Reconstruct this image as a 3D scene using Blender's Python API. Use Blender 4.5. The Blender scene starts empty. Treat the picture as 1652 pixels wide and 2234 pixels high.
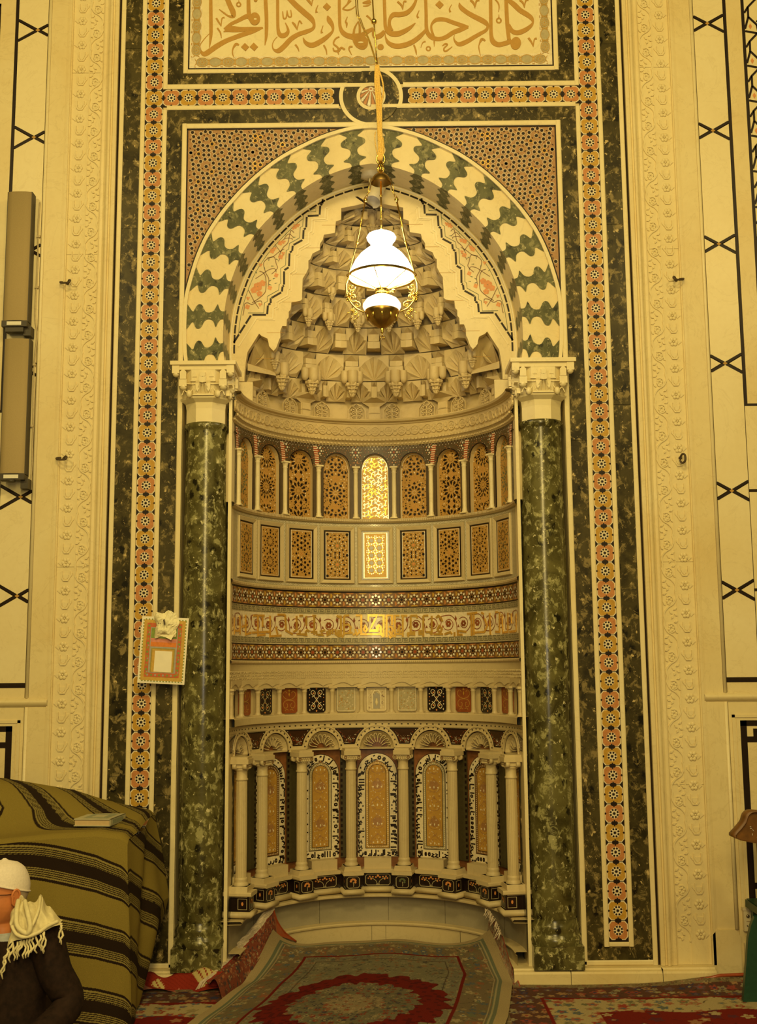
import bpy, bmesh, math, random
import numpy as np
from mathutils import Vector, Matrix
random.seed(7)
SC = bpy.context.scene
COL = SC.collection
pi = math.pi
sin, cos, rad = math.sin, math.cos, math.radians

# ------------------------------------------------------------------ camera, world, lights, exposure
CAM_POS = Vector((0.0456, -6.114, 1.6)); PITCH, YAW, ROLL, FPX = 0.13974, -0.003574, -0.0081, 2453.3
_f = Vector((sin(YAW)*cos(PITCH), cos(YAW)*cos(PITCH), sin(PITCH)))
_r = Vector((cos(YAW), -sin(YAW), 0)); _u = _r.cross(_f)
_r2 = cos(ROLL)*_r + sin(ROLL)*_u; _u2 = -sin(ROLL)*_r + cos(ROLL)*_u
cam_data = bpy.data.cameras.new('camera'); cam = bpy.data.objects.new('camera', cam_data); COL.objects.link(cam)
M = Matrix.Identity(4)
for i in range(3):
    M[i][0] = _r2[i]; M[i][1] = _u2[i]; M[i][2] = -_f[i]; M[i][3] = CAM_POS[i]
cam.matrix_world = M
cam_data.sensor_fit = 'VERTICAL'; cam_data.sensor_height = 36.0; cam_data.lens = FPX/2234.0*36.0
cam_data.clip_start = 0.05; cam_data.clip_end = 100
SC.camera = cam
SC.view_settings.view_transform = 'Standard'; SC.view_settings.look = 'None'
SC.view_settings.gamma = 1.0; SC.view_settings.use_curve_mapping = False
SC.view_settings.exposure = -0.24
W = bpy.data.worlds.new('hall_world'); SC.world = W; W.use_nodes = True
W.node_tree.nodes['Background'].inputs[0].default_value = (1.0, 0.74, 0.24, 1)
W.node_tree.nodes['Background'].inputs[1].default_value = 0.09

def area_light(name, loc, target, size, power, color):
    d = bpy.data.lights.new(name, 'AREA'); d.shape = 'RECTANGLE'; d.size = size[0]; d.size_y = size[1]
    d.energy = power; d.color = color
    o = bpy.data.objects.new(name, d); COL.objects.link(o); o.location = loc
    o.rotation_euler = (Vector(target)-Vector(loc)).to_track_quat('-Z', 'Y').to_euler()
    return o
WARM = (1.0, 0.75, 0.27)
area_light('hall_chandelier_light', (0.0, -7.0, 3.7), (0, 0, 2.9), (0.55, 2.6), 190, WARM)
area_light('hall_chandelier_light', (0.0, -5.6, 6.4), (0, 0, 3.2), (1.6, 0.8), 170, WARM)
area_light('hall_chandelier_light', (-4.0, -6.5, 6.2), (0, 0, 3.0), (0.8, 0.8), 120, WARM)
area_light('hall_chandelier_light', (4.0, -6.5, 6.2), (0, 0, 3.0), (0.8, 0.8), 120, WARM)
# small flash of the camera, beside the lens
area_light('camera_flash_light', (0.10, -6.18, 1.68), (0, 0, 1.9), (0.05, 0.03), 15, (1.0, 0.93, 0.82))

# ------------------------------------------------------------------ materials
MATS = {}
def _new(name):
    m = bpy.data.materials.new(name); m.use_nodes = True
    nt = m.node_tree; b = nt.nodes['Principled BSDF']; MATS[name] = m
    return m, nt, b
def _obj(nt):
    t = nt.nodes.new('ShaderNodeTexCoord'); return t.outputs['Object']
def _noise(nt, vec, scale, detail=4, rough=.55, dist=0.0):
    n = nt.nodes.new('ShaderNodeTexNoise'); n.inputs['Scale'].default_value = scale
    n.inputs['Detail'].default_value = detail; n.inputs['Roughness'].default_value = rough
    n.inputs['Distortion'].default_value = dist
    nt.links.new(vec, n.inputs['Vector']); return n
def _ramp(nt, fac, stops, interp='LINEAR'):
    r = nt.nodes.new('ShaderNodeValToRGB'); r.color_ramp.interpolation = interp
    e = r.color_ramp.elements
    while len(e) < len(stops): e.new(.5)
    for k, (p, c) in enumerate(stops):
        e[k].position = p; e[k].color = (*c, 1)
    nt.links.new(fac, r.inputs['Fac']); return r
def _mix(nt, fac, a, b, mode='MIX'):
    m = nt.nodes.new('ShaderNodeMix'); m.data_type = 'RGBA'; m.blend_type = mode
    for s, v in ((0, fac), (6, a), (7, b)):
        if isinstance(v, (int, float)): m.inputs[s].default_value = v
        elif isinstance(v, tuple): m.inputs[s].default_value = (*v, 1)
        else: nt.links.new(v, m.inputs[s])
    return m.outputs[2]
def _bump(nt, b, h, strength=.2, dist=.01):
    n = nt.nodes.new('ShaderNodeBump'); n.inputs['Strength'].default_value = strength
    n.inputs['Distance'].default_value = dist
    nt.links.new(h, n.inputs['Height']); nt.links.new(n.outputs[0], b.inputs['Normal'])
def world_vec(nt):
    g = nt.nodes.new('ShaderNodeNewGeometry'); return g.outputs['Position']

def marble(name, base, vein, stain, rough=.35, scale=1.0, bump=.0, spec=.5):
    m, nt, b = _new(name); v = world_vec(nt)
    n1 = _noise(nt, v, 1.3*scale, 6, .6, .6); n2 = _noise(nt, v, 3.2*scale, 5, .6, 1.6); n3 = _noise(nt, v, 38*scale, 3, .6)
    c = _ramp(nt, n1.outputs[0], [(.35, base), (.72, stain)])
    vr = _ramp(nt, n2.outputs[0], [(.485, (0, 0, 0)), (.5, (1, 1, 1)), (.515, (0, 0, 0))])
    mm = nt.nodes.new('ShaderNodeMath'); mm.operation = 'MULTIPLY'; mm.inputs[1].default_value = .28
    nt.links.new(vr.outputs[0], mm.inputs[0])
    c2 = _mix(nt, mm.outputs[0], c.outputs[0], vein)
    c3 = _mix(nt, .10, c2, _ramp(nt, n3.outputs[0], [(.3, vein), (.6, base)]).outputs[0])
    nt.links.new(c3, b.inputs['Base Color']); b.inputs['Roughness'].default_value = rough
    b.inputs['Specular IOR Level'].default_value = spec
    if bump: _bump(nt, b, n3.outputs[0], bump, .004)
    return m
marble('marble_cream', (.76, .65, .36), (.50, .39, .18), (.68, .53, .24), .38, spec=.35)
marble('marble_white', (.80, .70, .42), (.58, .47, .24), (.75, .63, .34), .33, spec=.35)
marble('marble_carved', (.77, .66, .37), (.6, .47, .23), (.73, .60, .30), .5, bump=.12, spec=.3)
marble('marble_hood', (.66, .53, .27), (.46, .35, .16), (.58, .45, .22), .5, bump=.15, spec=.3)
marble('marble_grey', (.36, .32, .22), (.26, .23, .15), (.30, .27, .18), .4, 2.5)
marble('marble_small', (.62, .51, .27), (.42, .33, .17), (.55, .44, .24), .45, bump=.1, spec=.35)

def breccia(name, dark, mid, light, pale, rough, scale, amount, spec=.25, clast=.20):
    m, nt, b = _new(name); v = world_vec(nt)
    mp = nt.nodes.new('ShaderNodeMapping'); mp.inputs['Scale'].default_value = (1, 1, .8)
    mp.inputs['Rotation'].default_value = (0, rad(28), 0)
    nt.links.new(v, mp.inputs[0])
    n0 = _noise(nt, mp.outputs[0], 5*scale, 6, .65, .8)
    n1 = _noise(nt, mp.outputs[0], 17*scale, 8, .72, .5)
    n2 = _noise(nt, mp.outputs[0], 34*scale, 4, .6, .4)
    vo = nt.nodes.new('ShaderNodeTexVoronoi'); vo.inputs['Scale'].default_value = 15*scale
    va = nt.nodes.new('ShaderNodeVectorMath'); va.operation = 'ADD'
    sc = nt.nodes.new('ShaderNodeVectorMath'); sc.operation = 'SCALE'; sc.inputs['Scale'].default_value = .09/scale
    nt.links.new(n1.outputs[1], sc.inputs[0]); nt.links.new(mp.outputs[0], va.inputs[0]); nt.links.new(sc.outputs[0], va.inputs[1])
    nt.links.new(va.outputs[0], vo.inputs['Vector'])
    c = _ramp(nt, n0.outputs[0], [(.38, dark), (.62, mid)])
    sep = nt.nodes.new('ShaderNodeSeparateColor'); nt.links.new(vo.outputs['Color'], sep.inputs[0])
    blob = _ramp(nt, sep.outputs[0], [(0, (1, 1, 1)), (clast, (1, 1, 1)), (clast+.03, (0, 0, 0))])
    core = _ramp(nt, vo.outputs['Distance'], [(.26, (1, 1, 1)), (.42, (0, 0, 0))])
    bl = _mix(nt, 1.0, blob.outputs[0], core.outputs[0], 'MULTIPLY')
    c = _mix(nt, bl, c.outputs[0], tuple(x*.32 for x in dark))
    fl = _ramp(nt, n1.outputs[0], [(.52, (0, 0, 0)), (.60, (1, 1, 1))])
    f2 = _mix(nt, amount, (0, 0, 0), fl.outputs[0])
    c = _mix(nt, f2, c, light)
    sp = _ramp(nt, n2.outputs[0], [(.635, (0, 0, 0)), (.67, (1, 1, 1))])
    f3 = _mix(nt, min(1, amount), (0, 0, 0), sp.outputs[0])
    c = _mix(nt, f3, c, pale)
    nt.links.new(c, b.inputs['Base Color']); b.inputs['Roughness'].default_value = rough
    b.inputs['Specular IOR Level'].default_value = spec
breccia('green_marble', (.022, .017, .005), (.070, .056, .018), (.26, .20, .08), (.60, .46, .21), .33, 1.2, .85)
breccia('green_voussoir', (.055, .058, .020), (.12, .12, .048), (.27, .25, .115), (.62, .54, .30), .38, 1.6, .8)
breccia('green_column', (.045, .038, .010), (.14, .125, .040), (.36, .34, .15), (.66, .60, .34), .23, 1.35, .95, .5, .34)

def plain(name, col, rough=.5, metal=0, spec=.5, var=.12, scale=60, emit=None, estr=0, bump=0):
    m, nt, b = _new(name); v = world_vec(nt); n = _noise(nt, v, scale, 3)
    c = _ramp(nt, n.outputs[0], [(.3, tuple(x*(1-var) for x in col)), (.7, tuple(min(1, x*(1+var)) for x in col))])
    nt.links.new(c.outputs[0], b.inputs['Base Color'])
    b.inputs['Roughness'].default_value = rough; b.inputs['Metallic'].default_value = metal
    b.inputs['Specular IOR Level'].default_value = spec
    if bump: _bump(nt, b, n.outputs[0], bump, .003)
    if emit:
        b.inputs['Emission Color'].default_value = (*emit, 1); b.inputs['Emission Strength'].default_value = estr
    return m
plain('black_stone', (.016, .008, .004), .42, spec=.25)
plain('dark_groove', (.03, .018, .008), .6, spec=.1)
plain('tile_orange', (.50, .21, .065), .3)
plain('tile_ochre', (.50, .285, .035), .3)
plain('spandrel_dark', (.085, .055, .022), .4)
plain('tile_red', (.36, .07, .02), .3)
plain('pearl', (.80, .76, .60), .16, spec=.9, var=.2)
plain('tile_white', (.78, .68, .46), .2, spec=.7)
plain('tan_inlay', (.47, .265, .06), .55, spec=.2, var=.06)
plain('gold_script', (.48, .27, .05), .6, spec=.2, var=.06)
plain('gold', (.80, .50, .10), .32, metal=.65)
plain('gold_dull', (.50, .30, .06), .42, metal=.25)
plain('brass', (.80, .55, .14), .22, metal=1)
plain('brass_dark', (.42, .27, .08), .35, metal=1)
plain('brass_cloth', (.78, .50, .10), .75, var=.3)
plain('mosaic_ground', (.36, .185, .06), .45)
plain('mosaic_brown', (.20, .10, .03), .4)
plain('dark_bead', (.045, .018, .008), .2)
plain('tawny_dark', (.24, .095, .03), .35, var=.3, scale=20)
plain('dark_olive', (.06, .05, .02), .4)
plain('green_inlay', (.10, .12, .05), .4)
plain('orange_inlay', (.66, .26, .07), .45)
plain('tawny_marble', (.42, .24, .075), .3, var=.35, scale=22)
plain('red_marble', (.26, .07, .018), .3, var=.3, scale=20)
plain('black_panel', (.018, .010, .007), .16, spec=.6)
plain('meander_ground', (.42, .36, .2), .4)
plain('meander_line', (.10, .09, .045), .4)
plain('speaker_cloth', (.38, .29, .14), .8, spec=.2, var=.06, scale=300)
plain('speaker_black', (.05, .04, .025), .5)
plain('label_white', (.75, .72, .60), .5, var=.02)
plain('paper', (.86, .80, .62), .75, spec=.2, var=.04, scale=20)
plain('tissue', (.87, .80, .50), .8, spec=.15, var=.05, scale=25, bump=.4)
plain('paper_red', (.52, .12, .03), .6); plain('paper_green', (.20, .28, .04), .6)
plain('paper_gold', (.56, .34, .05), .6); plain('paper_pink', (.66, .24, .16), .6)
plain('paper_orange', (.68, .20, .02), .6); plain('paper_grey', (.36, .34, .28), .6); plain('paper_olive', (.33, .25, .03), .6)
plain('hook_dark', (.07, .045, .02), .6)
plain('plastic_cream', (.72, .62, .38), .45, var=.03)
plain('plastic_blue', (.20, .25, .26), .3); plain('plastic_red', (.45, .05, .04), .4); plain('screw_metal', (.25, .2, .12), .4, metal=.8)
plain('green_plastic', (.012, .055, .03), .4)
plain('leather_brown', (.15, .062, .008), .45, var=.25, scale=30)
plain('book_cover', (.47, .45, .29), .45, var=.1, scale=30); plain('book_pages', (.58, .42, .21), .7, var=.05); plain('book_green', (.27, .30, .20), .5)
plain('skin', (.62, .22, .07), .5, var=.08, scale=25)
plain('knit_white', (.80, .72, .60), .9, spec=.1, var=.06, scale=120, bump=.5)
plain('scarf_cream', (.74, .66, .38), .9, spec=.1, var=.06, scale=90, bump=.3)
plain('jacket_dark', (.020, .010, .006), .85, spec=.2, var=.4, scale=40)
plain('shirt_blue', (.42, .44, .42), .8); plain('tie_navy', (.02, .02, .05), .6)
plain('hair_grey', (.45, .36, .25), .9); plain('glass_frame', (.06, .02, .008), .3); plain('eye_white', (.7, .62, .5), .3)
plain('fringe_white', (.62, .52, .38), .9, var=.15)
plain('rope_gold', (.80, .50, .12), .7, var=.35, scale=200)
plain('spot_white', (.62, .54, .36), .5, var=.03)
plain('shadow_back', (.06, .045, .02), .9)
plain('cable_white', (.55, .45, .25), .6)

def lamp_glass(name, col, strength):
    m, nt, b = _new(name)
    b.inputs['Base Color'].default_value = (.9, .85, .75, 1); b.inputs['Roughness'].default_value = .25
    b.inputs['Emission Color'].default_value = (*col, 1); b.inputs['Emission Strength'].default_value = strength
lamp_glass('opal_shade', (1.0, .93, .80), 6.0)
lamp_glass('opal_inner', (1.0, .90, .72), 9.0)
lamp_glass('opal_font', (1.0, .86, .55), 2.2)

def vcol(name, rough=.9, bump=.4, scale=260, spec=.15):
    m, nt, b = _new(name)
    a = nt.nodes.new('ShaderNodeAttribute'); a.attribute_name = 'Col'
    v = world_vec(nt); n = _noise(nt, v, scale, 2)
    c = _mix(nt, .35, a.outputs['Color'], _ramp(nt, n.outputs[0], [(.3, (.25, .25, .25)), (.7, (1, 1, 1))]).outputs[0], 'MULTIPLY')
    nt.links.new(c, b.inputs['Base Color']); b.inputs['Roughness'].default_value = rough
    b.inputs['Specular IOR Level'].default_value = spec
    _bump(nt, b, n.outputs[0], bump, .003)
vcol('carpet_pile'); vcol('woven_blanket', .9, .3, 420)

# ------------------------------------------------------------------ mesh builder
class MB:
    def __init__(s): s.v = []; s.f = []; s.m = []; s.sm = []; s.k = 0
    def face(s, idx, m=0, smooth=False): s.f.append(tuple(idx)); s.m.append(m); s.sm.append(smooth)
    def add(s, vs, fs, m=0, smooth=False):
        b = len(s.v); s.v += [tuple(p) for p in vs]
        for f in fs: s.face([b+i for i in f], m, smooth)
    def box(s, x0, x1, y0, y1, z0, z1, m=0):
        vs = [(x0,y0,z0),(x1,y0,z0),(x1,y1,z0),(x0,y1,z0),(x0,y0,z1),(x1,y0,z1),(x1,y1,z1),(x0,y1,z1)]
        s.add(vs, [(0,3,2,1),(4,5,6,7),(0,1,5,4),(1,2,6,5),(2,3,7,6),(3,0,4,7)], m)
    def prism(s, pts, y0, y1, m=0, back=False, side_m=None):      # pts in XZ, front at y0 (towards viewer)
        n = len(pts); a = 0.0
        for i in range(n):
            x1, z1 = pts[i]; x2, z2 = pts[(i+1) % n]; a += x1*z2-x2*z1
        if a < 0: pts = pts[::-1]
        b = len(s.v); s.v += [(p[0], y0, p[1]) for p in pts] + [(p[0], y1, p[1]) for p in pts]
        s.face([b+i for i in range(n)], m)
        if back: s.face([b+n+i for i in reversed(range(n))], m)
        for i in range(n):
            j = (i+1) % n; s.face((b+j, b+i, b+n+i, b+n+j), m if side_m is None else side_m)
    def flat(s, pts, y, m=0):
        s.k += 1; y -= (s.k % 29)*9e-6
        n = len(pts); a = sum(pts[i][0]*pts[(i+1) % n][1]-pts[(i+1) % n][0]*pts[i][1] for i in range(n))
        if a < 0: pts = pts[::-1]
        b = len(s.v); s.v += [(p[0], y, p[1]) for p in pts]; s.face(range(b, b+n), m)
    def disc(s, cx, cz, r, y, m=0, n=8, rot=0, sx=1, sz=1, star=None):
        pts = []
        N = n*2 if star else n
        for i in range(N):
            a = rot+2*pi*i/N; q = r*(star if (star and i % 2) else 1)
            pts.append((cx+q*cos(a)*sx, cz+q*sin(a)*sz))
        s.flat(pts, y, m)
    def ring(s, cx, cz, r0, r1, y, m=0, n=32, a0=0, a1=2*pi, depth=None):
        for i in range(n):
            a = a0+(a1-a0)*i/n; b_ = a0+(a1-a0)*(i+1)/n
            P = [(cx+r0*cos(a), cz+r0*sin(a)), (cx+r1*cos(a), cz+r1*sin(a)), (cx+r1*cos(b_), cz+r1*sin(b_)), (cx+r0*cos(b_), cz+r0*sin(b_))]
            if depth is None: s.flat(P, y, m)
            else: s.prism(P, y, y+depth, m)
    def ribbon(s, path, y, m=0, depth=None, w=None, closed=False):      # path of (x,z[,w])
        n = len(path); L = []; R = []
        for i in range(n):
            p = path[i]
            a = path[i-1] if (i > 0 or closed) else path[i]; b = path[(i+1) % n] if (i < n-1 or closed) else path[i]
            dx, dz = b[0]-a[0], b[1]-a[1]; l = math.hypot(dx, dz) or 1
            k = 1.0
            if i > 0 and i < n-1 or closed:
                d1 = (p[0]-a[0], p[1]-a[1]); d2 = (b[0]-p[0], b[1]-p[1])
                l1 = math.hypot(*d1) or 1; l2 = math.hypot(*d2) or 1
                c = (d1[0]*d2[0]+d1[1]*d2[1])/l1/l2
                k = 1/max(.55, math.sqrt(max(0, (1+c)/2)))
            h = (w if w is not None else p[2])/2*k
            nx, nz = -dz/l*h, dx/l*h
            L.append((p[0]+nx, p[1]+nz)); R.append((p[0]-nx, p[1]-nz))
        for i in range(n if closed else n-1):
            j = (i+1) % n
            P = [L[i], R[i], R[j], L[j]]
            if depth is None: s.flat(P, y, m)
            else: s.prism(P, y, y+depth, m)
    def lathe(s, prof, n=24, c=(0, 0, 0), m=0, smooth=True, a0=0, a1=2*pi, sx=1, sy=1, cap=False):
        full = abs(a1-a0-2*pi) < 1e-6; k = n if full else n+1; b = len(s.v)
        for (r, z) in prof:
            for i in range(k):
                a = a0+(a1-a0)*i/n
                s.v.append((c[0]+r*cos(a)*sx, c[1]+r*sin(a)*sy, c[2]+z))
        for j in range(len(prof)-1):
            for i in range(n):
                i2 = (i+1) % k
                s.face((b+j*k+i, b+j*k+i2, b+(j+1)*k+i2, b+(j+1)*k+i), m, smooth)
        if cap and full:
            s.face([b+i for i in reversed(range(k))], m); s.face([b+(len(prof)-1)*k+i for i in range(k)], m)
    def tube(s, path, r, n=8, m=0, closed=False, caps=True):
        P = [Vector(p[:3]) for p in path]; N = len(P); b = len(s.v)
        up = Vector((0, 0, 1)); prev = None
        for i in range(N):
            t = (P[(i+1) % N]-P[i-1]) if closed else (P[min(i+1, N-1)]-P[max(i-1, 0)])
            t = t.normalized() if t.length > 1e-9 else Vector((0, 0, 1))
            if prev is None:
                a = t.cross(up if abs(t.z) < .9 else Vector((1, 0, 0))).normalized()
            else:
                a = (prev-t*prev.dot(t)); a = a.normalized() if a.length > 1e-6 else t.orthogonal().normalized()
            prev = a; c = t.cross(a)
            rr = r[i] if isinstance(r, (list, tuple)) else r
            for k in range(n):
                an = 2*pi*k/n; s.v.append(tuple(P[i]+(a*cos(an)+c*sin(an))*rr))
        for i in range(N if closed else N-1):
            j = (i+1) % N
            for k in range(n):
                s.face((b+i*n+k, b+i*n+(k+1) % n, b+j*n+(k+1) % n, b+j*n+k), m, True)
        if caps and not closed:
            s.face([b+k for k in reversed(range(n))], m); s.face([b+(N-1)*n+k for k in range(n)], m)
    def sphere(s, c, r, m=0, n=12, k=8, sc=(1, 1, 1)):
        prof = [(max(1e-5, r*sin(pi*j/k)), -r*cos(pi*j/k)) for j in range(k+1)]
        b = len(s.v); s.lathe(prof, n, (0, 0, 0), m)
        for i in range(b, len(s.v)):
            v = s.v[i]; s.v[i] = (c[0]+v[0]*sc[0], c[1]+v[1]*sc[1], c[2]+v[2]*sc[2])
    def xform(s, fn, start=0):
        for i in range(start, len(s.v)): s.v[i] = tuple(fn(*s.v[i]))
    def mesh(s, name, mats):
        me = bpy.data.meshes.new(name); me.from_pydata(s.v, [], s.f)
        for q in mats: me.materials.append(MATS[q])
        me.polygons.foreach_set('material_index', s.m); me.polygons.foreach_set('use_smooth', s.sm)
        me.update(); return me
    def build(s, name, mats, parent=None, **kw):
        if isinstance(mats, str): mats = [mats]
        return put(name, s.mesh(name, mats), parent, **kw)

def put(name, me, parent=None, loc=(0, 0, 0), rz=0, rot=None, label=None, cat=None, group=None, kind=None, scale=None):
    o = bpy.data.objects.new(name, me); COL.objects.link(o)
    o.location = loc; o.rotation_euler = rot if rot else (0, 0, rz)
    if scale: o.scale = scale
    if parent: o.parent = parent
    tag(o, label, cat, group, kind); return o
def tag(o, label=None, cat=None, group=None, kind=None):
    if label: o['label'] = label
    if cat: o['category'] = cat
    if group: o['group'] = group
    if kind: o['kind'] = kind
    return o
def empty(name, label=None, cat=None, loc=(0, 0, 0), rz=0, group=None, kind=None):
    o = bpy.data.objects.new(name, None); COL.objects.link(o); o.location = loc; o.rotation_euler = (0, 0, rz)
    o.empty_display_size = .05; return tag(o, label, cat, group, kind)
def U(px, py, Y=0.0):                       # a pixel of the photograph -> the point of the plane y=Y it shows
    d = _f + _r2*((px-826)/FPX) - _u2*((py-1117)/FPX); t = (Y-CAM_POS.y)/d.y
    return CAM_POS + d*t
def UX(px, py, Y=0.0):
    p = U(px, py, Y); return (p.x, p.z)
def mirror(pts): return [(-p[0],)+tuple(p[1:]) for p in pts]
def smooth_path(pts, n=6, closed=False):     # Catmull-Rom through tuples of any length
    out = []; N = len(pts)
    for i in range(N if closed else N-1):
        g = lambda k: pts[k % N] if closed else pts[min(max(k, 0), N-1)]
        p0, p1, p2, p3 = g(i-1), g(i), g(i+1), g(i+2)
        for j in range(n):
            t = j/n
            out.append(tuple(.5*((2*b)+(-a+c)*t+(2*a-5*b+4*c-d)*t*t+(-a+3*b-3*c+d)*t**3) for a, b, c, d in zip(p0, p1, p2, p3)))
    if not closed: out.append(tuple(pts[-1]))
    return out
# ------------------------------------------------------------------ setting: floor, wall
floor = MB(); floor.box(-4.2, 4.2, -4.6, 1.3, -.12, 0); floor.build('floor', 'marble_grey', kind='structure')
TOP = 6.1
RN = .79
wall = MB()
for s in (-1, 1):
    a, b = sorted((s*1.456, s*4.2)); wall.box(a, b, .004, .9, 0, TOP)
    a, b = sorted((s*1.062, s*1.46)); wall.box(a, b, .010, .9, 0, TOP)
wall.box(-1.07, 1.07, .010, .9, 4.716, TOP)
wall_back = wall.build('wall_back', ['marble_cream'], kind='structure')
back = MB()                                   # unseen shell added round the niche to stop light leaks
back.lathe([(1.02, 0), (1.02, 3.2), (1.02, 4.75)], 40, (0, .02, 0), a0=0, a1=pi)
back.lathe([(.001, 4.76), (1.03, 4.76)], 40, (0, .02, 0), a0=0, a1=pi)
back.build('light_leak_shell', ['shadow_back'], kind='structure')

# outer wall fields: slabs, black strips, lozenge crosses -----------------------------------
CZ = [5.32, 4.657, 3.976, 3.28, 2.56, 2.015]
for s in (-1, 1):
    side = 'left' if s < 0 else 'right'
    xc = 1.965 if s > 0 else 1.945
    zs = [TOP] + CZ + [1.535]
    fld = MB(); fld.box(*sorted((s*1.885, s*2.72)), -.002, .003, 1.535, TOP); fld.build('field_ground', 'dark_groove', wall_back)
    # cream slabs between the crosses (each a stone of its own)
    for i in range(len(zs)-1):
        zt, zb = zs[i], zs[i+1]; g = .006
        hx = .075; hz = .043
        top = [(xc-hx, zt-hz), (xc, zt-g), (xc+hx, zt-hz)] if i else [(xc-hx, zt), (xc+hx, zt)]
        bot = [(xc+hx, zb+hz), (xc, zb+g), (xc-hx, zb+hz)] if i < len(zs)-2 else [(xc+hx, zb+.012), (xc-hx, zb+.012)]
        if i == 0: top = [(xc-hx, zt), (xc+hx, zt)]
        pts = [(p[0]-xc, p[1]) for p in top+bot]
        wide = 1.0
        xl, xr = -hx, hx
        o = MB()
        far = .092 if zt > 3.1 else .092
        P = []
        for (x, z) in pts:
            if abs(x) > 1e-6: x = math.copysign(.074 if x < 0 else .092, x*1) if True else x
            P.append((x, z))
        # widen to the real field edges, sloping the cuts accordingly
        xi, xo = 1.886, 2.058
        Q = []
        for (x, z) in P:
            if abs(x) < 1e-6: Q.append((s*xc, z))
            else:
                inner = (x < 0)
                X = xi if inner else xo
                sl = .58
                d = abs(X-xc)*sl
                if i and z > (zt+zb)/2: z = zt-g-d
                elif z < (zt+zb)/2 and i < len(zs)-2: z = zb+g+d
                Q.append((s*X, z))
        o.prism(Q, -.006, .003); o.build('marble_slab', 'marble_white', wall_back)
        if i:       # side triangles of the cross above this slab
            for X in (xi, xo):
                d = abs(X-xc)*.58; sg = 1 if X > xc else -1
                T = MB(); T.prism([(s*X, zt+d-.013), (s*X, zt-d+.013), (s*(xc+sg*.024), zt)], -.006, .003); T.build('corner_piece', 'marble_white', wall_back)
            dm = MB(); dm.prism([(s*xc-.013, zt), (s*xc, zt+.010), (s*xc+.013, zt), (s*xc, zt-.010)], -.0085, .0); dm.build('lozenge', 'tan_inlay', wall_back)
            for sg in (-1, 1):
                X = xi if sg < 0 else xo; d = abs(X-xc)*.58
                for up in (-1, 1):
                    r = MB(); r.ribbon([(s*(xc+sg*.006), zt+up*.004), (s*X, zt+up*d)], -.0072, 0, .007, w=.0145); r.build('black_strip', 'black_stone', wall_back)
    st = MB(); st.box(*sorted((s*2.060, s*2.076)), -.006, .003, 3.05, TOP); st.build('black_strip', 'black_stone', wall_back)
    st = MB(); st.box(*sorted((s*2.060, s*2.7)), -.006, .003, 3.035, 3.05); st.build('black_strip', 'black_stone', wall_back)
    st = MB(); st.box(*sorted((s*1.886, s*2.7)), -.006, .003, 1.520, 1.535); st.build('black_strip', 'black_stone', wall_back)
    # marble margin, black frame and strapwork lattice of the far field
    mg = MB(); mg.box(*sorted((s*2.078, s*2.165)), -.006, .003, 3.05, TOP); mg.build('marble_slab', 'marble_cream', wall_back)
    mg = MB(); mg.box(*sorted((s*2.165, s*2.7)), -.006, .003, 3.05, 3.13); mg.box(*sorted((s*2.165, s*2.7)), -.006, .003, 5.49, TOP); mg.build('marble_slab', 'marble_cream', wall_back)
    st = MB(); st.box(*sorted((s*2.165, s*2.183)), -.007, .003, 3.13, 5.49); st.box(*sorted((s*2.165, s*2.7)), -.007, .003, 5.472, 5.49); st.box(*sorted((s*2.165, s*2.7)), -.007, .003, 3.13, 3.148)
    st.build('lattice_frame', 'black_stone', wall_back)
    mg = MB(); mg.box(*sorted((s*2.183, s*2.7)), -.004, .003, 3.148, 5.472); mg.build('lattice_ground', 'marble_white', wall_back)
    lat = MB(); lat_o = MB()
    for k in range(11):
        cz = 5.39-k*.215; cx = 2.33
        n = 10; ring_ = [(s*(cx+.13*cos(2*pi*i/n+.31)), cz+.10*sin(2*pi*i/n+.31)) for i in range(n)]
        lat.ribbon(ring_, -.0065, 0, .006, w=.012, closed=True)
        for i in range(n):
            a = 2*pi*i/n+.31; 
            p1 = (s*(cx+.13*cos(a)), cz+.10*sin(a)); p2 = (s*(cx+.23*cos(a+.35)), cz+.17*sin(a+.35))
            p2 = (s*max(2.184, abs(p2[0])), p2[1])
            lat.ribbon([p1, p2], -.0065, 0, .006, w=.012)
        lat_o.disc(s*2.215, cz-.09, .016, -.0062, 0, 4, 0, .6, 1.2)
    lat.build('lattice_strap', 'black_stone', wall_back); lat_o.build('lattice_inset', 'orange_inlay', wall_back)
    # below z 3.05 the field simply goes on in plain slabs
    zz = [3.035, 2.56, 2.015, 1.535]
    for i in range(3):
        zt, zb = zz[i], zz[i+1]
        o = MB(); o.box(*sorted((s*2.062, s*2.7)), -.006, .003, zb+(.008 if i < 2 else 0), zt-(.008 if i else 0)); o.build('marble_slab', 'marble_white', wall_back)
    lower = MB(); lower.box(*sorted((s*1.886, s*2.7)), -.006, .003, 1.465, 1.52); lower.build('marble_slab', 'marble_cream', wall_back)
    # ledge moulding
    led = MB()
    prof = [(-.004, 1.418), (-.016, 1.424), (-.030, 1.440), (-.030, 1.452), (-.020, 1.458), (-.010, 1.466), (-.004, 1.468)]
    x0, x1 = s*1.758, s*2.7
    b = len(led.v)
    for (y, z) in prof: led.v += [(x0, y, z), (x1, y, z)]
    for i in range(len(prof)-1): led.face((b+2*i, b+2*i+1, b+2*i+3, b+2*i+2), 0, True)
    led.box(*sorted((x0, x1)), -.008, .003, 1.418, 1.466)
    led.build('ledge_moulding', 'marble_cream', wall_back)
    # flat pilaster strip and bead
    pil = MB(); pil.box(*sorted((s*1.765, s*1.862)), -.010, .004, 1.466, TOP); pil.build('pilaster_strip', 'marble_cream', wall_back)
    pil = MB(); pil.box(*sorted((s*1.765, s*1.862)), -.010, .004, .25, 1.418)
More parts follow.
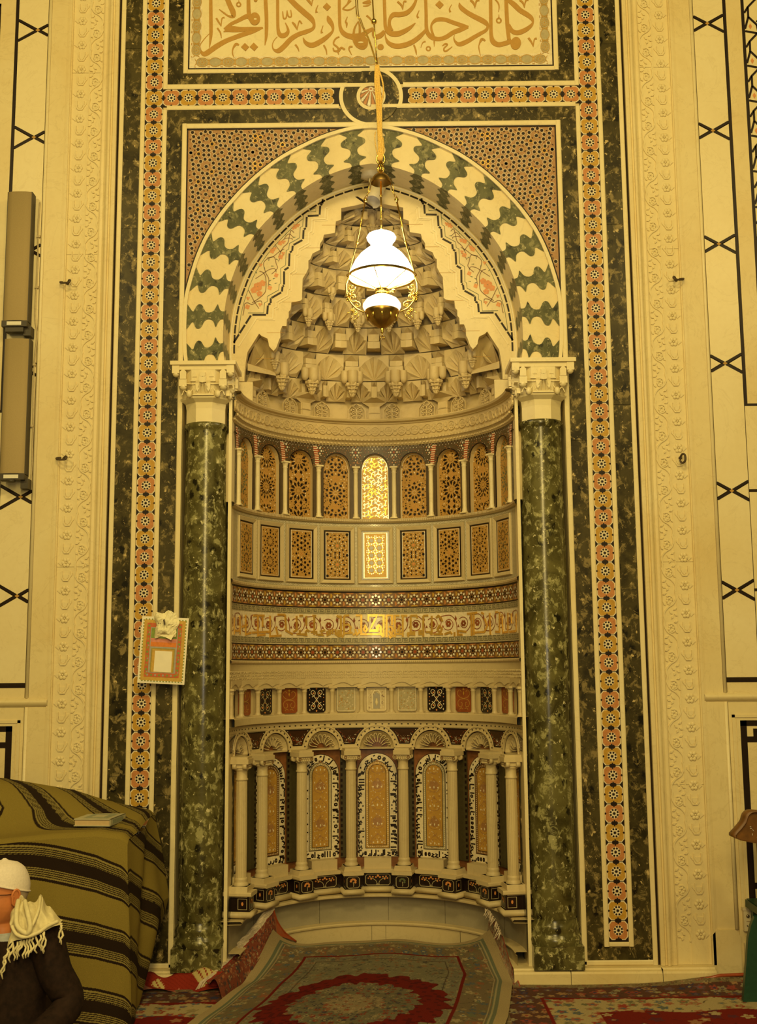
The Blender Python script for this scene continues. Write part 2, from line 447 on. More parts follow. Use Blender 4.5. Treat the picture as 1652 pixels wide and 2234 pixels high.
    pil.prism([(s*1.765, .25), (s*1.862, .25), (s*1.885, .22), (s*1.885, 0), (s*1.734, 0), (s*1.734, .22)], -.022, .004)
    pil.build('pilaster_strip', 'marble_cream', wall_back)
    bd = MB(); bd.tube([(s*1.873, -.004, .25), (s*1.873, -.004, 1.418)], .011, 8); bd.tube([(s*1.873, -.004, 1.466), (s*1.873, -.004, TOP)], .011, 8); bd.build('bead', 'marble_white', wall_back)
    # dado panel with black key-pattern frame
    dd = MB(); dd.box(*sorted((s*1.886, s*2.7)), -.006, .003, .0, 1.418); dd.build('dado_slab', 'marble_cream', wall_back)
    dd = MB(); dd.box(*sorted((s*1.902, s*2.7)), -.012, -.004, 1.335, 1.350); dd.box(*sorted((s*1.902, s*1.917)), -.012, -.004, .35, 1.350); dd.box(*sorted((s*1.925, s*1.931)), -.010, -.004, .36, 1.33)
    dd.build('panel_moulding', 'marble_cream', wall_back)
    dk = MB()
    dk.box(*sorted((s*1.945, s*1.978)), -.009, -.004, .369, 1.319); dk.box(*sorted((s*1.945, s*2.7)), -.009, -.004, 1.290, 1.319); dk.box(*sorted((s*1.945, s*2.7)), -.009, -.004, .369, .398)
    for (za, zb, zc) in ((1.205, 1.235, 1.262), (.483, .453, .426)):
        lo, hi = sorted((za, zb)); dk.box(*sorted((s*1.978, s*2.045)), -.009, -.004, lo, hi)
        lo, hi = sorted((zb, zc)); dk.box(*sorted((s*2.012, s*2.045)), -.009, -.004, lo, hi)
        dk.box(*sorted((s*2.012, s*2.09)), -.009, -.004, *sorted((zc-.001, zc+.014 if zc > 1 else zc-.014)))
    dk.build('key_pattern_frame', 'black_stone', wall_back)

# base plinth either side of the niche
for s, nm in ((-1, 'trim_2'), (1, 'trim_3')):
    t = MB(); prof = [(.004, .0), (-.085, .0), (-.085, .052), (-.078, .062), (-.060, .066), (-.055, .074), (.004, .074)]
    x0, x1 = s*.70, s*1.735; b = len(t.v)
    if s < 0: x0, x1 = x1, x0
    for (y, z) in prof: t.v += [(x0, y, z), (x1, y, z)]
    n = len(prof)
    for i in range(n-1): t.face((b+2*i, b+2*i+1, b+2*i+3, b+2*i+2), 0)
    t.face([b+2*i for i in range(n)], 0); t.face([b+2*i+1 for i in reversed(range(n))], 0)
    for xj in (.99, 1.46):
        t.box(s*xj-.0012, s*xj+.0012, -.0856, -.05, .0, .074, 1)
    t.build(nm, ['marble_cream', 'dark_groove'], kind='structure')
    f = MB(); f.box(*sorted((s*.70, s*1.06)), -.05, .3, 0, .072); f.build('trim_4' if s < 0 else 'trim_5', 'marble_cream', kind='structure')

# ------------------------------------------------------------------ green marble frame
frame = empty('marble_frame', 'tall frame of dark green marble slabs edged with white fillets round the niche', 'frame', (0, 0, 0))
def slab(x0, x1, z0, z1, mat='green_marble', y=-.002, nm='green_slab', par=None, d=.012):
    m = MB(); m.box(min(x0, x1), max(x0, x1), y, y+d, z0, z1); return m.build(nm, mat, par or frame)
def fillet(x0, x1, z0, z1, par=None, y=-.012, nm='white_fillet'):
    m = MB(); x0, x1 = sorted((x0, x1))
    # rounded strip: bevelled cross-section along its length
    if (x1-x0) < (z1-z0):
        w = x1-x0; pr = [(0, .010), (.0, .003), (.2, .0), (.8, .0), (1, .003), (1, .010)]
        b = len(m.v)
        for (u, dy) in pr: m.v += [(x0+u*w, y+dy, z0), (x0+u*w, y+dy, z1)]
        for i in range(len(pr)-1): m.face((b+2*i, b+2*i+2, b+2*i+3, b+2*i+1), 0, False)
        m.box(x0, x1, y+.009, .01, z0, z1)
    else:
        h = z1-z0; pr = [(0, .010), (.0, .003), (.2, .0), (.8, .0), (1, .003), (1, .010)]
        b = len(m.v)
        for (u, dy) in pr: m.v += [(x0, y+dy, z0+u*h), (x1, y+dy, z0+u*h)]
        for i in range(len(pr)-1): m.face((b+2*i, b+2*i+1, b+2*i+3, b+2*i+2), 0, False)
        m.box(x0, x1, y+.009, .01, z0, z1)
    return m.build(nm, 'marble_white', par or frame)
for s in (-1, 1):
    # outer green, in slabs with hairline joints
    for z0, z1 in ((.10, 1.05), (1.052, 2.02), (2.022, 3.05), (3.052, 4.10), (4.102, 5.2), (5.202, TOP)): slab(s*1.333, s*1.430, z0, z1)
    slab(s*1.09, s*1.333, .10, .165)
    for z0, z1 in ((.165, .95), (.952, 1.9), (1.902, 2.85), (2.852, 3.9), (3.902, 4.732)): slab(s*1.09, s*1.180, z0, z1)
    slab(s*1.09, s*1.180, 4.972, TOP)
    fillet(s*1.430, s*1.455, .075, TOP)
    fillet(s*1.308, s*1.333, .168, TOP)
    fillet(s*1.180, s*1.205, .168, 4.815); fillet(s*1.180, s*1.205, 4.943, TOP)
    fillet(s*1.205, s*1.308, .168, .19)
    fillet(s*1.063, s*1.090, .075, 4.730)
    fillet(s*1.063, s*1.430, .075, .10)
    g = MB(); g.box(*sorted((s*1.4555, s*1.468)), -.001, .004, .075, TOP); g.build('dark_joint', 'dark_groove', frame)
    fillet(s*1.063, s*1.090, 5.040, TOP)
slab(-1.18, 1.18, 4.732, 4.815); 
for a, b_ in ((-1.063, -.42), (-.418, .36), (.362, 1.063)): slab(a, b_, 4.972, 5.040)
slab(-1.09, -1.063, 4.972, 5.040); slab(1.063, 1.09, 4.972, 5.040)
fillet(-1.063, 1.063, 4.701, 4.730); fillet(-1.18, -.186, 4.815, 4.841); fillet(.0, 1.18, 4.815, 4.841)
fillet(-1.18, .0, 4.943, 4.972); fillet(.186, 1.18, 4.943, 4.972)
fillet(-1.063, 1.063, 5.040, 5.064)
for (r0, r1, y_, e0, e1) in ((.163, .185, -.0125, -20, 92), (.163, .185, -.0125, 160, 272), (.064, .084, -.0128, 0, 360)):
    kn = MB(); kn.ring(0, 4.886, r0, r1, y_, 0, 32, rad(e0), rad(e1), .012); kn.build('roundel_ring', 'marble_white', frame)   # interlaced roundel
kn = MB(); kn.disc(0, 4.886, .164, -.0105, 0, 40); 
kn.build('roundel_ground', 'green_marble', frame)
kn = MB(); kn.disc(0, 4.886, .066, -.0115, 0, 32)
for i in range(12):
    a = rad(-90+(i-5.5)*26); kn.flat([(0, 4.93), (.058*cos(a-.16), 4.886+.058*sin(a-.16)), (.063*cos(a), 4.886+.063*sin(a)), (.058*cos(a+.16), 4.886+.058*sin(a+.16))], -.0118, 1+i % 2)
kn.disc(0, 4.93, .014, -.0122, 2, 12); kn.disc(0, 4.93, .007, -.0125, 1, 10)
kn.build('roundel_mosaic', ['mosaic_brown', 'tile_orange', 'pearl'], frame)

# ------------------------------------------------------------------ mosaic border of square star tiles
border = empty('mosaic_border', 'border of alternating ochre and orange star tiles running up both sides and across', 'mosaic')
def tile_mesh(body):
    m = MB(); h = .0494; w = .0475
    oc = [(-w, -.030), (-w, .030), (-.034, h-.004), (-.012, h-.004), (0, h-.014), (.012, h-.004), (.034, h-.004), (w, .030), (w, -.030), (.034, -h+.004), (.012, -h+.004), (0, -h+.014), (-.012, -h+.004), (-.034, -h+.004)]
    m.prism([(x*1.055, z*1.05) for x, z in oc], -.0020, .004, 1)
    m.flat([(x*.955, z*.965) for x, z in oc], -.0028, 0)
    m.disc(0, 0, .0285, -.0031, 1, 16, star=.80)
    for i in range(8):
        a = pi/8+i*pi/4; m.disc(.0195*cos(a), .0195*sin(a), .0058, -.0035, 2, 6, a)
    m.disc(0, 0, .0105, -.0035, 2, 8, 0, star=.55)
    for sg in (-1, 1):            # black dumbbell between the tiles, notches at the sides
        m.flat([(-.018, sg*(h-.003)), (-.011, sg*(h+.0045)), (-.003, sg*(h)), (.003, sg*h), (.011, sg*(h+.0045)), (.018, sg*(h-.003)), (.011, sg*(h-.010)), (-.011, sg*(h-.010))][::1], -.0035, 2)
        m.flat([(-.0035, sg*(h-.016)), (.0035, sg*(h-.016)), (.0035, sg*(h+.0)), (-.0035, sg*h)], -.0036, 2)
        m.disc(sg*(w-.001), 0, .0065, -.0033, 2, 4)
    return m.mesh('tile', [body, 'tile_white', 'black_stone'])
tO, tC = tile_mesh('tile_orange'), tile_mesh('tile_ochre')
for s in (-1, 1):
    m = MB(); m.box(*sorted((s*1.205, s*1.308)), .0, .012, .19, TOP); m.build('black_bed', 'black_stone', border)
    for k in range(-10, 48):
        z = 4.891-k*.0988
        if z < .235: continue
        put('tile', tC if k % 2 == 0 else tO, border, (s*1.2565, 0, z))
m = MB(); m.box(-1.205, 1.205, .0, .012, 4.841, 4.943); m.build('black_bed', 'black_stone', border)
for s in (-1, 1):
    for k in range(1, 11):
        put('tile', tC if k % 2 == 0 else tO, border, (s*(1.2565-k*.0995), 0, 4.892), rot=(0, pi/2, 0))

# ------------------------------------------------------------------ carved marble border
for s in (-1, 1):
    side = 'left' if s < 0 else 'right'
    cb = empty('carved_border', 'upright cream marble border carved with rosettes and scrolls, %s of the niche' % side, 'border', group=None)
    m = MB()
    # stepped mouldings next to the black joint
    prof = [(1.468, -.004), (1.468, -.020), (1.476, -.024), (1.488, -.024), (1.494, -.018), (1.500, -.018), (1.503, -.028), (1.512, -.032), (1.520, -.028), (1.524, -.018), (1.536, -.014), (1.548, -.018), (1.552, -.018), (1.556, -.008), (1.560, -.008), (1.560, .003)]
    b = len(m.v)
    for (x, y) in prof: m.v += [(s*x, y, .075), (s*x, y, TOP)]
    for i in range(len(prof)-1):
        q = (b+2*i, b+2*i+2, b+2*i+3, b+2*i+1); m.face(q if s > 0 else q[::-1], 0, False)
    m.build('moulding', 'marble_cream', cb)
    m = MB()
    for z0, z1 in ((.075, .985), (.987, 2.17), (2.172, 3.95), (3.952, 5.05), (5.052, TOP)):
        m.box(*sorted((s*1.56, s*1.742)), -.004, .004, z0, z1)
    m.box(*sorted((s*1.634, s*1.640)), -.007, -.003, .075, TOP)
    m.build('carved_ground', 'marble_carved', cb)
    m = MB(); m.box(*sorted((s*1.735, s*1.765)), -.016, .004, .075, TOP); m.box(*sorted((s*1.742, s*1.756)), -.022, -.010, .075, TOP); m.build('edge_moulding', 'marble_cream', cb)
    # rosette: six petals and a pointed leaf on the outer side
    r = MB()
    for i in range(6):
        a = i*pi/3; r.sphere((.0165*cos(a), -.003, .0165*sin(a)), .0110, 0, 8, 5, (1, .7, 1))
    r.sphere((0, -.006, 0), .006, 0, 8, 4)
    r.prism([(s*.024, .018), (s*.044, 0), (s*.024, -.018), (s*.018, 0)], -.007, 0)
    ros = r.mesh('rosette', ['marble_carved'])
    # bracket: U-shaped three-lobed cup
    r = MB()
    r.prism([(-.022, .030), (-.022, -.010), (-.012, -.026), (.014, -.026), (.024, -.010), (.024, .030), (.018, .030), (.018, -.006), (.010, -.019), (-.009, -.019), (-.016, -.006), (-.016, .030)], -.011, 0)
    r.prism([(-.016, .012), (-.012, -.008), (0, -.018), (.012, -.008), (.018, .012)], -.006, 0)
    r.ribbon([(s*-.022, -.004), (s*-.034, .012), (s*-.034, .02)], -.008, 0, .008, w=.007)
    br = r.mesh('bracket', ['marble_carved'])
    # scroll unit: curling stem round a flower, flips every unit
    def scroll(fl):
        r = MB(); L = .152
        st = smooth_path([(fl*.030, .080), (fl*.034, .045), (fl*.018, .012), (fl*-.014, -.010), (fl*-.034, -.040), (fl*-.030, -.076)], 5)
        r.ribbon(st, -.009, 0, .009, w=.0075)
        sp = [(fl*(-.002)+.024*(1-t*.25)*cos(2.2-t*4.6), .030+.026*(1-t*.25)*sin(2.2-t*4.6)) for t in [i/12 for i in range(13)]]
        r.ribbon(sp, -.009, 0, .009, w=.006)
        for i in range(6):
            a = i*pi/3+.3; r.sphere((fl*-.002+.0115*cos(a), -.004, .030+.0125*sin(a)), .0085, 0, 7, 4, (1, .8, 1))
        for (x, z, a) in ((.026, -.016, .6), (.030, -.048, -.5), (-.028, .066, .4), (-.030, .012, 2.2), (.010, -.060, 1.1), (.004, -.036, 2.4)):
            r.prism([(fl*x+.013*cos(a), z+.013*sin(a)), (fl*x+.006*cos(a+1.6), z+.006*sin(a+1.6)), (fl*x-.011*cos(a), z-.011*sin(a)), (fl*x+.006*cos(a-1.6), z+.006*sin(a-1.6))], -.009, 0)
        return r.mesh('scroll', ['marble_carved'])
    sc0, sc1 = scroll(1), scroll(-1)
    k = 0; z = .225
    while z < 5.95:
        put('rosette', ros, cb, (s*1.684, -.004, z), scale=(1, .75, 1))
        put('bracket', br, cb, (s*1.684, -.004, z+.076), scale=(1, .6, 1))
        put('scroll', sc0 if k % 2 else sc1, cb, (s*1.598, -.004, z+.04), scale=(1, .7, 1))
        k += 1; z += .1515
for (px, py) in ((145, 617), (137, 1001), (1478, 610), (1487, 1000)):
    x, z = UX(px, py, -.03)
    h = MB(); sg = 1 if x > 0 else -1
    if py > 900 and x > 0:
        h.tube(smooth_path([(0, .02, .01), (.004, -.01, .022), (.012, -.03, .012), (.012, -.03, -.018), (.0, -.012, -.028), (-.008, .0, -.010)], 5), .006, 8)
    else:
        h.tube(smooth_path([(.0, .025, .006), (.016*-sg, -.01, .012), (.030*-sg, -.03, .004), (.022*-sg, -.035, -.010), (-.02*-sg, -.02, -.008), (-.034*-sg, -.004, .004), (-.016*-sg, .02, .010)], 5), .005, 8)
    h.sphere((0, .024, .006), .010, 0, 8, 6)
    where = ('upper' if py < 900 else 'lower') + (' left' if x < 0 else ' right')
    h.build('wall_hook', 'hook_dark', loc=(x, -.03, z), label='small dark looped metal hook on the carved border, %s of the four' % where, cat='hook', group='metal hooks on the carved borders')
# ------------------------------------------------------------------ calligraphy panel
cal = empty('calligraphy_panel', 'white marble panel with large golden brown Arabic lettering above the niche', 'inscription', (0, 0, 0))
m = MB(); m.box(-1.05, 1.05, -.004, .008, 5.072, TOP); m.build('marble_ground', 'marble_white', cal)
m = MB(); m.box(-1.062, 1.062, -.009, .004, 5.064, 5.072, 0)
for s in (-1, 1): m.box(*sorted((s*1.062, s*1.055)), -.007, .004, 5.064, TOP, 0)
m.build('dark_line', 'black_stone', cal)
m = MB(); m.box(-1.055, 1.055, -.0055, 0, 5.072, 5.145, 0)
for s in (-1, 1): m.box(*sorted((s*1.055, s*.985)), -.0055, 0, 5.145, TOP, 0)
m.build('border_ground', 'tile_white', cal)
def medal(ng, plainm):
    m = MB()
    m.ring(0, 0, .88, 1.0, -.0075, 0, 20)
    m.ring(0, 0, .62, .68, -.0073, 0, 20) if not plainm else None
    m.disc(0, 0, .88, -.0062, 1, 20)
    if not plainm:
        for i in range(10):
            a = 2*pi*i/10; m.flat([(.25*cos(a), .25*sin(a)), (.5*cos(a+.2), .5*sin(a+.2)), (.62*cos(a), .62*sin(a)), (.5*cos(a-.2), .5*sin(a-.2))], -.007, 0)
        m.disc(0, 0, .16, -.007, 2, 10)
    for sg in (-1, 1):
        for q in (-1, 1): m.flat([(sg*.92, q*.25), (sg*1.12, q*.75), (sg*1.2, q*.85), (sg*1.08, q*.35)], -.0078, 0)
        m.disc(sg*1.1, -1.0, .10, -.0078, 2, 8)
    m.xform(lambda x, y, z: (x*.0375, y, z*.029)); return m.mesh('medallion', ['gold_dull', 'meander_ground', 'tan_inlay'])
mdA, mdB = medal(0, False), medal(0, True)
k = 0; x = -.98
while x < 1.0:
    put('medallion', mdA if k % 2 == 0 else mdB, cal, (x, -.0005, 5.109)); x += .0755; k += 1
for s in (-1, 1):
    k = 0; z = 5.185
    while z < 6.05:
        put('medallion', mdA if k % 2 == 0 else mdB, cal, (s*1.016, -.0005, z), rot=(0, pi/2, 0), scale=(1, 1, .95)); z += .0755; k += 1

SK = [0]
def stroke(ox, sc, pts, nm='letter'):
    P = [((ox+p[0]/sc), (p[1]/sc), p[2]/sc) for p in pts]
    out = []
    for (px, py, w) in P:
        a = U(px, py, 0); out.append((a.x, a.z, w*.00272))
    if len(out) > 2: out = smooth_path(out, 6)
    m = MB(); SK[0] += 1; m.ribbon(out, -.0060-.00006*(SK[0] % 40), 0, .006)
    return m.build(nm, 'tan_inlay', cal)
def blob(ox, sc, pts, hole=None):
    P = [UX(ox+p[0]/sc, p[1]/sc) for p in pts]
    m = MB(); SK[0] += 1; m.prism(P, -.0086-.0001*(SK[0] % 9), 0)
    if hole:
        h = [UX(ox+hole[0]/sc+hole[2]/sc*cos(a), hole[1]/sc+hole[3]/sc*sin(a)) for a in [2*pi*i/10 for i in range(10)]]
        m.flat(h, -.0100, 1)
    return m.build('letter', ['tan_inlay', 'marble_white'], cal)
def ell(cx, cy, rx, ry, rot=0, n=20): return [(cx+rx*cos(2*pi*i/n)*cos(rot)-ry*sin(2*pi*i/n)*sin(rot), cy+rx*cos(2*pi*i/n)*sin(rot)+ry*sin(2*pi*i/n)*cos(rot)) for i in range(n)]
def loop(ox, sc, cx, cy, r, w): stroke(ox, sc, [(cx+r*cos(a), cy+r*sin(a), w) for a in [2*pi*i/10 for i in range(11)]])
S1, S2 = 7.867, 9.718
A, B, C, D, E_ = 410, 580, 720, 880, 1020
HI = -330
for ox, sc, pts in [
 (A, S1, [(400, HI, 40), (395, 0, 55), (397, 300, 60), (398, 600, 56), (372, 825, 12)]),
 (A, S1, [(372, 585, 10), (275, 690, 14), (212, 790, 18), (222, 885, 38), (290, 935, 88), (400, 870, 92), (500, 800, 92), (650, 715, 84), (800, 655, 80), (950, 600, 84), (1120, 550, 66), (1290, 485, 26)]),
 (A, S1, [(1290, 482, 22), (1100, 500, 62), (900, 515, 92), (740, 512, 105), (615, 555, 12)]),
 (A, S1, [(640, 520, 70), (740, 425, 62), (850, 370, 66), (1010, 290, 84), (1060, 300, 90)]),
 (A, S1, [(1045, HI, 60), (1042, 0, 62), (1048, 220, 70), (1075, 320, 80), (1140, 400, 70)]),
 (A, S1, [(660, -60, 84), (720, 90, 86), (775, 210, 92), (780, 290, 66), (700, 285, 32), (620, 230, 26), (540, 170, 14)]),
 (A, S1, [(490, 320, 30), (530, 385, 30), (575, 460, 12)]), (A, S1, [(572, 450, 14), (588, 330, 22), (632, 310, 30)]),
 (A, S1, [(508, 490, 28), (560, 570, 26), (578, 662, 10)]),
 (A, S1, [(1330, HI, 45), (1335, 0, 62), (1350, 300, 62), (1348, 600, 54), (1324, 785, 12)]),
 (A, S1, [(880, 780, 26), (825, 770, 46), (775, 850, 24), (770, 930, 18), (798, 1005, 10)]),
 (B, S1, [(205, HI, 50), (205, 0, 52), (206, 300, 52), (212, 500, 54), (240, 600, 74), (300, 622, 86), (360, 590, 74), (385, 520, 42), (338, 400, 14)]),
 (B, S1, [(292, 205, 16), (306, 318, 26), (350, 315, 22), (368, 190, 16)]), (B, S1, [(368, 200, 16), (390, 290, 24), (440, 290, 22), (430, 180, 14)]),
 (B, S1, [(455, 390, 22), (500, 440, 40), (542, 525, 10)]), (B, S1, [(540, 505, 16), (578, 372, 22), (620, 420, 26)]),
 (B, S1, [(330, -70, 84), (400, -20, 84), (520, 100, 92), (660, 225, 96), (780, 330, 90), (828, 420, 52), (810, 500, 54), (700, 552, 76), (560, 600, 78), (430, 682, 84), (320, 800, 86), (220, 880, 84), (140, 860, 30), (115, 790, 16), (140, 710, 12), (200, 640, 10)]),
 (B, S1, [(1062, 280, 20), (1090, 355, 84), (1140, 440, 64), (1152, 530, 36), (1090, 610, 60), (960, 710, 84), (800, 785, 90), (690, 745, 64), (640, 655, 10)]),
 (B, S1, [(898, 98, 10), (866, 180, 22), (874, 228, 44)]), (B, S1, [(985, 450, 10), (956, 540, 22), (966, 578, 44)]), (B, S1, [(1402, 298, 10), (1372, 380, 24), (1390, 415, 34), (1386, 486, 8)]),
 (B, S1, [(508, 775, 30), (550, 830, 28), (572, 892, 8)]), (B, S1, [(995, 785, 26), (1035, 860, 26), (1050, 945, 10)]),
 (B, S1, [(1262, 640, 24), (1195, 680, 26), (1165, 760, 26), (1230, 820, 30), (1255, 880, 40), (1180, 885, 30), (1155, 830, 18)]), (B, S1, [(1250, 880, 50), (1300, 830, 34), (1355, 862, 34)]), (B, S1, [(1240, 890, 40), (1252, 948, 8)]),
 (B, S1, [(1492, 810, 24), (1445, 815, 32), (1430, 860, 22), (1475, 950, 10)]),
 (B, S1, [(700, -10, 30), (750, 40, 44), (792, 112, 8)]), (B, S1, [(790, 90, 14), (805, 10, 20), (830, -10, 26)]),
 (C, S1, [(162, HI, 44), (162, 0, 50), (166, 300, 52), (178, 480, 56), (235, 580, 80), (330, 630, 92), (450, 640, 110), (560, 610, 90), (650, 550, 74), (745, 500, 52)]),
 (C, S1, [(440, 620, 100), (420, 700, 60), (470, 790, 62), (560, 825, 80), (618, 780, 62), (618, 700, 58), (540, 650, 60)]),
 (C, S1, [(490, 370, 12), (425, 490, 30), (408, 590, 40)]), (C, S1, [(488, 376, 14), (512, 470, 36), (512, 590, 40)]),
 (C, S1, [(745, 500, 40), (752, 600, 60), (800, 645, 84), (880, 610, 84), (935, 540, 50)]),
 (C, S1, [(930, HI, 50), (934, 0, 54), (944, 300, 56), (955, 470, 60), (1020, 570, 86), (1130, 595, 98), (1250, 560, 84), (1370, 490, 60), (1466, 405, 12)]),
 (C, S1, [(1050, 540, 80), (1020, 440, 58), (1030, 340, 54), (1090, 265, 84), (1200, 260, 88), (1310, 235, 82), (1400, 160, 66), (1460, 60, 46), (1500, -60, 34)]),
 (C, S1, [(1640, 530, 44), (1560, 620, 70), (1430, 722, 82), (1280, 785, 88), (1130, 802, 88), (1010, 750, 66), (958, 660, 26), (948, 560, 10)]),
 (C, S1, [(1160, 40, 34), (1225, 100, 32), (1252, 178, 8)]), (C, S1, [(1250, 160, 16), (1270, 40, 22), (1312, 40, 30)]),
 (C, S1, [(1530, 195, 10), (1496, 280, 26), (1516, 318, 36)]), (C, S1, [(1438, 785, 24), (1475, 870, 26), (1486, 950, 10)]),
 (C, S1, [(215, 165, 20), (300, 185, 30), (380, 160, 22), (440, 112, 10)]), (C, S1, [(220, 160, 26), (300, 80, 30), (345, 10, 70)]),
 (C, S1, [(628, 275, 36), (690, 330, 30), (735, 400, 14)]), (C, S1, [(560, 60, 24), (640, 50, 70), (700, 30, 60)]), (C, S1, [(570, 115, 18), (640, 110, 26), (700, 80, 14)]),
 (D, S2, [(475, HI, 62), (475, 0, 66), (484, 300, 68), (490, 600, 74), (530, 730, 92), (620, 810, 104), (750, 840, 92), (900, 800, 92), (1050, 705, 96), (1200, 645, 104), (1370, 585, 60)]),
 (D, S2, [(1385, 575, 30), (1280, 560, 80), (1160, 525, 92), (1030, 480, 90), (900, 432, 88), (780, 420, 92), (680, 445, 80), (602, 530, 46), (598, 640, 46), (640, 770, 50)]),
 (D, S2, [(1185, 70, 16), (1220, 165, 90), (1330, 260, 98), (1480, 350, 106), (1640, 430, 112), (1750, 500, 100), (1790, 570, 56), (1755, 650, 66), (1640, 720, 80), (1500, 800, 86), (1350, 890, 96), (1190, 950, 96), (1100, 890, 44), (1072, 815, 22), (1085, 755, 10)]),
 (D, S2, [(1028, 105, 10), (980, 200, 24), (996, 270, 46)]), (D, S2, [(335, 232, 10), (298, 340, 26), (316, 388, 46)]),
 (D, S2, [(228, 960, 24), (258, 1060, 34), (280, 1180, 10)]), (D, S2, [(372, 1022, 10), (410, 920, 22), (472, 890, 34)]), (D, S2, [(655, 885, 34), (656, 998, 8)]),
 (D, S2, [(826, 985, 16), (890, 942, 36), (932, 960, 30), (862, 1040, 30), (885, 1100, 36), (960, 1062, 28), (1038, 1000, 12)]),
 (D, S2, [(1425, 20, 40), (1490, 90, 38), (1522, 190, 8)]), (D, S2, [(1522, 160, 16), (1556, 40, 28), (1612, 20, 36)]),
 (E_, S1, [(395, HI, 60), (396, 0, 58), (400, 300, 58), (406, 600, 60), (440, 725, 86), (530, 775, 88), (650, 752, 82), (760, 712, 84)]),
 (E_, S1, [(660, HI, 60), (664, 0, 62), (675, 300, 66), (690, 500, 66), (712, 690, 60)]),
 (E_, S1, [(700, 10, 70), (800, 90, 90), (900, 185, 88), (1020, 260, 86), (1095, 320, 70), (1122, 390, 34), (1080, 460, 60), (980, 530, 80), (860, 572, 86), (765, 540, 74), (705, 430, 50)]),
 (E_, S1, [(1045, 660, 36), (1095, 730, 30), (1130, 815, 8)]), (E_, S1, [(1128, 795, 16), (1148, 685, 22), (1188, 672, 36)]),
 (E_, S1, [(305, 710, 26), (245, 685, 46), (200, 775, 18), (196, 835, 18), (222, 965, 10)]),
 (E_, S1, [(478, 0, 26), (530, 70, 24), (542, 140, 18), (530, 215, 8)]), (E_, S1, [(538, 258, 8), (538, 310, 20)]),
 (E_, S1, [(50, 10, 36), (105, 60, 32), (130, 145, 8)]), (E_, S1, [(130, 125, 14), (152, 25, 24), (205, 20, 30)]), (E_, S1, [(895, 10, 36), (950, 60, 32), (978, 145, 8)]), (E_, S1, [(976, 122, 14), (1000, 25, 26), (1045, 10, 30)])]:
    stroke(ox, sc, pts)
blob(A, S1, ell(1150, 335, 92, 108), (1160, 342, 26, 14)); blob(E_, S1, ell(828, 755, 88, 108, .2))
blob(C, S1, ell(870, 818, 54, 50)); blob(A, S1, ell(1165, 12, 30, 32))
blob(C, S1, ell(545, 720, 100, 100), (530, 742, 48, 16))
for ox, sc, cx, cy, r in ((A, S1, 985, 818, 68), (A, S1, 1136, 815, 70), (B, S1, 1050, 130, 68), (D, S2, 768, 116, 88)):
    blob(ox, sc, [(cx-r, cy), (cx-.05*r, cy-r), (cx+r, cy), (cx+.1*r, cy+r)])
loop(A, S1, 875, 88, 34, 22); stroke(A, S1, [(875, 10, 8), (880, 55, 24)])
loop(D, S2, 532, 1042, 42, 28); loop(E_, S1, 538, 362, 38, 26)

# ------------------------------------------------------------------ arch geometry
ZC = 3.62
EO = [(-17, 1.101), (-10, 1.082), (-3, 1.068), (4, 1.063), (11.4, 1.050), (19.8, 1.045), (25.6, 1.042), (32, 1.036), (39, 1.032), (46.4, 1.033), (53.8, 1.039), (60, 1.046), (67.8, 1.053), (74, 1.067), (80, 1.079), (85, 1.088), (90, 1.092)]
EI = [(-21, .888), (-8.2, .851), (.5, .834), (9.7, .821), (16, .813), (23, .810), (28.5, .804), (42.8, .797), (47.3, .799), (52.3, .804), (61.6, .815), (69, .828), (76, .838), (82, .849), (90, .862)]
def interp(T, e):
    e = min(max(e, T[0][0]), T[-1][0])
    for (a, ra), (b, rb) in zip(T, T[1:]):
        if e <= b: return ra+(rb-ra)*(e-a)/(b-a)
def fold(e): return e if e <= 90 else 180-e
def Ro(e): return interp(EO, fold(e))
def Ri(e): return interp(EI, fold(e))
def pol(r, e): return (r*cos(rad(e)), ZC+r*sin(rad(e)))
EB = -16.7       # outer springing
def e_in(r_target_z=3.305):
    return math.degrees(math.asin((r_target_z-ZC)/.88))
EBI = e_in()
arch = empty('niche_arch', 'horseshoe arch of interlocking green and cream marble voussoirs over the niche', 'arch')
m = MB()          # core, front disc ring and soffit
N = 80
def ring_pts(fn, e0, N=N): return [pol(fn(e0+(180-2*e0)*i/N), e0+(180-2*e0)*i/N) for i in range(N+1)]
o_ = ring_pts(Ro, EB); i_ = ring_pts(Ri, EBI)
for k in range(N):
    m.flat([i_[k], o_[k], o_[k+1], i_[k+1]], .003)
b = len(m.v)
for k in range(N+1): m.v += [(i_[k][0], .003, i_[k][1]), (i_[k][0], .245, i_[k][1])]
for k in range(N): m.face((b+2*k, b+2*k+1, b+2*k+3, b+2*k+2), 0, True)
m.build('arch_core', 'marble_cream', arch)
m = MB()
for k in range(N):
    e0 = EB+(180-2*EB)*k/N; e1 = EB+(180-2*EB)*(k+1)/N
    m.prism([pol(Ro(e0)-.020, e0), pol(Ro(e0), e0), pol(Ro(e1), e1), pol(Ro(e1)-.020, e1)], -.014, .004)
m.build('arch_fillet', 'marble_white', arch)
m = MB()
for k in range(N):
    e0 = EB+(180-2*EB)*k/N; e1 = EB+(180-2*EB)*(k+1)/N
    m.flat([pol(Ro(e0), e0), pol(Ro(e0)+.009, e0), pol(Ro(e1)+.009, e1), pol(Ro(e1), e1)], -.006)
m.build('dark_line', 'black_stone', arch)
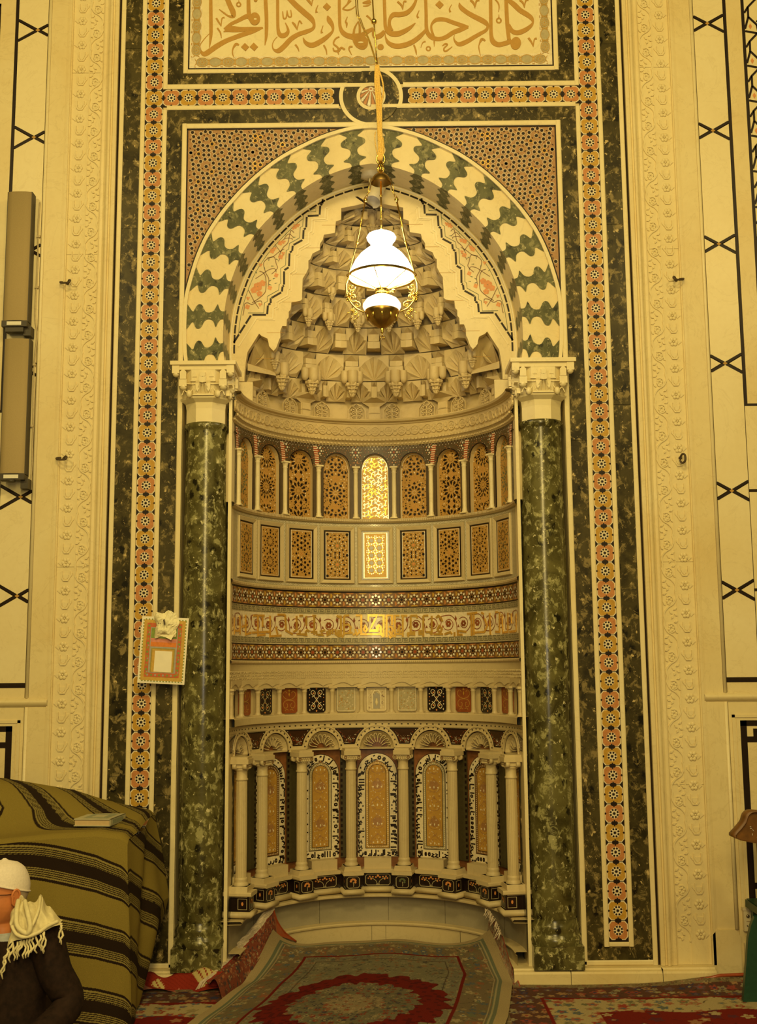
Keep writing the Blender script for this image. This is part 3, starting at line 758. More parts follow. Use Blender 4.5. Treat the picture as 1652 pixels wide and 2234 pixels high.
PW = [(0, .30), (.04, .30), (.08, .32), (.12, .42), (.155, .60), (.185, .80), (.205, .84), (.225, .72), (.25, .52), (.28, .38), (.33, .28), (.40, .23), (.46, .25), (.51, .33), (.55, .50), (.585, .68), (.62, .78), (.67, .82), (.72, .79), (.76, .68), (.79, .52), (.815, .38), (.835, .33), (.86, .36), (.89, .44), (.93, .58), (.97, .70), (1.0, .80)]
PS = [(0, .34), (.08, .36), (.15, .52), (.19, .62), (.24, .40), (.32, .30), (.40, .42), (.46, .60), (.52, .66), (.58, .56), (.64, .36), (.72, .32), (.80, .42), (.86, .60), (.90, .50), (.95, .36), (1, .34)]
PITCH_E = 12.3
gk = [90+sg*(6.15+PITCH_E*k) for sg in (-1, 1) for k in range(9)]
for ec in sorted(gk):
    m = MB(); hp = PITCH_E/2*.98
    rows = []
    for (t, w) in PW:
        w *= .84
        r0 = Ri(ec); r1 = Ro(ec)-.020; r = r0+(r1-r0)*t
        lo = max(ec-w*hp, EBI-.0); hi = min(ec+w*hp, 180-EBI)
        row = []
        for q in range(5):
            e = lo+(hi-lo)*q/4
            ra = Ri(e)+((Ro(e)-.020)-Ri(e))*t
            x, z = pol(ra, e); z = max(z, 3.306); row.append((x, -.0015, z))
        rows.append(row)
    def grid(rows):
        b = len(m.v); n = len(rows[0])
        for row in rows: m.v += row
        for j in range(len(rows)-1):
            for i in range(n-1):
                m.face((b+j*n+i, b+j*n+i+1, b+(j+1)*n+i+1, b+(j+1)*n+i)[::-1], 0)
    grid(rows)
    rows = []
    for (t, w) in PS:
        w *= .86
        row = []
        for q in range(5):
            e = ec-w*hp+2*w*hp*q/4; x, z = pol(Ri(e)-.0015, e); z = max(z, 3.306); row.append((x, -.0015+.245*t, z))
        rows.append(row[::-1])
    grid(rows)
    m.build('voussoir', 'green_voussoir', arch)
# mosaic spandrels ----------------------------------------------------------------------------
def in_span(x, z, mar=0.0):
    if abs(x) > 1.050-mar or z > 4.690-mar: return False
    r = math.hypot(x, z-ZC); e = math.degrees(math.atan2(z-ZC, abs(x)))
    return r > Ro(e)+.010+mar and z > 3.32+mar
for s in (-1, 1):
    sp = empty('mosaic_spandrel', '%s spandrel of the arch filled with fine orange, black and pearl star mosaic' % ('left' if s < 0 else 'right'), 'mosaic')
    m = MB()
    for k in range(N//2):
        e0 = EB+(90-EB)*k/(N//2); e1 = EB+(90-EB)*(k+1)/(N//2)
        a, b_ = pol(Ro(e0), e0), pol(Ro(e1), e1)
        def out(p, e):
            # ray outward until the frame
            d = (cos(rad(e)), sin(rad(e))); t1 = (1.063-p[0])/d[0] if d[0] > 1e-4 else 9; t2 = (4.702-p[1])/d[1] if d[1] > 1e-4 else 9
            t = max(0, min(t1, t2)); return (p[0]+d[0]*t, p[1]+d[1]*t)
        c, d_ = out(b_, e1), out(a, e0)
        P = [a, b_, c, d_]
        if (c[1] > 4.7) != (d_[1] > 4.7): P = [a, b_, c, (1.063, 4.702), d_]
        m.flat([(s*x, z) for x, z in P], .001)
    m.build('mosaic_ground', 'mosaic_ground', sp)
    m = MB(); m.box(*sorted((s*1.063, s*1.056)), -.004, .003, 3.31, 4.702, 0); m.box(*sorted((0, s*1.063)), -.004, .003, 4.694, 4.702, 0)
    m.build('dark_line', 'black_stone', sp)
    dots = MB(); lines = MB(); cand = []
    a_, b_ = .178, .168
    for i in range(-1, 8):
        for j in range(-1, 10):
            for q in (0, 1):
                cx = .06+(i+.5*q)*a_; cz = 4.64-(j+.5*q)*b_
                if in_span(cx, cz, .004): dots.disc(s*cx, cz, .0125, -.0012, 0, 8, 0, star=.5); cand.append((cx, cz))
                for k in range(10):
                    an = 2*pi*k/10+.16; cand.append((cx+.0455*cos(an), cz+.0445*sin(an)))
                for (ox, oz) in ((a_/2, 0), (0, b_/2)):
                    for k in range(4):
                        an = pi/4+k*pi/2; cand.append((cx+ox+.020*cos(an), cz+oz+.020*sin(an)))
    rr_ = random.Random(21); good = []
    cell = {}
    def near(x, z, d):
        ci, cj = int(x/.03), int(z/.03)
        return any(math.hypot(x-p[0], z-p[1]) < d for u_ in (-1, 0, 1) for v_ in (-1, 0, 1) for p in cell.get((ci+u_, cj+v_), ()))
    def addc(x, z): cell.setdefault((int(x/.03), int(z/.03)), []).append((x, z))
    for (x, z) in cand:
        if in_span(x, z, .006) and not near(x, z, .012): addc(x, z); good.append((x, z, 1))
    for t_ in range(9000):
        x, z = rr_.uniform(0, 1.05), rr_.uniform(3.35, 4.69)
        if in_span(x, z, .004) and not near(x, z, .0185): addc(x, z); good.append((x, z, 0))
    for (x, z, big) in good:
        if big: dots.disc(s*x, z, .0094, -.0012, 0, 6, x*40); lines.ribbon([(s*x+.0128*cos(t), z+.0128*sin(t)) for t in [x*40+2*pi*i/6 for i in range(6)]], -.0006, int(x*9973) % 23 == 0, w=.0022, closed=True)
        else:
            t = rr_.random()*6; dots.flat([(s*x+.0085*cos(t), z+.0085*sin(t)), (s*x+.003*cos(t+1.4), z+.003*sin(t+1.4)), (s*x-.007*cos(t-.5), z-.007*sin(t-.5)), (s*x-.003*cos(t+1.4), z-.003*sin(t+1.4))], -.0012, 0)
    dots.build('mosaic_chips', 'black_stone', sp, kind='stuff'); lines.build('pearl_lines', ['tile_white', 'gold'], sp, kind='stuff')

# ------------------------------------------------------------------ column niches, jambs
for s in (-1, 1):
    m = MB()
    m.box(*sorted((s*1.063, s*1.075)), -.004, .16, .072, 3.30); m.box(*sorted((s*.78, s*1.075)), .15, .20, .072, 3.30)
    m.build('trim_6' if s < 0 else 'trim_7', 'green_marble', kind='structure')
    m = MB(); m.box(*sorted((s*.785, s*.803)), -.004, .15, .0, 3.10); m.build('trim_8' if s < 0 else 'trim_9', 'marble_white', kind='structure')

# ------------------------------------------------------------------ great columns
def column(s):
    side = 'left' if s < 0 else 'right'
    cx = s*.933
    t = empty('marble_column', 'tall polished green breccia column with white carved capital, %s side of the niche' % side, 'column', (cx, .045, .072))
    m = MB()
    m.lathe([(.110, .215), (.117, .26), (.119, .6), (.119, 2.0), (.114, 2.84), (.114, 2.853), (.121, 2.858), (.124, 2.872), (.121, 2.886), (.112, 2.890)], 48)
    m.build('shaft', 'green_column', t)
    m = MB()
    m.lathe([(.138, .115), (.142, .135), (.138, .155), (.128, .165), (.126, .18), (.130, .195), (.126, .212), (.119, .222), (.117, .24)], 48)
    m.box(-.130, .130, -.13, .10, 0, .115); m.build('base', 'green_column', t)
    # capital -------------------------------------------------------
    cap = MB()
    def octa(r, z, sq, n=8, rot=pi/8):
        P = []
        for i in range(n):
            a = rot+2*pi*i/n; c_ = (r*cos(a), r*sin(a))
            mx = max(abs(c_[0]), abs(c_[1])); k = (r*.93/mx)*sq+(1-sq)
            P.append((c_[0]*k, c_[1]*k, z))
        return P
    secs = [octa(.116, 2.888, 0), octa(.116, 2.965, 0), octa(.121, 2.998, 0), octa(.150, 3.018, .3), octa(.152, 3.028, .3), octa(.140, 3.034, .5), octa(.157, 3.085, .75), octa(.166, 3.110, .9), octa(.170, 3.196, 1.0)]
    b = len(cap.v)
    for sct in secs: cap.v += sct
    for j in range(len(secs)-1):
        for i in range(8): cap.face((b+j*8+i, b+j*8+(i+1) % 8, b+(j+1)*8+(i+1) % 8, b+(j+1)*8+i), 0)
    cap.build('capital_bell', 'marble_white', t)
    m = MB(); m.box(-.180, .180, -.172, .10, 3.196, 3.218); m.box(-.166, .166, -.158, .10, 3.17, 3.197); m.build('abacus', 'marble_white', t)
    # muqarnas details on the front and inner faces
    def detail(rz, w, dist):
        g = MB()
        y = -dist
        # corner drops
        for q in (-1, 1):
            g.box(q*w-.020, q*w+.020, y-.006, y+.03, 3.150, 3.196); g.sphere((q*w, y+.012, 3.150), .0195, 0, 10, 6)
            x = q*(w-.040)
            for k, (z0, z1, r) in enumerate(((3.118, 3.160, .017), (3.078, 3.116, .021))):
                g.box(x-r, x+r, y-.002, y+.03, z0, z1)
            g.prism([(x-.017, 3.160), (x, 3.176), (x+.017, 3.160)], y-.001, y+.02, 0)
            g.sphere((x, y+.016, 3.078), .021, 0, 10, 6)
        for k, (z0, z1, r) in enumerate(((3.130, 3.152, .014), (3.098, 3.128, .018))):
            g.prism([(-r, z0), (0, z0-.004), (r, z0), (r, z1), (0, z1+.0), (-r, z1)], y-.016, y+.03)
        g.prism([(-.014, 3.153), (0, 3.168), (.014, 3.153)], y-.008, y+.02)
        # facets fanning beneath the mid prism
        for (x0, x1, x2, z0, z1) in ((-.010, .010, 0, 3.040, 3.092), (-.050, -.014, -.012, 3.040, 3.092), (.014, .050, .012, 3.040, 3.092)):
            bb = len(g.v); g.v += [(x0, y+.022, z0), (x1, y+.022, z0), (x2, y-.014, z1), (x0*.6, y+.02, z1), (x1*.6, y+.02, z1)]
            g.face((bb, bb+1, bb+2)); g.face((bb, bb+2, bb+3)); g.face((bb+1, bb+4, bb+2))
        for x in (-.030, .030):
            g.prism([(x-.012, 3.094), (x+.012, 3.094), (x+.008, 3.062), (x, 3.048), (x-.008, 3.062)], y+.002, y+.03)
        g.prism([(-.06, 3.029), (.06, 3.029), (.05, 3.037), (-.05, 3.037)], y+.008, y+.04)
        g.ribbon([(-.125, 3.094), (-.10, 3.094), (-.055, 3.090), (-.03, 3.094), (0, 3.088), (.03, 3.094), (.055, 3.090), (.10, 3.094), (.125, 3.094)], y+.004, 0, .02, w=.004)
        for q in (-1, 1):
            g.ribbon([(q*.118, 3.030), (q*.105, 3.060), (q*.075, 3.036), (q*.052, 3.078), (q*.030, 3.036)], y+.016, 0, .02, w=.0045)
            g.prism([(q*.070, 3.104), (q*.048, 3.128), (q*.040, 3.104)], y-.004, y+.03); g.prism([(q*.058, 3.130), (q*.044, 3.160), (q*.034, 3.130)], y-.002, y+.03)
            g.sphere((q*.078, y+.020, 3.040), .017, 0, 8, 6, (1, .8, 1.3))
        a = rz
        g.xform(lambda x, yy, z: (x*cos(a)-yy*sin(a), x*sin(a)+yy*cos(a), z))
        return g
    detail(0, .150, .158).build('capital_carving', 'marble_white', t)
    detail(-s*pi/2, .09, .158).build('capital_carving', 'marble_white', t)
    return t
column(-1); column(1)
# ------------------------------------------------------------------ hood: flat marble front with stepped opening
YH = .24
hoodf = empty('hood_front', 'flat cream marble arch panel with stepped inlaid bands framing the stalactite vault', 'panel')
OPEN = [(533, 832), (534, 808), (537, 785), (540, 768), (565.5, 727.7), (571, 733), (577, 735.5), (583.7, 739), (586, 748), (587, 754.5), (591, 760), (597, 765.4), (602, 760), (605, 753), (609, 741), (611.6, 736), (611.6, 722), (616, 711), (625, 711), (626, 697), (630, 692), (630, 680), (634, 676), (636, 660), (655.5, 656), (659, 653), (659, 640), (660.5, 608), (668, 596), (673, 585.6), (673, 568), (677, 565.5), (682, 553), (698, 545), (698, 533), (700.6, 528), (704, 524), (707, 512), (730.7, 508), (733, 483), (744.5, 479), (744.5, 454), (778, 447.6), (800, 442), (818, 436)]
OP = [UX(x, y, YH) for x, y in OPEN]
OP = [(min(-abs(x), 0), z) for x, z in OP]; OP[-1] = (0, OP[-1][1])
def outer_at(z):
    # left outer boundary x of the rear edge of the soffit at height z
    if z <= 3.31: return -.845
    lo, hi = -20.0, 90.0
    for _ in range(40):
        mid = (lo+hi)/2
        if pol(Ri(mid), mid)[1] < z: lo = mid
        else: hi = mid
    return -pol(Ri(lo), lo)[0]
for z in (3.40, 3.555, 3.74, 3.91, 4.07, 4.21):
    for s in (-1, 1):
        xi_ = max(x for x, zz in OP if abs(zz-z) < .08); m = MB(); m.box(*sorted((s*(-xi_+.012), s*(-xi_+.115))), YH-.0008, YH+.002, z, z+.0022); m.build('stone_joint', 'tan_inlay', hoodf)
for s in (-1, 1):
    m = MB()
    # contour polygon: opening upwards, outer boundary downwards
    L = [(x, z) for x, z in OP]
    outer = [pol(Ri(e)+.003, e) for e in [90-k*2.2 for k in range(50) if 90-k*2.2 > EBI]]
    outer = [(-x, z) for x, z in outer] + [(-.845, 3.29), (-.845, L[0][1])]
    P = L+outer
    m.prism([(s*-x, z) for x, z in P], YH, YH+.055)
    m.build('hood_panel', 'marble_cream', hoodf)
    # rounded outer bead and dashed line
    m = MB(); m.tube([(s*pol(Ri(e)-.010, e)[0], YH+.002, pol(Ri(e)-.010, e)[1]) for e in [EBI+3+k*(90-EBI-3)/36 for k in range(37)]], .009, 6); m.build('edge_bead', 'marble_white', hoodf)
    m = MB(); e = -13.0
    while e < 88:
        e2 = e+3.6
        m.ribbon([(s*pol(Ri(q)-.033, q)[0], pol(Ri(q)-.033, q)[1]) for q in (e, (e+e2)/2, e2)], YH-.0015, 0, .003, w=.0105)
        e += 4.15
    m.build('dashed_inlay', 'black_stone', hoodf)
    ST = [(509.2, 748.9), (548.5, 687), (583, 687), (584.7, 665), (590.8, 662), (590.8, 651), (615.3, 637), (616.7, 624.5), (620, 623), (620, 589.7), (630.6, 582.8), (632, 550.7), (637.6, 548), (639, 535.4), (661.3, 523), (662.6, 500.6), (668, 497.8), (669.6, 471.4), (697.5, 470), (698.9, 447.7), (703.6, 445), (704.4, 434)]
    Z = [UX(x, y, YH) for x, y in ST]; Z = [(s*-x, z) for x, z in Z]
    m = MB()
    for a, b_ in zip(Z, Z[1:]):
        L_ = math.hypot(b_[0]-a[0], b_[1]-a[1]); n = max(1, round(L_/.07))
        for k in range(n):
            t0 = (k+.07)/n; t1 = (k+.93)/n
            m.ribbon([(a[0]+(b_[0]-a[0])*t0, a[1]+(b_[1]-a[1])*t0), (a[0]+(b_[0]-a[0])*t1, a[1]+(b_[1]-a[1])*t1)], YH-.0015, 0, .003, w=.0115)
    m.build('stepped_inlay', 'black_stone', hoodf)
    def shift(P, d, dz):
        return [(x+s*d, z+dz) for x, z in P]
    m = MB(); m.ribbon(shift(Z, -.031, -.022)[:-1], YH-.004, 0, .006, w=.0075); m.ribbon(shift(Z, -.045, -.032)[1:-1], YH-.003, 0, .004, w=.004)
    m.build('stepped_moulding', 'marble_white', hoodf)
    m = MB(); m.ribbon(shift(Z, .020, .012)[1:-4], YH-.0012, 0, .002, w=.0032)
    m.ribbon([(s*pol(Ri(q)-.056, q)[0], pol(Ri(q)-.056, q)[1]) for q in [-6+k*3 for k in range(22)]], YH-.0012, 0, .002, w=.003)
    Tt = [UX(x, y, YH) for x, y in ((672, 462), (689, 453), (689, 462))]; m.ribbon([(s*-x, z) for x, z in Tt], YH-.0012, 0, .002, w=.003, closed=True)
    m.build('hairline_inlay', 'green_inlay', hoodf)
    # flower inlay
    fl = MB()
    K = lambda pts: [(s*-p[0], p[1]) for p in [UX(500+x/3.988, 400+y/3.988, YH) for x, y in pts]]
    for path, w in (([(120, 1150), (130, 1100), (135, 1050), (165, 1040), (200, 1055), (240, 1030), (280, 1025), (285, 1060)], .0045), ([(260, 1090), (215, 1020), (185, 960), (170, 930)], .0045), ([(200, 1040), (260, 1000), (305, 960), (320, 920), (320, 830), (300, 780), (265, 765)], .005),
                    ([(340, 900), (345, 830), (320, 780), (300, 700), (330, 660), (390, 640), (410, 700), (420, 740), (370, 790)], .0045), ([(230, 830), (290, 790), (350, 750), (400, 745), (410, 775)], .004), ([(330, 650), (380, 640), (430, 600), (480, 570)], .004), ([(450, 600), (420, 560), (400, 530)], .004), ([(430, 640), (470, 560), (510, 520), (525, 460), (540, 410), (565, 430)], .0048), ([(440, 520), (490, 480), (545, 480), (550, 495)], .004), ([(480, 480), (520, 440), (560, 470)], .004), ([(430, 680), (450, 640), (480, 620)], .004)):
        fl.ribbon(smooth_path(K(path), 4), YH-.0015, 0, .002, w=w)
    for (x, y, a) in ((350, 850, .5), (385, 830, .3), (350, 880, -.3), (400, 870, .2), (240, 780, 2.2), (310, 740, 1.9), (405, 560, 2), (450, 640, .2), (345, 670, 1.3), (370, 720, 0), (360, 1000, .4), (250, 900, 2.4), (490, 450, 1.2), (560, 470, .1), (410, 660, -.5)):
        (px, pz), = K([(x, y)]); a = a if s < 0 else pi-a
        fl.flat([(px-.003*sin(a), pz+.003*cos(a)), (px+.016*cos(a), pz+.016*sin(a)), (px+.003*sin(a), pz-.003*cos(a)), (px-.004*cos(a), pz-.004*sin(a))], YH-.0016, 1)
    for (x, y, n, r) in ((160, 1075, 4, 11), (270, 1055, 3, 8), (165, 1000, 3, 8), (250, 900, 6, 19), (290, 870, 5, 14), (215, 930, 5, 14), (265, 960, 5, 13), (355, 910, 4, 10), (410, 800, 4, 10), (275, 710, 3, 8), (375, 590, 4, 11), (395, 570, 3, 9), (445, 520, 4, 11), (475, 510, 3, 9), (450, 640, 4, 11), (470, 610, 3, 8), (580, 375, 3, 11), (600, 365, 3, 9), (560, 390, 3, 8)):
        (px, pz), = K([(x, y)]); r *= .00095
        for k in range(n):
            a = 2*pi*k/n+.4; fl.disc(px+r*.8*cos(a), pz+r*.8*sin(a), r*.72, YH-.0017, 2, 7)
    fl.build('flower_inlay', ['mosaic_brown', 'green_inlay', 'orange_inlay'], hoodf, kind='stuff')

# ------------------------------------------------------------------ stalactite vault
hood = empty('stalactite_vault', 'carved cream marble stalactite half dome of faceted cells and drops filling the hood', 'vault')
# plan at each level: half width a, depth b measured from y0
LV = [(3.135, .790, .790, 0.00), (3.262, .755, .490, .30), (3.385, .725, .440, .30), (3.545, .655, .40, .30), (3.700, .560, .34, .30), (3.868, .470, .27, .30), (4.018, .385, .21, .30), (4.140, .300, .155, .30), (4.262, .215, .10, .30), (4.352, .110, .04, .30)]
def plan(lv, ph):
    z, a, b_, y0 = LV[lv] if isinstance(lv, int) else lv
    return (a*sin(ph), y0+b_*cos(ph))
def lerp_lv(l, t):
    A_, B_ = LV[l], LV[l+1]; return tuple(p+(q-p)*t for p, q in zip(A_, B_))
back_ = MB(); nphi = 36
b = 0
for lv in range(len(LV)):
    for i in range(nphi+1):
        ph = rad((-92 if lv < 1 else -90)+(184 if lv < 1 else 180)*i/nphi); x, y = plan(max(lv-1, 1), ph) if lv > 1 else plan(lv, ph)
        back_.v.append((x*1.03, y+.02, LV[lv][0]))
for lv in range(len(LV)-1):
    for i in range(nphi):
        k = lv*(nphi+1)+i; back_.face((k, k+1, k+nphi+2, k+nphi+1), 0, True)
tb = len(back_.v); back_.v.append((0, .27, 4.42))
for i in range(nphi): back_.face(((len(LV)-1)*(nphi+1)+i, (len(LV)-1)*(nphi+1)+i+1, tb))
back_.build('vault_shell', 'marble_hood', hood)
NS = MB
def fan_cell(lv, p0, p1, deep=1.0, style=0, pleat=6):
    """hollow faceted niche between angles p0,p1: back line at level lv, hood lip at lv+1"""
    m = MB(); zb = LV[lv][0]; zt = LV[lv+1][0]; H = zt-zb
    pm = (p0+p1)/2
    def F(u, t, inn):      # u -1..1 across, t height, inn 0 back..1 front
        ph = pm+(p1-p0)/2*u; xb, yb = plan(lv, ph); xf, yf = plan(lv+1, ph)
        return (xb+(xf-xb)*inn, yb+(yf-yb)*inn, zb+H*t)
    apex = F(0, .04, .02)
    arc = [(-.94, .02), (-.92, .34), (-.86, .56), (-.60, .74), (-.30, .86), (0, .95), (.30, .86), (.60, .74), (.86, .56), (.92, .34), (.94, .02)]
    if style == 1: arc = [(-.94, .02), (-.94, .50), (-.70, .52), (-.70, .62), (-.30, .80), (0, .95), (.30, .80), (.70, .62), (.70, .52), (.94, .50), (.94, .02)]
    b = len(m.v); m.v.append(apex)
    rim = [F(u, t, 1.0 if t > .1 else .12) for u, t in arc]
    m.v += rim
    n = len(arc)
    # pleated fan: between rim points a ridge that comes forward
    mid = []
    for i in range(n-1):
        (u0, t0), (u1, t1) = arc[i], arc[i+1]
        q = F((u0+u1)/2*.72, (t0+t1)/2*.72+.02, .30+.35*(i % 2))
        mid.append(q)
    bm_ = len(m.v); m.v += mid
    for i in range(n-1):
        m.face((b, bm_+i, b+1+i)); m.face((b, b+2+i, bm_+i)); m.face((bm_+i, b+2+i, b+1+i))
    # front face round the opening
    fr = [F(-1, 0, .12), F(-1, .5, 1), F(-1, 1, 1), F(-.5, 1, 1), F(0, 1, 1), F(.5, 1, 1), F(1, 1, 1), F(1, .5, 1), F(1, 0, .12)]
    bf = len(m.v); m.v += fr
    mp = [0, 2, 2, 4, 5, 6, 8, 8, 10]
    R_ = [b+1+k for k in range(n)]
    m.face((bf+0, R_[0], R_[1], R_[2], bf+1)); m.face((bf+1, R_[2], R_[3], bf+2)); m.face((bf+2, R_[3], R_[4], bf+3)); m.face((bf+3, R_[4], R_[5], bf+4))
    m.face((bf+4, R_[5], R_[6], bf+5)); m.face((bf+5, R_[6], R_[7], bf+6)); m.face((bf+6, R_[7], R_[8], bf+7)); m.face((bf+7, R_[8], R_[9], R_[10], bf+8))
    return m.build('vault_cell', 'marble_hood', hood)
def block_cell(lv, p0, p1, out=.03, roof=True, courses=2, z_lo=.10):
    """stack of small cut blocks under a dark pointed recess"""
    m = MB(); zb = LV[lv][0]; zt = LV[lv+1][0]; H = zt-zb
    def Q(ph, z, o):
        xf, yf = plan(lv+1, ph); L = math.hypot(sin(ph), cos(ph))
        return (xf-sin(ph)*o, yf-cos(ph)*o, z)
    def blk(za, zc, f, o):
        pa, pb = (p0+p1)/2-(p1-p0)/2*f, (p0+p1)/2+(p1-p0)/2*f; pc = (p0+p1)/2
        vs = [Q(pa, za, o-.02), Q(pa, za, o), Q(pc, za-.004, o+.006), Q(pb, za, o), Q(pb, za, o-.10), Q(pa, za, o-.10)]
        ve = [Q(pa, zc, o-.02), Q(pa, zc, o), Q(pc, zc-.002, o+.006), Q(pb, zc, o), Q(pb, zc, o-.10), Q(pa, zc, o-.10)]
        b = len(m.v); m.v += vs+ve
        m.face((b+1, b+2, b+8, b+7)); m.face((b+2, b+3, b+9, b+8)); m.face((b+5, b+1, b+7, b+11)); m.face((b+3, b+4, b+10, b+9))
        m.face((b+5, b+4, b+3, b+2, b+1)); m.face((b+7, b+8, b+9, b+10, b+11))
    top = .74 if roof else .98
    for c in range(courses):
        za = zb+H*(z_lo+(top-z_lo)*c/courses)+.002; zc = zb+H*(z_lo+(top-z_lo)*(c+1)/courses)-.002
        blk(za, zc, .94-.10*c, out-.004*c)
    if roof:     # pyramid shaped recess roof
        pa, pb, pc = p0, p1, (p0+p1)/2
        b = len(m.v); m.v += [Q(pa, zb+H*.74, -.03), Q(pb, zb+H*.74, -.03), Q(pc, zt, .004), Q(pa, zt, 0), Q(pb, zt, 0), Q(pc, zb+H*.74, -.05)]
        m.face((b, b+5, b+2)); m.face((b+5, b+1, b+2)); m.face((b, b+2, b+3)); m.face((b+1, b+4, b+2))
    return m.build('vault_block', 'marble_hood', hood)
def pendant(lv, ph, z, sc=1.0, o=.03, three=True):
    x, y = plan(lv+1, ph); x -= sin(ph)*o; y -= cos(ph)*o
    m = MB()
    pr = [(.001, -.098), (.008, -.094), (.013, -.082), (.017, -.066), (.024, -.050), (.030, -.034), (.028, -.028)]
    b = len(m.v); n = 16
    for (r, dz) in pr:
        for i in range(n):
            a = 2*pi*i/n; q = r*(1+.16*((i % 2)*2-1)*(1 if r > .01 else 0)); m.v.append((q*cos(a), q*sin(a), dz))
    for j in range(len(pr)-1):
        for i in range(n): m.face((b+j*n+i, b+j*n+(i+1) % n, b+(j+1)*n+(i+1) % n, b+(j+1)*n+i))
    for dz in (-.075, -.058, -.043):
        m.lathe([(.016+(dz+.075)*.42, dz-.003), (.020+(dz+.075)*.42, dz), (.016+(dz+.075)*.42, dz+.003)], 16)
    for (dx, dy, r, h0, h1) in ((0, -.012, .024, -.028, .030), (-.036, .006, .018, -.018, .030), (.036, .006, .018, -.018, .030)) if three else ((0, -.006, .022, -.028, .02),):
        m.lathe([(.001, h0-.012), (r*.6, h0-.008), (r*.95, h0+.004), (r, h0+.02), (r, h1)], 14, (dx, dy, 0))
    m.xform(lambda X, Y, Z_: (X*sc, Y*sc, Z_*sc))
    return m.build('pendant', 'marble_hood', hood, loc=(x, y, z), rz=-ph)
# frieze of carved arched panels and twin blocks (level 0)
def arch_panel(ph, w):
    x, y = plan(0, ph); m = MB(); z0 = 3.142; h = .112; q = w/2
    out = [(-q, z0), (-q, z0+h*.62), (-q*.6, z0+h*.88), (0, z0+h), (q*.6, z0+h*.88), (q, z0+h*.62), (q, z0)]
    m.ribbon(out, -.010, 0, .010, w=.005)
    m.ribbon([(0, z0), (0, z0+h*.75)], -.009, 0, .009, w=.007)
    for sg in (-1, 1):
        for k in range(4):
            zz = z0+.010+k*.024; L = q*(.78 if k < 3 else .5)
            m.ribbon(smooth_path([(0, zz), (sg*L*.5, zz+.004), (sg*L*.85, zz+.014), (sg*L*.6, zz+.021), (sg*L*.45, zz+.014)], 4), -.009, 0, .009, w=.0052)
    return m.build('carved_panel', 'marble_hood', hood, loc=(x, y, 0), rz=-ph)
sp_ = rad(16.4)
for k in range(-5, 6):
    ph = k*sp_
    if abs(ph) > rad(88): continue
    if k % 2 == 0:
        x, y = plan(0, ph)
        for j in range(2):
            m = MB(); m.box(-.034, .034, -.012, .02, 3.146+j*.046, 3.190+j*.046); m.box(-.026, .026, -.016, .0, 3.150+j*.046, 3.186+j*.046); m.build('vault_block', 'marble_hood', hood, loc=(x, y, 0), rz=-ph)
        m = MB(); b = 0
        m.v += [(-.075, -.012, 3.262), (.075, -.012, 3.262), (0, .012, 3.240), (-.036, -.004, 3.238), (.036, -.004, 3.238), (0, -.075, 3.290), (-.075, -.03, 3.29), (.075, -.03, 3.29)]
        m.face((3, 4, 1, 0)); m.face((0, 5, 6)); m.face((1, 7, 5)); m.face((3, 2, 4)); m.face((0, 1, 5))
        m.build('vault_facet', 'marble_hood', hood, loc=(x, y, 0), rz=-ph)
for k in range(-8, 9):
    if k % 4 in (1, 3): arch_panel(k*sp_/2+0, .105) if abs(k*sp_/2) < rad(86) else None
for k in (-5, -3, -1, 1, 3, 5):
    pass
# tiers
for s in (-1, 1):
    m = MB(); m.box(*sorted((s*.792, s*.85)), 0.0, .25, 3.12, 3.32); m.box(*sorted((s*.70, s*.85)), .232, .26, 3.145, 3.26); m.build('impost_block', 'marble_cream', hoodf)
def tier(lv, n_fan, blk_w, off, pend=None, style=0, span=88, courses=2):
    step = rad(2*span/n_fan); p = -rad(span)
    for i in range(n_fan):
        c = p+step*(i+.5)+off
        fan_cell(lv, c-step/2+blk_w/2, c+step/2-blk_w/2, 1, (style+i) % 2 if style == 2 else style)
    for i in range(n_fan+1):
        c = p+step*i+off
        if abs(c) > rad(82): continue
        block_cell(lv, c-blk_w/2, c+blk_w/2, .022, True, courses, .14 if not pend else .30)
        if pend:
            H = LV[lv+1][0]-LV[lv][0]; pendant(lv, c, LV[lv][0]+H*.30-.03*pend, pend)
tier(1, 14, rad(3.0), 0, None, 1, 88, 1)
tier(2, 7, rad(8.5), 0, 1.3, 0, 87)
tier(3, 8, rad(8.5), 0, None, 2, 88)
tier(4, 7, rad(8), 0, .85, 0, 87)
tier(5, 6, rad(13), 0, None, 2, 88)
tier(6, 5, rad(12), 0, None, 1, 88)
tier(7, 4, rad(16), 0, None, 0, 86)
tier(8, 3, rad(20), 0, None, 0, 86, 1)
for k in (-1, 1): pendant(5, k*rad(44), 3.87, .62); pendant(5, k*rad(14), 3.865, .55, three=False)
pendant(7, 0, 4.30, 1.15, .01)
# front corner cells beside the stepped front
for s in (-1, 1):
    m = MB()
    x0, x1 = s*.735, s*.56
    m.v += [(s*.74, .30, 3.39), (s*.74, .42, 3.39), (s*.63, .44, 3.37), (s*.655, .31, 3.565), (s*.70, .30, 3.50), (s*.60, .32, 3.50), (s*.59, .42, 3.37), (s*.74, .31, 3.35), (s*.58, .40, 3.34)]
    m.face((1, 2, 4)); m.face((2, 3, 4)); m.face((2, 5, 3)); m.face((2, 6, 5)); m.face((0, 1, 4)); m.face((0, 7, 8, 6)); m.face((0, 6, 2, 1))
    m.build('vault_facet', 'marble_hood', hood)
    pendant(2, s*rad(76), 3.455, .85, .05)

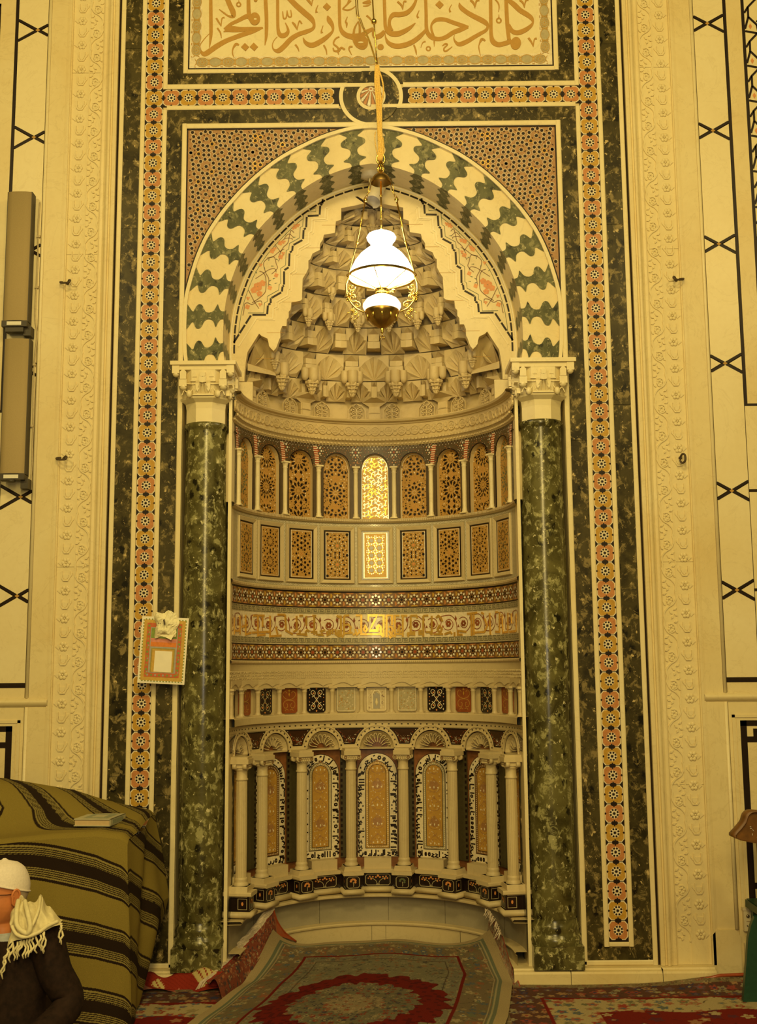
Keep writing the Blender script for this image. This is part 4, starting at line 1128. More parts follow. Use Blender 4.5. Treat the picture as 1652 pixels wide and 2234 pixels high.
# ------------------------------------------------------------------ carved cornice rings round the niche
def niche_ring(prof, mat, nm, par=None, n=64, a=90, smooth=False, R=RN, **kw):
    """prof: (inward offset, z) list; half ring"""
    m = MB(); b = 0
    for i in range(n+1):
        ph = rad(-a+2*a*i/n)
        for (d, z) in prof: m.v.append(((R-d)*sin(ph), (R-d)*cos(ph), z))
    k = len(prof)
    for i in range(n):
        for j in range(k-1): m.face((i*k+j, i*k+j+1, (i+1)*k+j+1, (i+1)*k+j)[::-1], 0, smooth)
    return m.build(nm, mat, par, **kw)
def at_ph(m, nm, mats, par, ph, z=0, R=RN, **kw): return m.build(nm, mats, par, loc=(R*sin(ph), R*cos(ph), z), rz=-ph, **kw)
def put_ph(nm, me, par, ph, z=0, R=RN, **kw): return put(nm, me, par, (R*sin(ph), R*cos(ph), z), -ph, **kw)
def bend(m, R=RN):       # flat local (s, y, z) -> on the niche wall
    m.xform(lambda x, y, z: ((R+y)*sin(x/R), (R+y)*cos(x/R), z)); return m
corn = empty('carved_cornice', 'projecting carved cream marble cornice ring below the stalactite vault', 'cornice')
niche_ring([(-.03, 3.150), (.050, 3.150), (.056, 3.142), (.050, 3.132), (.030, 3.128), (.030, 3.120), (.022, 3.118), (.012, 3.04), (.022, 3.032), (.030, 3.020), (.022, 3.012), (.016, 3.005), (.006, 2.985), (-.02, 2.985)], 'marble_hood', 'cornice_body', corn, 72)
m = MB(); k = 0; x = -1.20
while x < 1.21:
    r = .030
    m.ring(x, 3.078, r*.80, r, -.024, 0, 16, depth=.012)
    for i in range(5):
        a = i*2*pi/5+.3; m.disc(x+.012*cos(a), 3.078+.013*sin(a), .0055, -.022, 0, 5)
    m.ring(x+.043, 3.066, .012, .017, -.022, 0, 10, depth=.01); m.ring(x+.043, 3.094, .010, .015, -.022, 0, 10, depth=.01)
    x += .086
bend(m).build('cornice_scrolls', 'marble_hood', corn, kind='stuff')
m = MB(); x = -1.22
while x < 1.225:
    m.box(x, x+.016, -.036, -.02, 3.014, 3.026); m.box(x, x+.012, -.020, -.006, 2.992, 3.002); x += .024
bend(m).build('cornice_dentils', 'marble_hood', corn, kind='stuff')
# ------------------------------------------------------------------ niche wall lining
niche_ring([(0, 2.99), (0, 2.535)], 'mosaic_brown', 'light_leak_shell0', None, 72, kind='structure', R=.845)
niche_ring([(-.06, 0), (-.06, 3.0)], 'shadow_back', 'light_leak_shell1', None, 48, kind='structure', R=.85)

def star_rosette(m, cx, cz, r, y, petals, core, bg=None, n=8, rot=pi/8):
    if bg is not None: m.disc(cx, cz, r*1.08, y, bg, 16)
    for i in range(n):
        a = rot+2*pi*i/n
        m.flat([(cx+r*.62*cos(a), cz+r*.62*sin(a)), (cx+r*.80*cos(a+.27), cz+r*.80*sin(a+.27)), (cx+r*1.0*cos(a), cz+r*1.0*sin(a)), (cx+r*.80*cos(a-.27), cz+r*.80*sin(a-.27))], y-.0008, petals)
        a += pi/n
        m.disc(cx+r*.56*cos(a), cz+r*.56*sin(a), r*.13, y-.0008, core, 5, a)
    m.disc(cx, cz, r*.30, y-.0008, core, 8, 0, star=.55)

def fill_chips(m, inside, box, y, mats, dmin=.0115, r=.0048, tries=900, seed=1):
    rr_ = random.Random(seed); c = []
    for f, mi in zip(m.f, m.m):
        if len(f) < 4 or mi == 0: continue
        xs_ = [m.v[i][0] for i in f]; zs_ = [m.v[i][2] for i in f]
        if max(xs_)-min(xs_) < .05 and max(zs_)-min(zs_) < .05: c.append((sum(xs_)/len(f), sum(zs_)/len(f)))
    for t in range(tries):
        x, z = rr_.uniform(box[0], box[1]), rr_.uniform(box[2], box[3])
        if not inside(x, z) or any((x-p[0])**2+(z-p[1])**2 < dmin*dmin for p in c): continue
        c.append((x, z)); a = rr_.random()*6; q = r*rr_.uniform(.7, 1.15)
        m.flat([(x+q*cos(a), z+q*sin(a)), (x+q*.7*cos(a+1.5), z+q*.7*sin(a+1.5)), (x+q*cos(a+3), z+q*sin(a+3)), (x+q*.7*cos(a+4.6), z+q*.7*sin(a+4.6))], y, mats[rr_.randrange(len(mats))])
# ---- upper blind arcade ------------------------------------------------------------------
ua = empty('upper_blind_arcade', 'row of tall arched star-pattern panels between slim white colonnettes, just below the carved cornice', 'arcade')
BAY = rad(17.4); UZ0, UZ1 = 2.527, 2.992
def girih(m, inside, kind, x0, x1, z0, z1, y, black, pearl, hot):
    """fine star pattern inside a region"""
    cx = (x0+x1)/2
    if kind == 0:
        cs = [(cx, z0+(z1-z0)*f) for f in (.12, .5, .88)]; R = .060
        for i, (a, b_) in enumerate(cs):
            for k in range(16):
                for rr, q in ((.9, .009), (.45, .0065)):
                    an = 2*pi*k/16+(.2 if rr > .6 else 0); px, pz = a+R*rr*cos(an), b_+R*rr*sin(an)
                    if inside(px, pz): m.disc(px, pz, q*.8, y, black, 5, an)
        for t_ in (pi/2, pi/6, -pi/6):
            dx, dz = cos(t_), sin(t_)
            for q_ in range(-14, 15):
                ox, oz = cx-dz*q_*.0215, (z0+z1)/2+dx*q_*.0215; run = []
                for u_ in range(-30, 31):
                    p = (ox+dx*u_*.011, oz+dz*u_*.011)
                    if inside(*p) and (u_+q_) % 5: run.append(p)
                    else:
                        if len(run) > 1: m.ribbon(run, y-.0004, pearl if (q_+u_) % 3 else hot, w=.0052)
                        run = []
    elif kind in (1, 2, 3, 4):
        big = {1: 10, 2: 12, 3: 16, 4: 14}[kind]; r1 = {1: .040, 2: .052, 3: .045, 4: .045}[kind]
        cen = [(cx, z0+(z1-z0)*.40)] + [(cx+sg*.055, z0+(z1-z0)*f) for sg in (-1, 1) for f in (.80, .02)]
        if kind != 1: cen = [(cx, z0+(z1-z0)*.40), (cx, z0+(z1-z0)*.86), (cx, z0-.015)]
        for (a, b_) in cen:
            for k in range(big):
                an = 2*pi*k/big
                hw_ = 2.3/big; pts = [(a+r1*.48*cos(an), b_+r1*.48*sin(an)), (a+r1*.90*cos(an+hw_), b_+r1*.90*sin(an+hw_)), (a+r1*1.14*cos(an), b_+r1*1.14*sin(an)), (a+r1*.90*cos(an-hw_), b_+r1*.90*sin(an-hw_))]
                if all(inside(*p) for p in pts): m.flat(pts, y, black)
                an += pi/big; pts = [(a+r1*1.16*cos(an), b_+r1*1.16*sin(an)), (a+r1*1.42*cos(an+hw_*.72), b_+r1*1.42*sin(an+hw_*.72)), (a+r1*1.72*cos(an), b_+r1*1.72*sin(an)), (a+r1*1.42*cos(an-hw_*.72), b_+r1*1.42*sin(an-hw_*.72))]
                if all(inside(*p) for p in pts): m.flat(pts, y, black)
            for k in range(10):
                an = 2*pi*k/10; px, pz = a+r1*.28*cos(an), b_+r1*.28*sin(an)
                if inside(px, pz): m.disc(px, pz, .0026, y-.0003, pearl if kind == 1 else black, 4)
            if kind in (1,):
                for k in range(20):
                    an = 2*pi*k/20; px, pz = a+r1*1.2*cos(an), b_+r1*1.2*sin(an)
                    if inside(px, pz): m.disc(px, pz, .0032, y-.0003, (pearl, hot)[k % 2], 4, an)
        for f in (.18, .62):
            for k in range(8):
                an = 2*pi*k/8; px, pz = cx+.014*cos(an), z0+(z1-z0)*f+.014*sin(an)
                if inside(px, pz): m.disc(px, pz, .003, y-.0003, hot, 4)
W2 = .0855                 # half width of an arched panel
ZS = 2.835                 # springing
def arch_out(x):           # slightly pointed
    t = min(1, abs(x)/W2); return ZS+.100*math.sqrt(max(0, 1-t**2.1))
for k in range(-5, 6):
    ph = k*BAY if abs(k) < 5 else math.copysign(rad(82.3), k)
    kind = [0, 1, 2, 3, 4, 2][abs(k)]
    m = MB()
    y = .030
    # recessed panel
    zz = [(-W2, UZ0)] + [(W2*(-1+2*i/16), arch_out(W2*(-1+2*i/16))) for i in range(17)] + [(W2, UZ0)]
    m.flat(zz, y, 0)
    inside = lambda px, pz: abs(px) < W2-.006 and pz > UZ0+.006 and pz < arch_out(px)-.008
    girih(m, inside, kind, -W2, W2, UZ0, arch_out(0), y-.001, 1 if kind != 4 else 4, 2, 3)
    if kind: fill_chips(m, inside, (-W2, W2, UZ0, ZS+.1), y-.0014, (1, 1, 1, 2) if kind != 4 else (4, 4, 1), .0125, .0058, 700, k+9)
    if kind < 2:       # polished border line
        m.ribbon([(x*.965, UZ0+.004 if z == UZ0 else z-.004) for x, z in zz], y-.0015, 2, w=.0045)
    bayp = empty('arched_panel', None, None, (RN*sin(ph), RN*cos(ph), 0), -ph); bayp.parent = ua
    m.build('inlay', ['tan_inlay', 'black_stone', 'tile_white' if k else 'pearl', 'orange_inlay' if k else 'gold', 'green_inlay'] if k else ['gold_dull', 'dark_bead', 'pearl', 'gold', 'green_inlay'], bayp)
    # reveal of the recess with pale rim
    m = MB(); b = 0
    for (x, z) in zz: m.v += [(x, .0, z), (x, y, z)]
    for i in range(len(zz)-1): m.face((2*i, 2*i+1, 2*i+3, 2*i+2), 0, False)
    m.ribbon([(x*1.03, z if z == UZ0 else z+.003) for x, z in zz], -.004, 1, .006, w=.006)
    m.build('rim', ['marble_small', 'black_stone'], bayp)
# spandrel field between the arches
m = MB()
n = 220; lim = 5.5*BAY
def top_arch(s_):
    k = round(s_/BAY/RN); d = s_-k*BAY*RN
    return arch_out(d) if abs(d) < W2 else UZ0
xs = np.linspace(-1.235, 1.235, 620)
for a, b_ in zip(xs, xs[1:]):
    za, zb = top_arch(a), top_arch(b_)
    m.flat([(a, za), (b_, zb), (b_, UZ1), (a, UZ1)], 0, 0)
for k in range(-6, 6):
    cx = (k+.5)*BAY*RN
    if abs(cx) > 1.22: continue
    for i in range(6):
        a = i*pi/3; m.disc(cx+.020*cos(a), 2.945+.020*sin(a), .0065, -.0014, 1, 6)
    m.disc(cx, 2.945, .008, -.0014, 3, 6)
    for i in range(12):
        a = i*pi/6; m.disc(cx+.034*cos(a), 2.945+.033*sin(a), .0036, -.0014, 2 if i % 2 else 1, 4)
    for (dx, z, c) in ((0, 2.895, 1), (-.010, 2.88, 2), (.010, 2.88, 2), (0, 2.865, 1), (0, 2.915, 2), (.0, 2.855, 2)):
        m.disc(cx+dx, z, .0045, -.0014, c, 5)
    for i in range(22):
        xx = cx+(-.115+i*.011)
        for z in (2.982, 2.968):
            if (i % 2) == (z > 2.975): m.disc(xx, z, .0030, -.0014, 1, 4)
fill_chips(m, lambda x, z: z > top_arch(x)+.006 and z < UZ1-.006 and abs(x) < 1.22 and not (z < 2.85 and abs((x/RN/BAY+.5) % 1-.0) > 2), (-1.22, 1.22, 2.84, UZ1), -.0013, (1, 2, 2, 3, 4, 4), .0105, .0036, 6000, 5)
bend(m).build('spandrel_mosaic', ['spandrel_dark', 'pearl', 'orange_inlay', 'tile_red', 'green_inlay'], ua, kind='stuff')
# striped red and white arch bands on the flank arches
for sg in (-1, 1):
    for k in (2, 3, 4, 5):
        for i in range(9):
            m = MB(); x = sg*(k*BAY*RN-.5*BAY*RN+.010); z = 2.852+i*.0135
            xx = x+sg*(.018*(i/9)**2)
            m.box(xx-.013, xx+.013, -.0035, 0, z, z+.0078); bend(m).build('red_stripe' if i % 2 == 0 else 'red_stripe', 'tile_red' , ua)
            m = MB(); m.box(xx-.013, xx+.013, -.0030, 0, z+.0078, z+.0135); bend(m).build('white_stripe', 'tile_white', ua)
cm = MB()
cm.lathe([(.018, 0), (.019, .012), (.015, .018), (.0165, .024), (.0135, .032), (.0135, .12), (.0145, .17), (.0135, .26), (.0135, .285), (.0165, .290), (.0135, .295), (.015, .300), (.021, .318)], 14)
cm.box(-.022, .022, -.022, .02, 0, .006); cm.box(-.024, .024, -.022, .02, .316, .326)
cme = cm.mesh('colonnette', ['marble_white'])
for k in range(-4, 6):
    ph = (k-.5)*BAY
    put_ph('colonnette', cme, ua, ph, UZ0, RN-.006)
def bead_ring(z0, z1, nm, parent=None, out=.018, mat='marble_small', **kw):
    zc = (z0+z1)/2; r = (z1-z0)/2
    prof = [(0, z1), (out*.55, z1), (out, zc+r*.35), (out, zc-r*.35), (out*.55, z0), (0, z0)]
    o = niche_ring(prof, mat, nm, parent, 96, 90, False, **kw)
    m = MB(); x = -1.23
    while x < 1.235:
        m.box(x, x+.0016, -out-.0006, -out+.004, zc-r*.5, zc+r*.5); x += .0125
    bend(m).build('bead_joint', 'mosaic_brown', o, kind='stuff'); return o
mold = empty('beaded_mouldings', 'thin cream beaded ring mouldings dividing the tiers of the niche wall', 'moulding')
bead_ring(2.500, 2.526, 'bead_moulding', mold, .024); bead_ring(2.078, 2.102, 'bead_moulding', mold, .018); bead_ring(1.640, 1.660, 'bead_moulding', mold, .016)

# ---- framed panels row ---------------------------------------------------------------------
pr = empty('framed_panel_row', 'row of upright rectangular star-pattern panels in cream frames below the arched panels', 'panels')
ring = niche_ring([(0, 2.50), (0, 2.10)], 'meander_ground', 'panel_ground', pr, 96, R=RN)
mg = MB()
def chain(m, p0, p1, w, y, mi):
    L = math.hypot(p1[0]-p0[0], p1[1]-p0[1]); n = max(2, round(L/.019)); dx, dz = (p1[0]-p0[0])/n, (p1[1]-p0[1])/n
    for i in range(n):
        cx, cz = p0[0]+dx*(i+.5), p0[1]+dz*(i+.5); h = math.hypot(dx, dz)*.46
        ux, uz = dx/math.hypot(dx, dz), dz/math.hypot(dx, dz)
        m.ribbon([(cx-ux*h, cz-uz*h), (cx-ux*h*.4-uz*w, cz-uz*h*.4+ux*w), (cx+ux*h*.4-uz*w, cz+uz*h*.4+ux*w), (cx+ux*h, cz+uz*h)], y, mi, w=.0022)
        m.ribbon([(cx-ux*h, cz-uz*h), (cx-ux*h*.4+uz*w, cz-uz*h*.4-ux*w), (cx+ux*h*.4+uz*w, cz+uz*h*.4-ux*w), (cx+ux*h, cz+uz*h)], y, mi, w=.0022)
chain(mg, (-1.23, 2.488), (1.23, 2.488), .004, -.0015, 0); chain(mg, (-1.23, 2.113), (1.23, 2.113), .004, -.0015, 0)
for k in range(-6, 6):
    cx = (k+.5)*BAY*RN
    if abs(cx) < 1.23: chain(mg, (cx, 2.12), (cx, 2.48), .004, -.0015, 0)
bend(mg).build('pearl_chain', 'pearl', pr, kind='stuff')
for k in range(-4, 5):
    ph = k*BAY; fp = empty('framed_panel', None, None, (RN*sin(ph), RN*cos(ph), 0), -ph); fp.parent = pr
    hw, z0, z1 = .108, 2.126, 2.474
    m = MB()
    for (a, c, d) in ((.0, .018, .020), (.018, .030, .014)):
        pass
    O = [(-hw, z0), (hw, z0), (hw, z1), (-hw, z1)]; I = [(-hw+.022, z0+.022), (hw-.022, z0+.022), (hw-.022, z1-.022), (-hw+.022, z1-.022)]
    b = len(m.v)
    m.v += [(x, .01, z) for x, z in O]+[(x, -.016, z) for x, z in O]+[(x*.97, -.020, z+(.003 if z == z0 else -.003)) for x, z in O]+[(x, -.012, z) for x, z in I]+[(x, .012, z) for x, z in I]
    for j in range(4):
        for i in range(4):
            i2 = (i+1) % 4; m.face((b+j*4+i, b+j*4+i2, b+(j+1)*4+i2, b+(j+1)*4+i), 0)
    m.build('frame', 'marble_small', fp)
    m = MB(); pw = .080; za, zb = z0+.026, z1-.026
    m.flat([(-pw, za), (pw, za), (pw, zb), (-pw, zb)], -.0060, 0)
    m.ribbon([(-pw+.001, za+.001), (pw-.001, za+.001), (pw-.001, zb-.001), (-pw+.001, zb-.001)], -.0068, 1, w=.008, closed=True)
    m.ribbon([(-pw+.009, za+.009), (pw-.009, za+.009), (pw-.009, zb-.009), (-pw+.009, zb-.009)], -.0074, 2 if abs(k) < 3 else 3, w=.005 if k == 0 else .0035, closed=True)
    zc = (za+zb)/2; kk = abs(k)
    ins = lambda px, pz: abs(px) < pw-.016 and za+.016 < pz < zb-.016
    if kk == 0:
        for i in range(-2, 3):
            for j in range(-1, 2):
                pass
        for i in range(-1, 3):
            for j in range(-3, 4):
                cx, cz = (i-.5)*.048, zc+j*.046
                if abs(cx) > .06 or abs(cz-zc) > .125: continue
                m.disc(cx, cz, .0125, -.0078, 1, 8, pi/8)
                if abs(cx) < .07:
                    for q in range(12):
                        a = q*pi/6; px, pz = cx+.0225*cos(a), cz+.0215*sin(a)
                        if abs(px) < pw-.013: m.disc(px, pz, .0048, -.0082, (2, 2, 4)[q % 3], 4, a)
                for dx, dz in ((.024, .023), (-.024, .023)):
                    for q in range(4):
                        a = q*pi/2+pi/4; px, pz = cx+dx+.007*cos(a), cz+dz+.007*sin(a)
                        if abs(px) < pw-.013 and abs(pz-zc) < .128: m.disc(px, pz, .0040, -.0079, 2, 4, a)
    elif kk == 1:
        for j in (-1, 1):
            cz = zc+j*.058
            for rr, n_, q, c in ((.018, 8, .0045, 4), (.030, 12, .0041, 2), (.044, 10, .0062, 1), (.056, 16, .0040, 3), (.066, 14, .0050, 1)):
                for i in range(n_):
                    a = 2*pi*i/n_; px, pz = rr*cos(a), cz+rr*sin(a)
                    if ins(px, pz): m.disc(px, pz, q, -.0082, c, 5, a)
            m.disc(0, cz, .008, -.0082, 5, 8)
        for sx in (-1, 1):
            for z in (za+.02, zc, zb-.02): m.disc(sx*(pw-.018), z, .009, -.0080, 1, 6)
    elif kk == 2:
        for j in (-1, 1):
            cz = zc+j*.066; m.disc(0, cz, .009, -.0080, 1, 8)
            for i in range(6):
                a = pi/6+i*pi/3; px, pz = .030*cos(a), cz+.030*sin(a); m.disc(px, pz, .0085, -.0080, 1, 6)
                a = i*pi/3; px, pz = .046*cos(a), cz+.046*sin(a)
                if ins(px, pz): m.disc(px, pz, .008, -.0080, 1, 6)
        for (x, z) in ((-.035, 0), (.035, 0), (-.058, .045), (.058, .045), (-.058, -.045), (.058, -.045), (-.055, .115), (.055, .115), (-.055, -.115), (.055, -.115), (-.03, .125), (.03, .125), (-.03, -.125), (.03, -.125)): m.disc(x, zc+z, .0072, -.0080, 1, 6)
        for (x, z) in ((0, .008), (0, -.008), (.008, 0), (-.008, 0)): m.disc(x, zc+z, .0035, -.0082, 5, 4)
    else:
        for j in (-1, 1):
            cz = zc+j*.060
            for i in range(12):
                a = i*pi/6; m.disc(.028*cos(a), cz+.028*sin(a), .0048, -.0080, 1, 5, a); m.disc(.020*cos(a+.26), cz+.020*sin(a+.26), .003, -.0080, 1, 4, a)
                px, pz = .050*cos(a), cz+.050*sin(a)
                if ins(px, pz): m.disc(px, pz, .0065, -.0080, 4 if kk > 3 else 1, 5, a)
        for (x, z) in ((0, .125), (0, -.125), (0, 0), (-.05, 0), (.05, 0)):
            m.disc(x, zc+z, .007, -.0080, 1, 6)
    if kk: fill_chips(m, ins, (-pw, pw, za, zb), -.0081, (1, 1, 1, 3) if kk > 1 else (1, 2, 3, 4), .0135 if kk > 1 else .0095, .0050 if kk > 1 else .0038, 700, k+3)
    m.build('inlay', ['gold_dull' if k == 0 else 'tan_inlay', 'black_stone', 'pearl', 'tile_white', 'green_inlay', 'orange_inlay'] if k else ['gold_dull', 'dark_bead', 'pearl', 'tile_white', 'gold', 'orange_inlay'], fp)

# ---- star bands, meanders, Kufic inscription ------------------------------------------------
for (z0, z1, wh) in ((1.976, 2.076, 'upper'), (1.661, 1.757, 'lower')):
    sb = empty('star_mosaic_band', '%s of two mosaic bands with a row of pearl eight-point stars, %s the gold inscription' % (wh, 'above' if wh == 'upper' else 'below'), 'mosaic')
    niche_ring([(0, z1), (0, z0)], 'mosaic_brown', 'band_ground', sb, 96)
    niche_ring([(.0025, z1), (.0025, z1-.006), (0, z1-.006)], 'black_stone', 'dark_edge', sb, 96); niche_ring([(0, z0+.006), (.0025, z0+.006), (.0025, z0)], 'black_stone', 'dark_edge', sb, 96)
    zc = (z0+z1)/2
    def unit(c):
        m = MB(); h = (z1-z0)/2-.007
        m.flat([(-.0395, .010), (-.032, .017), (-.030, h-.014), (-.0395, h-.004), (-.049, h-.014), (-.047, .017)], -.0012, 1); m.flat([(-.0395, -.010), (-.032, -.017), (-.030, -h+.014), (-.0395, -h+.004), (-.049, -h+.014), (-.047, -.017)], -.0012, 1)
        for sg in (-1, 1): m.flat([(-.026, sg*h), (.026, sg*h), (.012, sg*(h-.009)), (-.012, sg*(h-.009))], -.0012, 2 if c else 1)
        m.disc(0, 0, .0345, -.0014, 4, 16)
        for i in range(8):
            a = pi/8*2*i; m.flat([(.0185*cos(a), .0185*sin(a)), (.026*cos(a+.30), .026*sin(a+.30)), (.0365*cos(a), .0365*sin(a)), (.026*cos(a-.30), .026*sin(a-.30))], -.0026, 3)
            a += pi/8; m.flat([(.0125*cos(a), .0125*sin(a)), (.0165*cos(a+.25), .0165*sin(a+.25)), (.022*cos(a), .022*sin(a)), (.0165*cos(a-.25), .0165*sin(a-.25))], -.0022, 5)
        m.disc(0, 0, .0085, -.0022, 5 if c else 6, 8)
        m.flat([(-.0395, -.0065), (-.034, 0), (-.0395, .0065), (-.045, 0)], -.0024, 5)
        return m.mesh('star_tile', ['mosaic_brown', 'tile_orange' if c else 'tile_ochre', 'tile_orange', 'pearl', 'mosaic_brown', 'black_stone', 'tile_red'])
    u0, u1 = unit(0), unit(1)
    st = rad(5.78)
    for k in range(-15, 16):
        put_ph('star_tile', u0 if k % 2 else u1, sb, k*st, zc, RN)
ib = empty('kufic_inscription_band', 'curved white marble band with gold Kufic lettering over dark red vine scrolls', 'inscription')
niche_ring([(0, 1.976), (0, 1.757)], 'tile_white', 'band_ground', ib, 96, R=RN+.001)
for (z0, z1) in ((1.940, 1.974), (1.762, 1.796)):
    niche_ring([(.0012, z1), (.0012, z0)], 'meander_ground', 'meander_strip', ib, 96)
    m = MB(); x = -1.23; h = z1-z0
    while x < 1.2:
        m.ribbon([(x, z0+h*.15), (x, z0+h*.85), (x+.030, z0+h*.85), (x+.030, z0+h*.40), (x+.012, z0+h*.40), (x+.012, z0+h*.62), (x+.021, z0+h*.62)], -.0020, 0, w=.0030)
        m.ribbon([(x+.006, z0+h*.15), (x+.040, z0+h*.15)], -.0020, 0, w=.0030)
        x += .0435
    bend(m).build('meander_line', 'meander_line', ib, kind='stuff')
m = MB()
for k in range(-11, 12):
    cx = k*.108+.03; zc = 1.872; fl = 1 if k % 2 else -1; R = .040
    sp = [(cx+R*(1-.45*t)*cos(2.4-5.2*t)*1.0, zc+fl*R*(1-.45*t)*sin(2.4-5.2*t)) for t in [i/14 for i in range(15)]]
    m.ribbon(sp, -.0012, 0, w=.0045)
    m.ribbon(smooth_path([(cx-.05, zc-fl*.045), (cx-.02, zc-fl*.05), (cx+.02, zc-fl*.048), (cx+.054, zc-fl*.01), (cx+.06, zc+fl*.045)], 4), -.0013, 0, w=.0045)
    for i in range(6):
        a = i*pi/3; m.disc(cx+.012*cos(a), zc+.012*sin(a), .0085, -.0014, 0, 6)
    m.flat([(cx+.045, zc+.03), (cx+.052, zc+.05), (cx+.060, zc+.028), (cx+.052, zc+.012)], -.0014, 0); m.flat([(cx-.045, zc-.02), (cx-.038, zc-.004), (cx-.030, zc-.022)], -.0014, 0)
bend(m).build('vine_scroll', 'red_marble', ib)
def K2(pts, ox): # crop pixels -> band coordinates (arc length, z)
    out = []
    for x, y in pts:
        px = ox+x/8.695; py = 1310+y/8.695
        d = _f+_r2*((px-826)/FPX)-_u2*((py-1117)/FPX)
        # intersect with niche cylinder
        A_ = d.x**2+d.y**2; B_ = 2*(CAM_POS.x*d.x+CAM_POS.y*d.y); C_ = CAM_POS.x**2+CAM_POS.y**2-RN**2
        t = (-B_+math.sqrt(B_*B_-4*A_*C_))/(2*A_); p = CAM_POS+d*t
        out.append((math.atan2(p.x, p.y)*RN, p.z))
    return out
def kst(pts, ox, w=.0125, mat='gold'):
    m = MB(); P = K2(pts, ox); Q = []
    for a, b_ in zip(P, P[1:]):
        n = max(1, int(math.hypot(b_[0]-a[0], b_[1]-a[1])/.03))
        Q += [(a[0]+(b_[0]-a[0])*i/n, a[1]+(b_[1]-a[1])*i/n) for i in range(n)]
    Q.append(P[-1]); m.ribbon(Q, -.0045, 0, .004, w=w); bend(m).build('letter', mat, ib)
L_ = 640; R_ = 820
for pts in ([(1185, 285), (1290, 285), (1290, 640), (1700, 640)], [(1425, 400), (1425, 285), (1590, 285), (1450, 572), (1610, 572), (1612, 500), (1650, 470)], [(1330, 560), (1365, 480), (1405, 550), (1370, 590), (1330, 560)],
            [(1170, 540), (1190, 610), (1130, 660)], [(1240, 540), (1258, 600), (1190, 665)], [(1090, 620), (960, 625)], [(900, 285), (905, 640), (930, 690), (960, 640), (965, 285)], [(965, 470), (1040, 455), (1090, 510), (1070, 590), (1120, 625)],
            [(820, 290), (880, 320), (895, 285)], [(965, 290), (1060, 285)], [(880, 560), (880, 700)], [(855, 560), (840, 690), (800, 640), (800, 540)], [(760, 540), (740, 580), (745, 640)], [(700, 560), (690, 640), (650, 660), (640, 600), (700, 570)], [(600, 560), (520, 590), (560, 650), (460, 655)],
            [(395, 285), (395, 650)], [(360, 290), (430, 290)], [(330, 600), (440, 600), (440, 660)], [(300, 590), (260, 560), (230, 600), (250, 650), (60, 640)], [(245, 290), (245, 480)], [(120, 560), (120, 650)], [(60, 290), (60, 560), (0, 600)], [(180, 290), (110, 290)]):
    kst(pts, L_)
for pts in ([(20, 600), (20, 500), (60, 470), (95, 500), (95, 640), (150, 690)], [(60, 285), (150, 285), (150, 690)], [(205, 285), (205, 700)], [(205, 285), (310, 285), (310, 470)], [(250, 500), (300, 500), (330, 570), (300, 620), (250, 580)], [(250, 580), (330, 680), (280, 705), (250, 660)],
            [(365, 700), (365, 290), (450, 290)], [(365, 635), (515, 635)], [(515, 290), (515, 690)], [(410, 600), (430, 540), (470, 590), (440, 610)], [(430, 470), (460, 500), (430, 540)], [(480, 290), (600, 290)], [(665, 285), (665, 600), (740, 600), (745, 640), (590, 640)], [(620, 600), (620, 690)], [(665, 290), (780, 290), (790, 340)],
            [(830, 560), (830, 640), (900, 640)], [(905, 290), (905, 690)], [(905, 290), (1000, 285)], [(860, 560), (860, 640)], [(950, 600), (1030, 600), (1060, 650)], [(1065, 290), (1065, 660)], [(1100, 640), (1280, 640)], [(1150, 330), (1190, 290), (1240, 330), (1270, 400)], [(1170, 560), (1210, 480), (1260, 540), (1230, 610), (1170, 560)],
            [(1310, 640), (1420, 600), (1450, 640)], [(1560, 560), (1560, 650), (1652, 650)], [(1500, 600), (1500, 680)]):
    kst(pts, R_)
for pts in ([(20, 600), (200, 620)], [(320, 180), (330, 720)], [(380, 200), (380, 700)], [(220, 190), (460, 160)], [(400, 640), (640, 620)], [(760, 170), (780, 690)], [(640, 300), (700, 480), (640, 620)], [(560, 160), (620, 190)], [(900, 620), (1000, 620), (1000, 140)], [(1060, 200), (1080, 640), (1200, 620)], [(900, 150), (960, 150)], [(1200, 160), (1200, 640)], [(1240, 620), (1400, 600)], [(1280, 180), (1290, 420)], [(1400, 180), (1400, 600)]):
    kst([(x*.79, y*.79+105) for x, y in pts], 1000)
for pts in ([(350, 430), (350, 650), (430, 640)], [(290, 620), (470, 610)], [(400, 430), (400, 560)], [(300, 440), (420, 440)], [(480, 440), (480, 660), (600, 650)], [(540, 560), (560, 640)], [(220, 430), (220, 640), (280, 620)], [(160, 440), (160, 640)], [(100, 460), (100, 640)], [(640, 430), (650, 600), (720, 640)], [(560, 430), (640, 430)], [(180, 560), (240, 540)], [(100, 600), (160, 600)]):
    kst([(x*1.79-1304, y*1.79-500) for x, y in pts], L_)

# ---- little arcade of small coloured panels --------------------------------------------------
la = empty('small_arcade', 'row of small upright black, red and cream inlaid panels between stubby cream colonnettes', 'arcade')
niche_ring([(.004, 1.640), (.004, 1.600), (.006, 1.560), (.004, 1.50)], 'marble_small', 'carved_strip', la, 96)
niche_ring([(-.032, 1.50), (-.032, 1.34)], 'marble_small', 'recess_back', la, 96)
niche_ring([(.03, 1.346), (.034, 1.340), (.034, 1.305), (.02, 1.300), (0, 1.298)], 'marble_small', 'sill', la, 96)
niche_ring([(-.032, 1.3461), (.03, 1.3461)], 'marble_small', 'sill_top', la, 96)
m = MB()
rnd = random.Random(3)
x = -1.22
while x < 1.22:
    for z in (1.575, 1.592, 1.558):
        a = rnd.random()*6; m.ribbon(smooth_path([(x+.006*cos(a), z+.006*sin(a)), (x+.004, z), (x-.006*cos(a), z-.005*sin(a)), (x-.002, z+.006)], 3), -.0085, 0, .004, w=.0028)
    x += .014
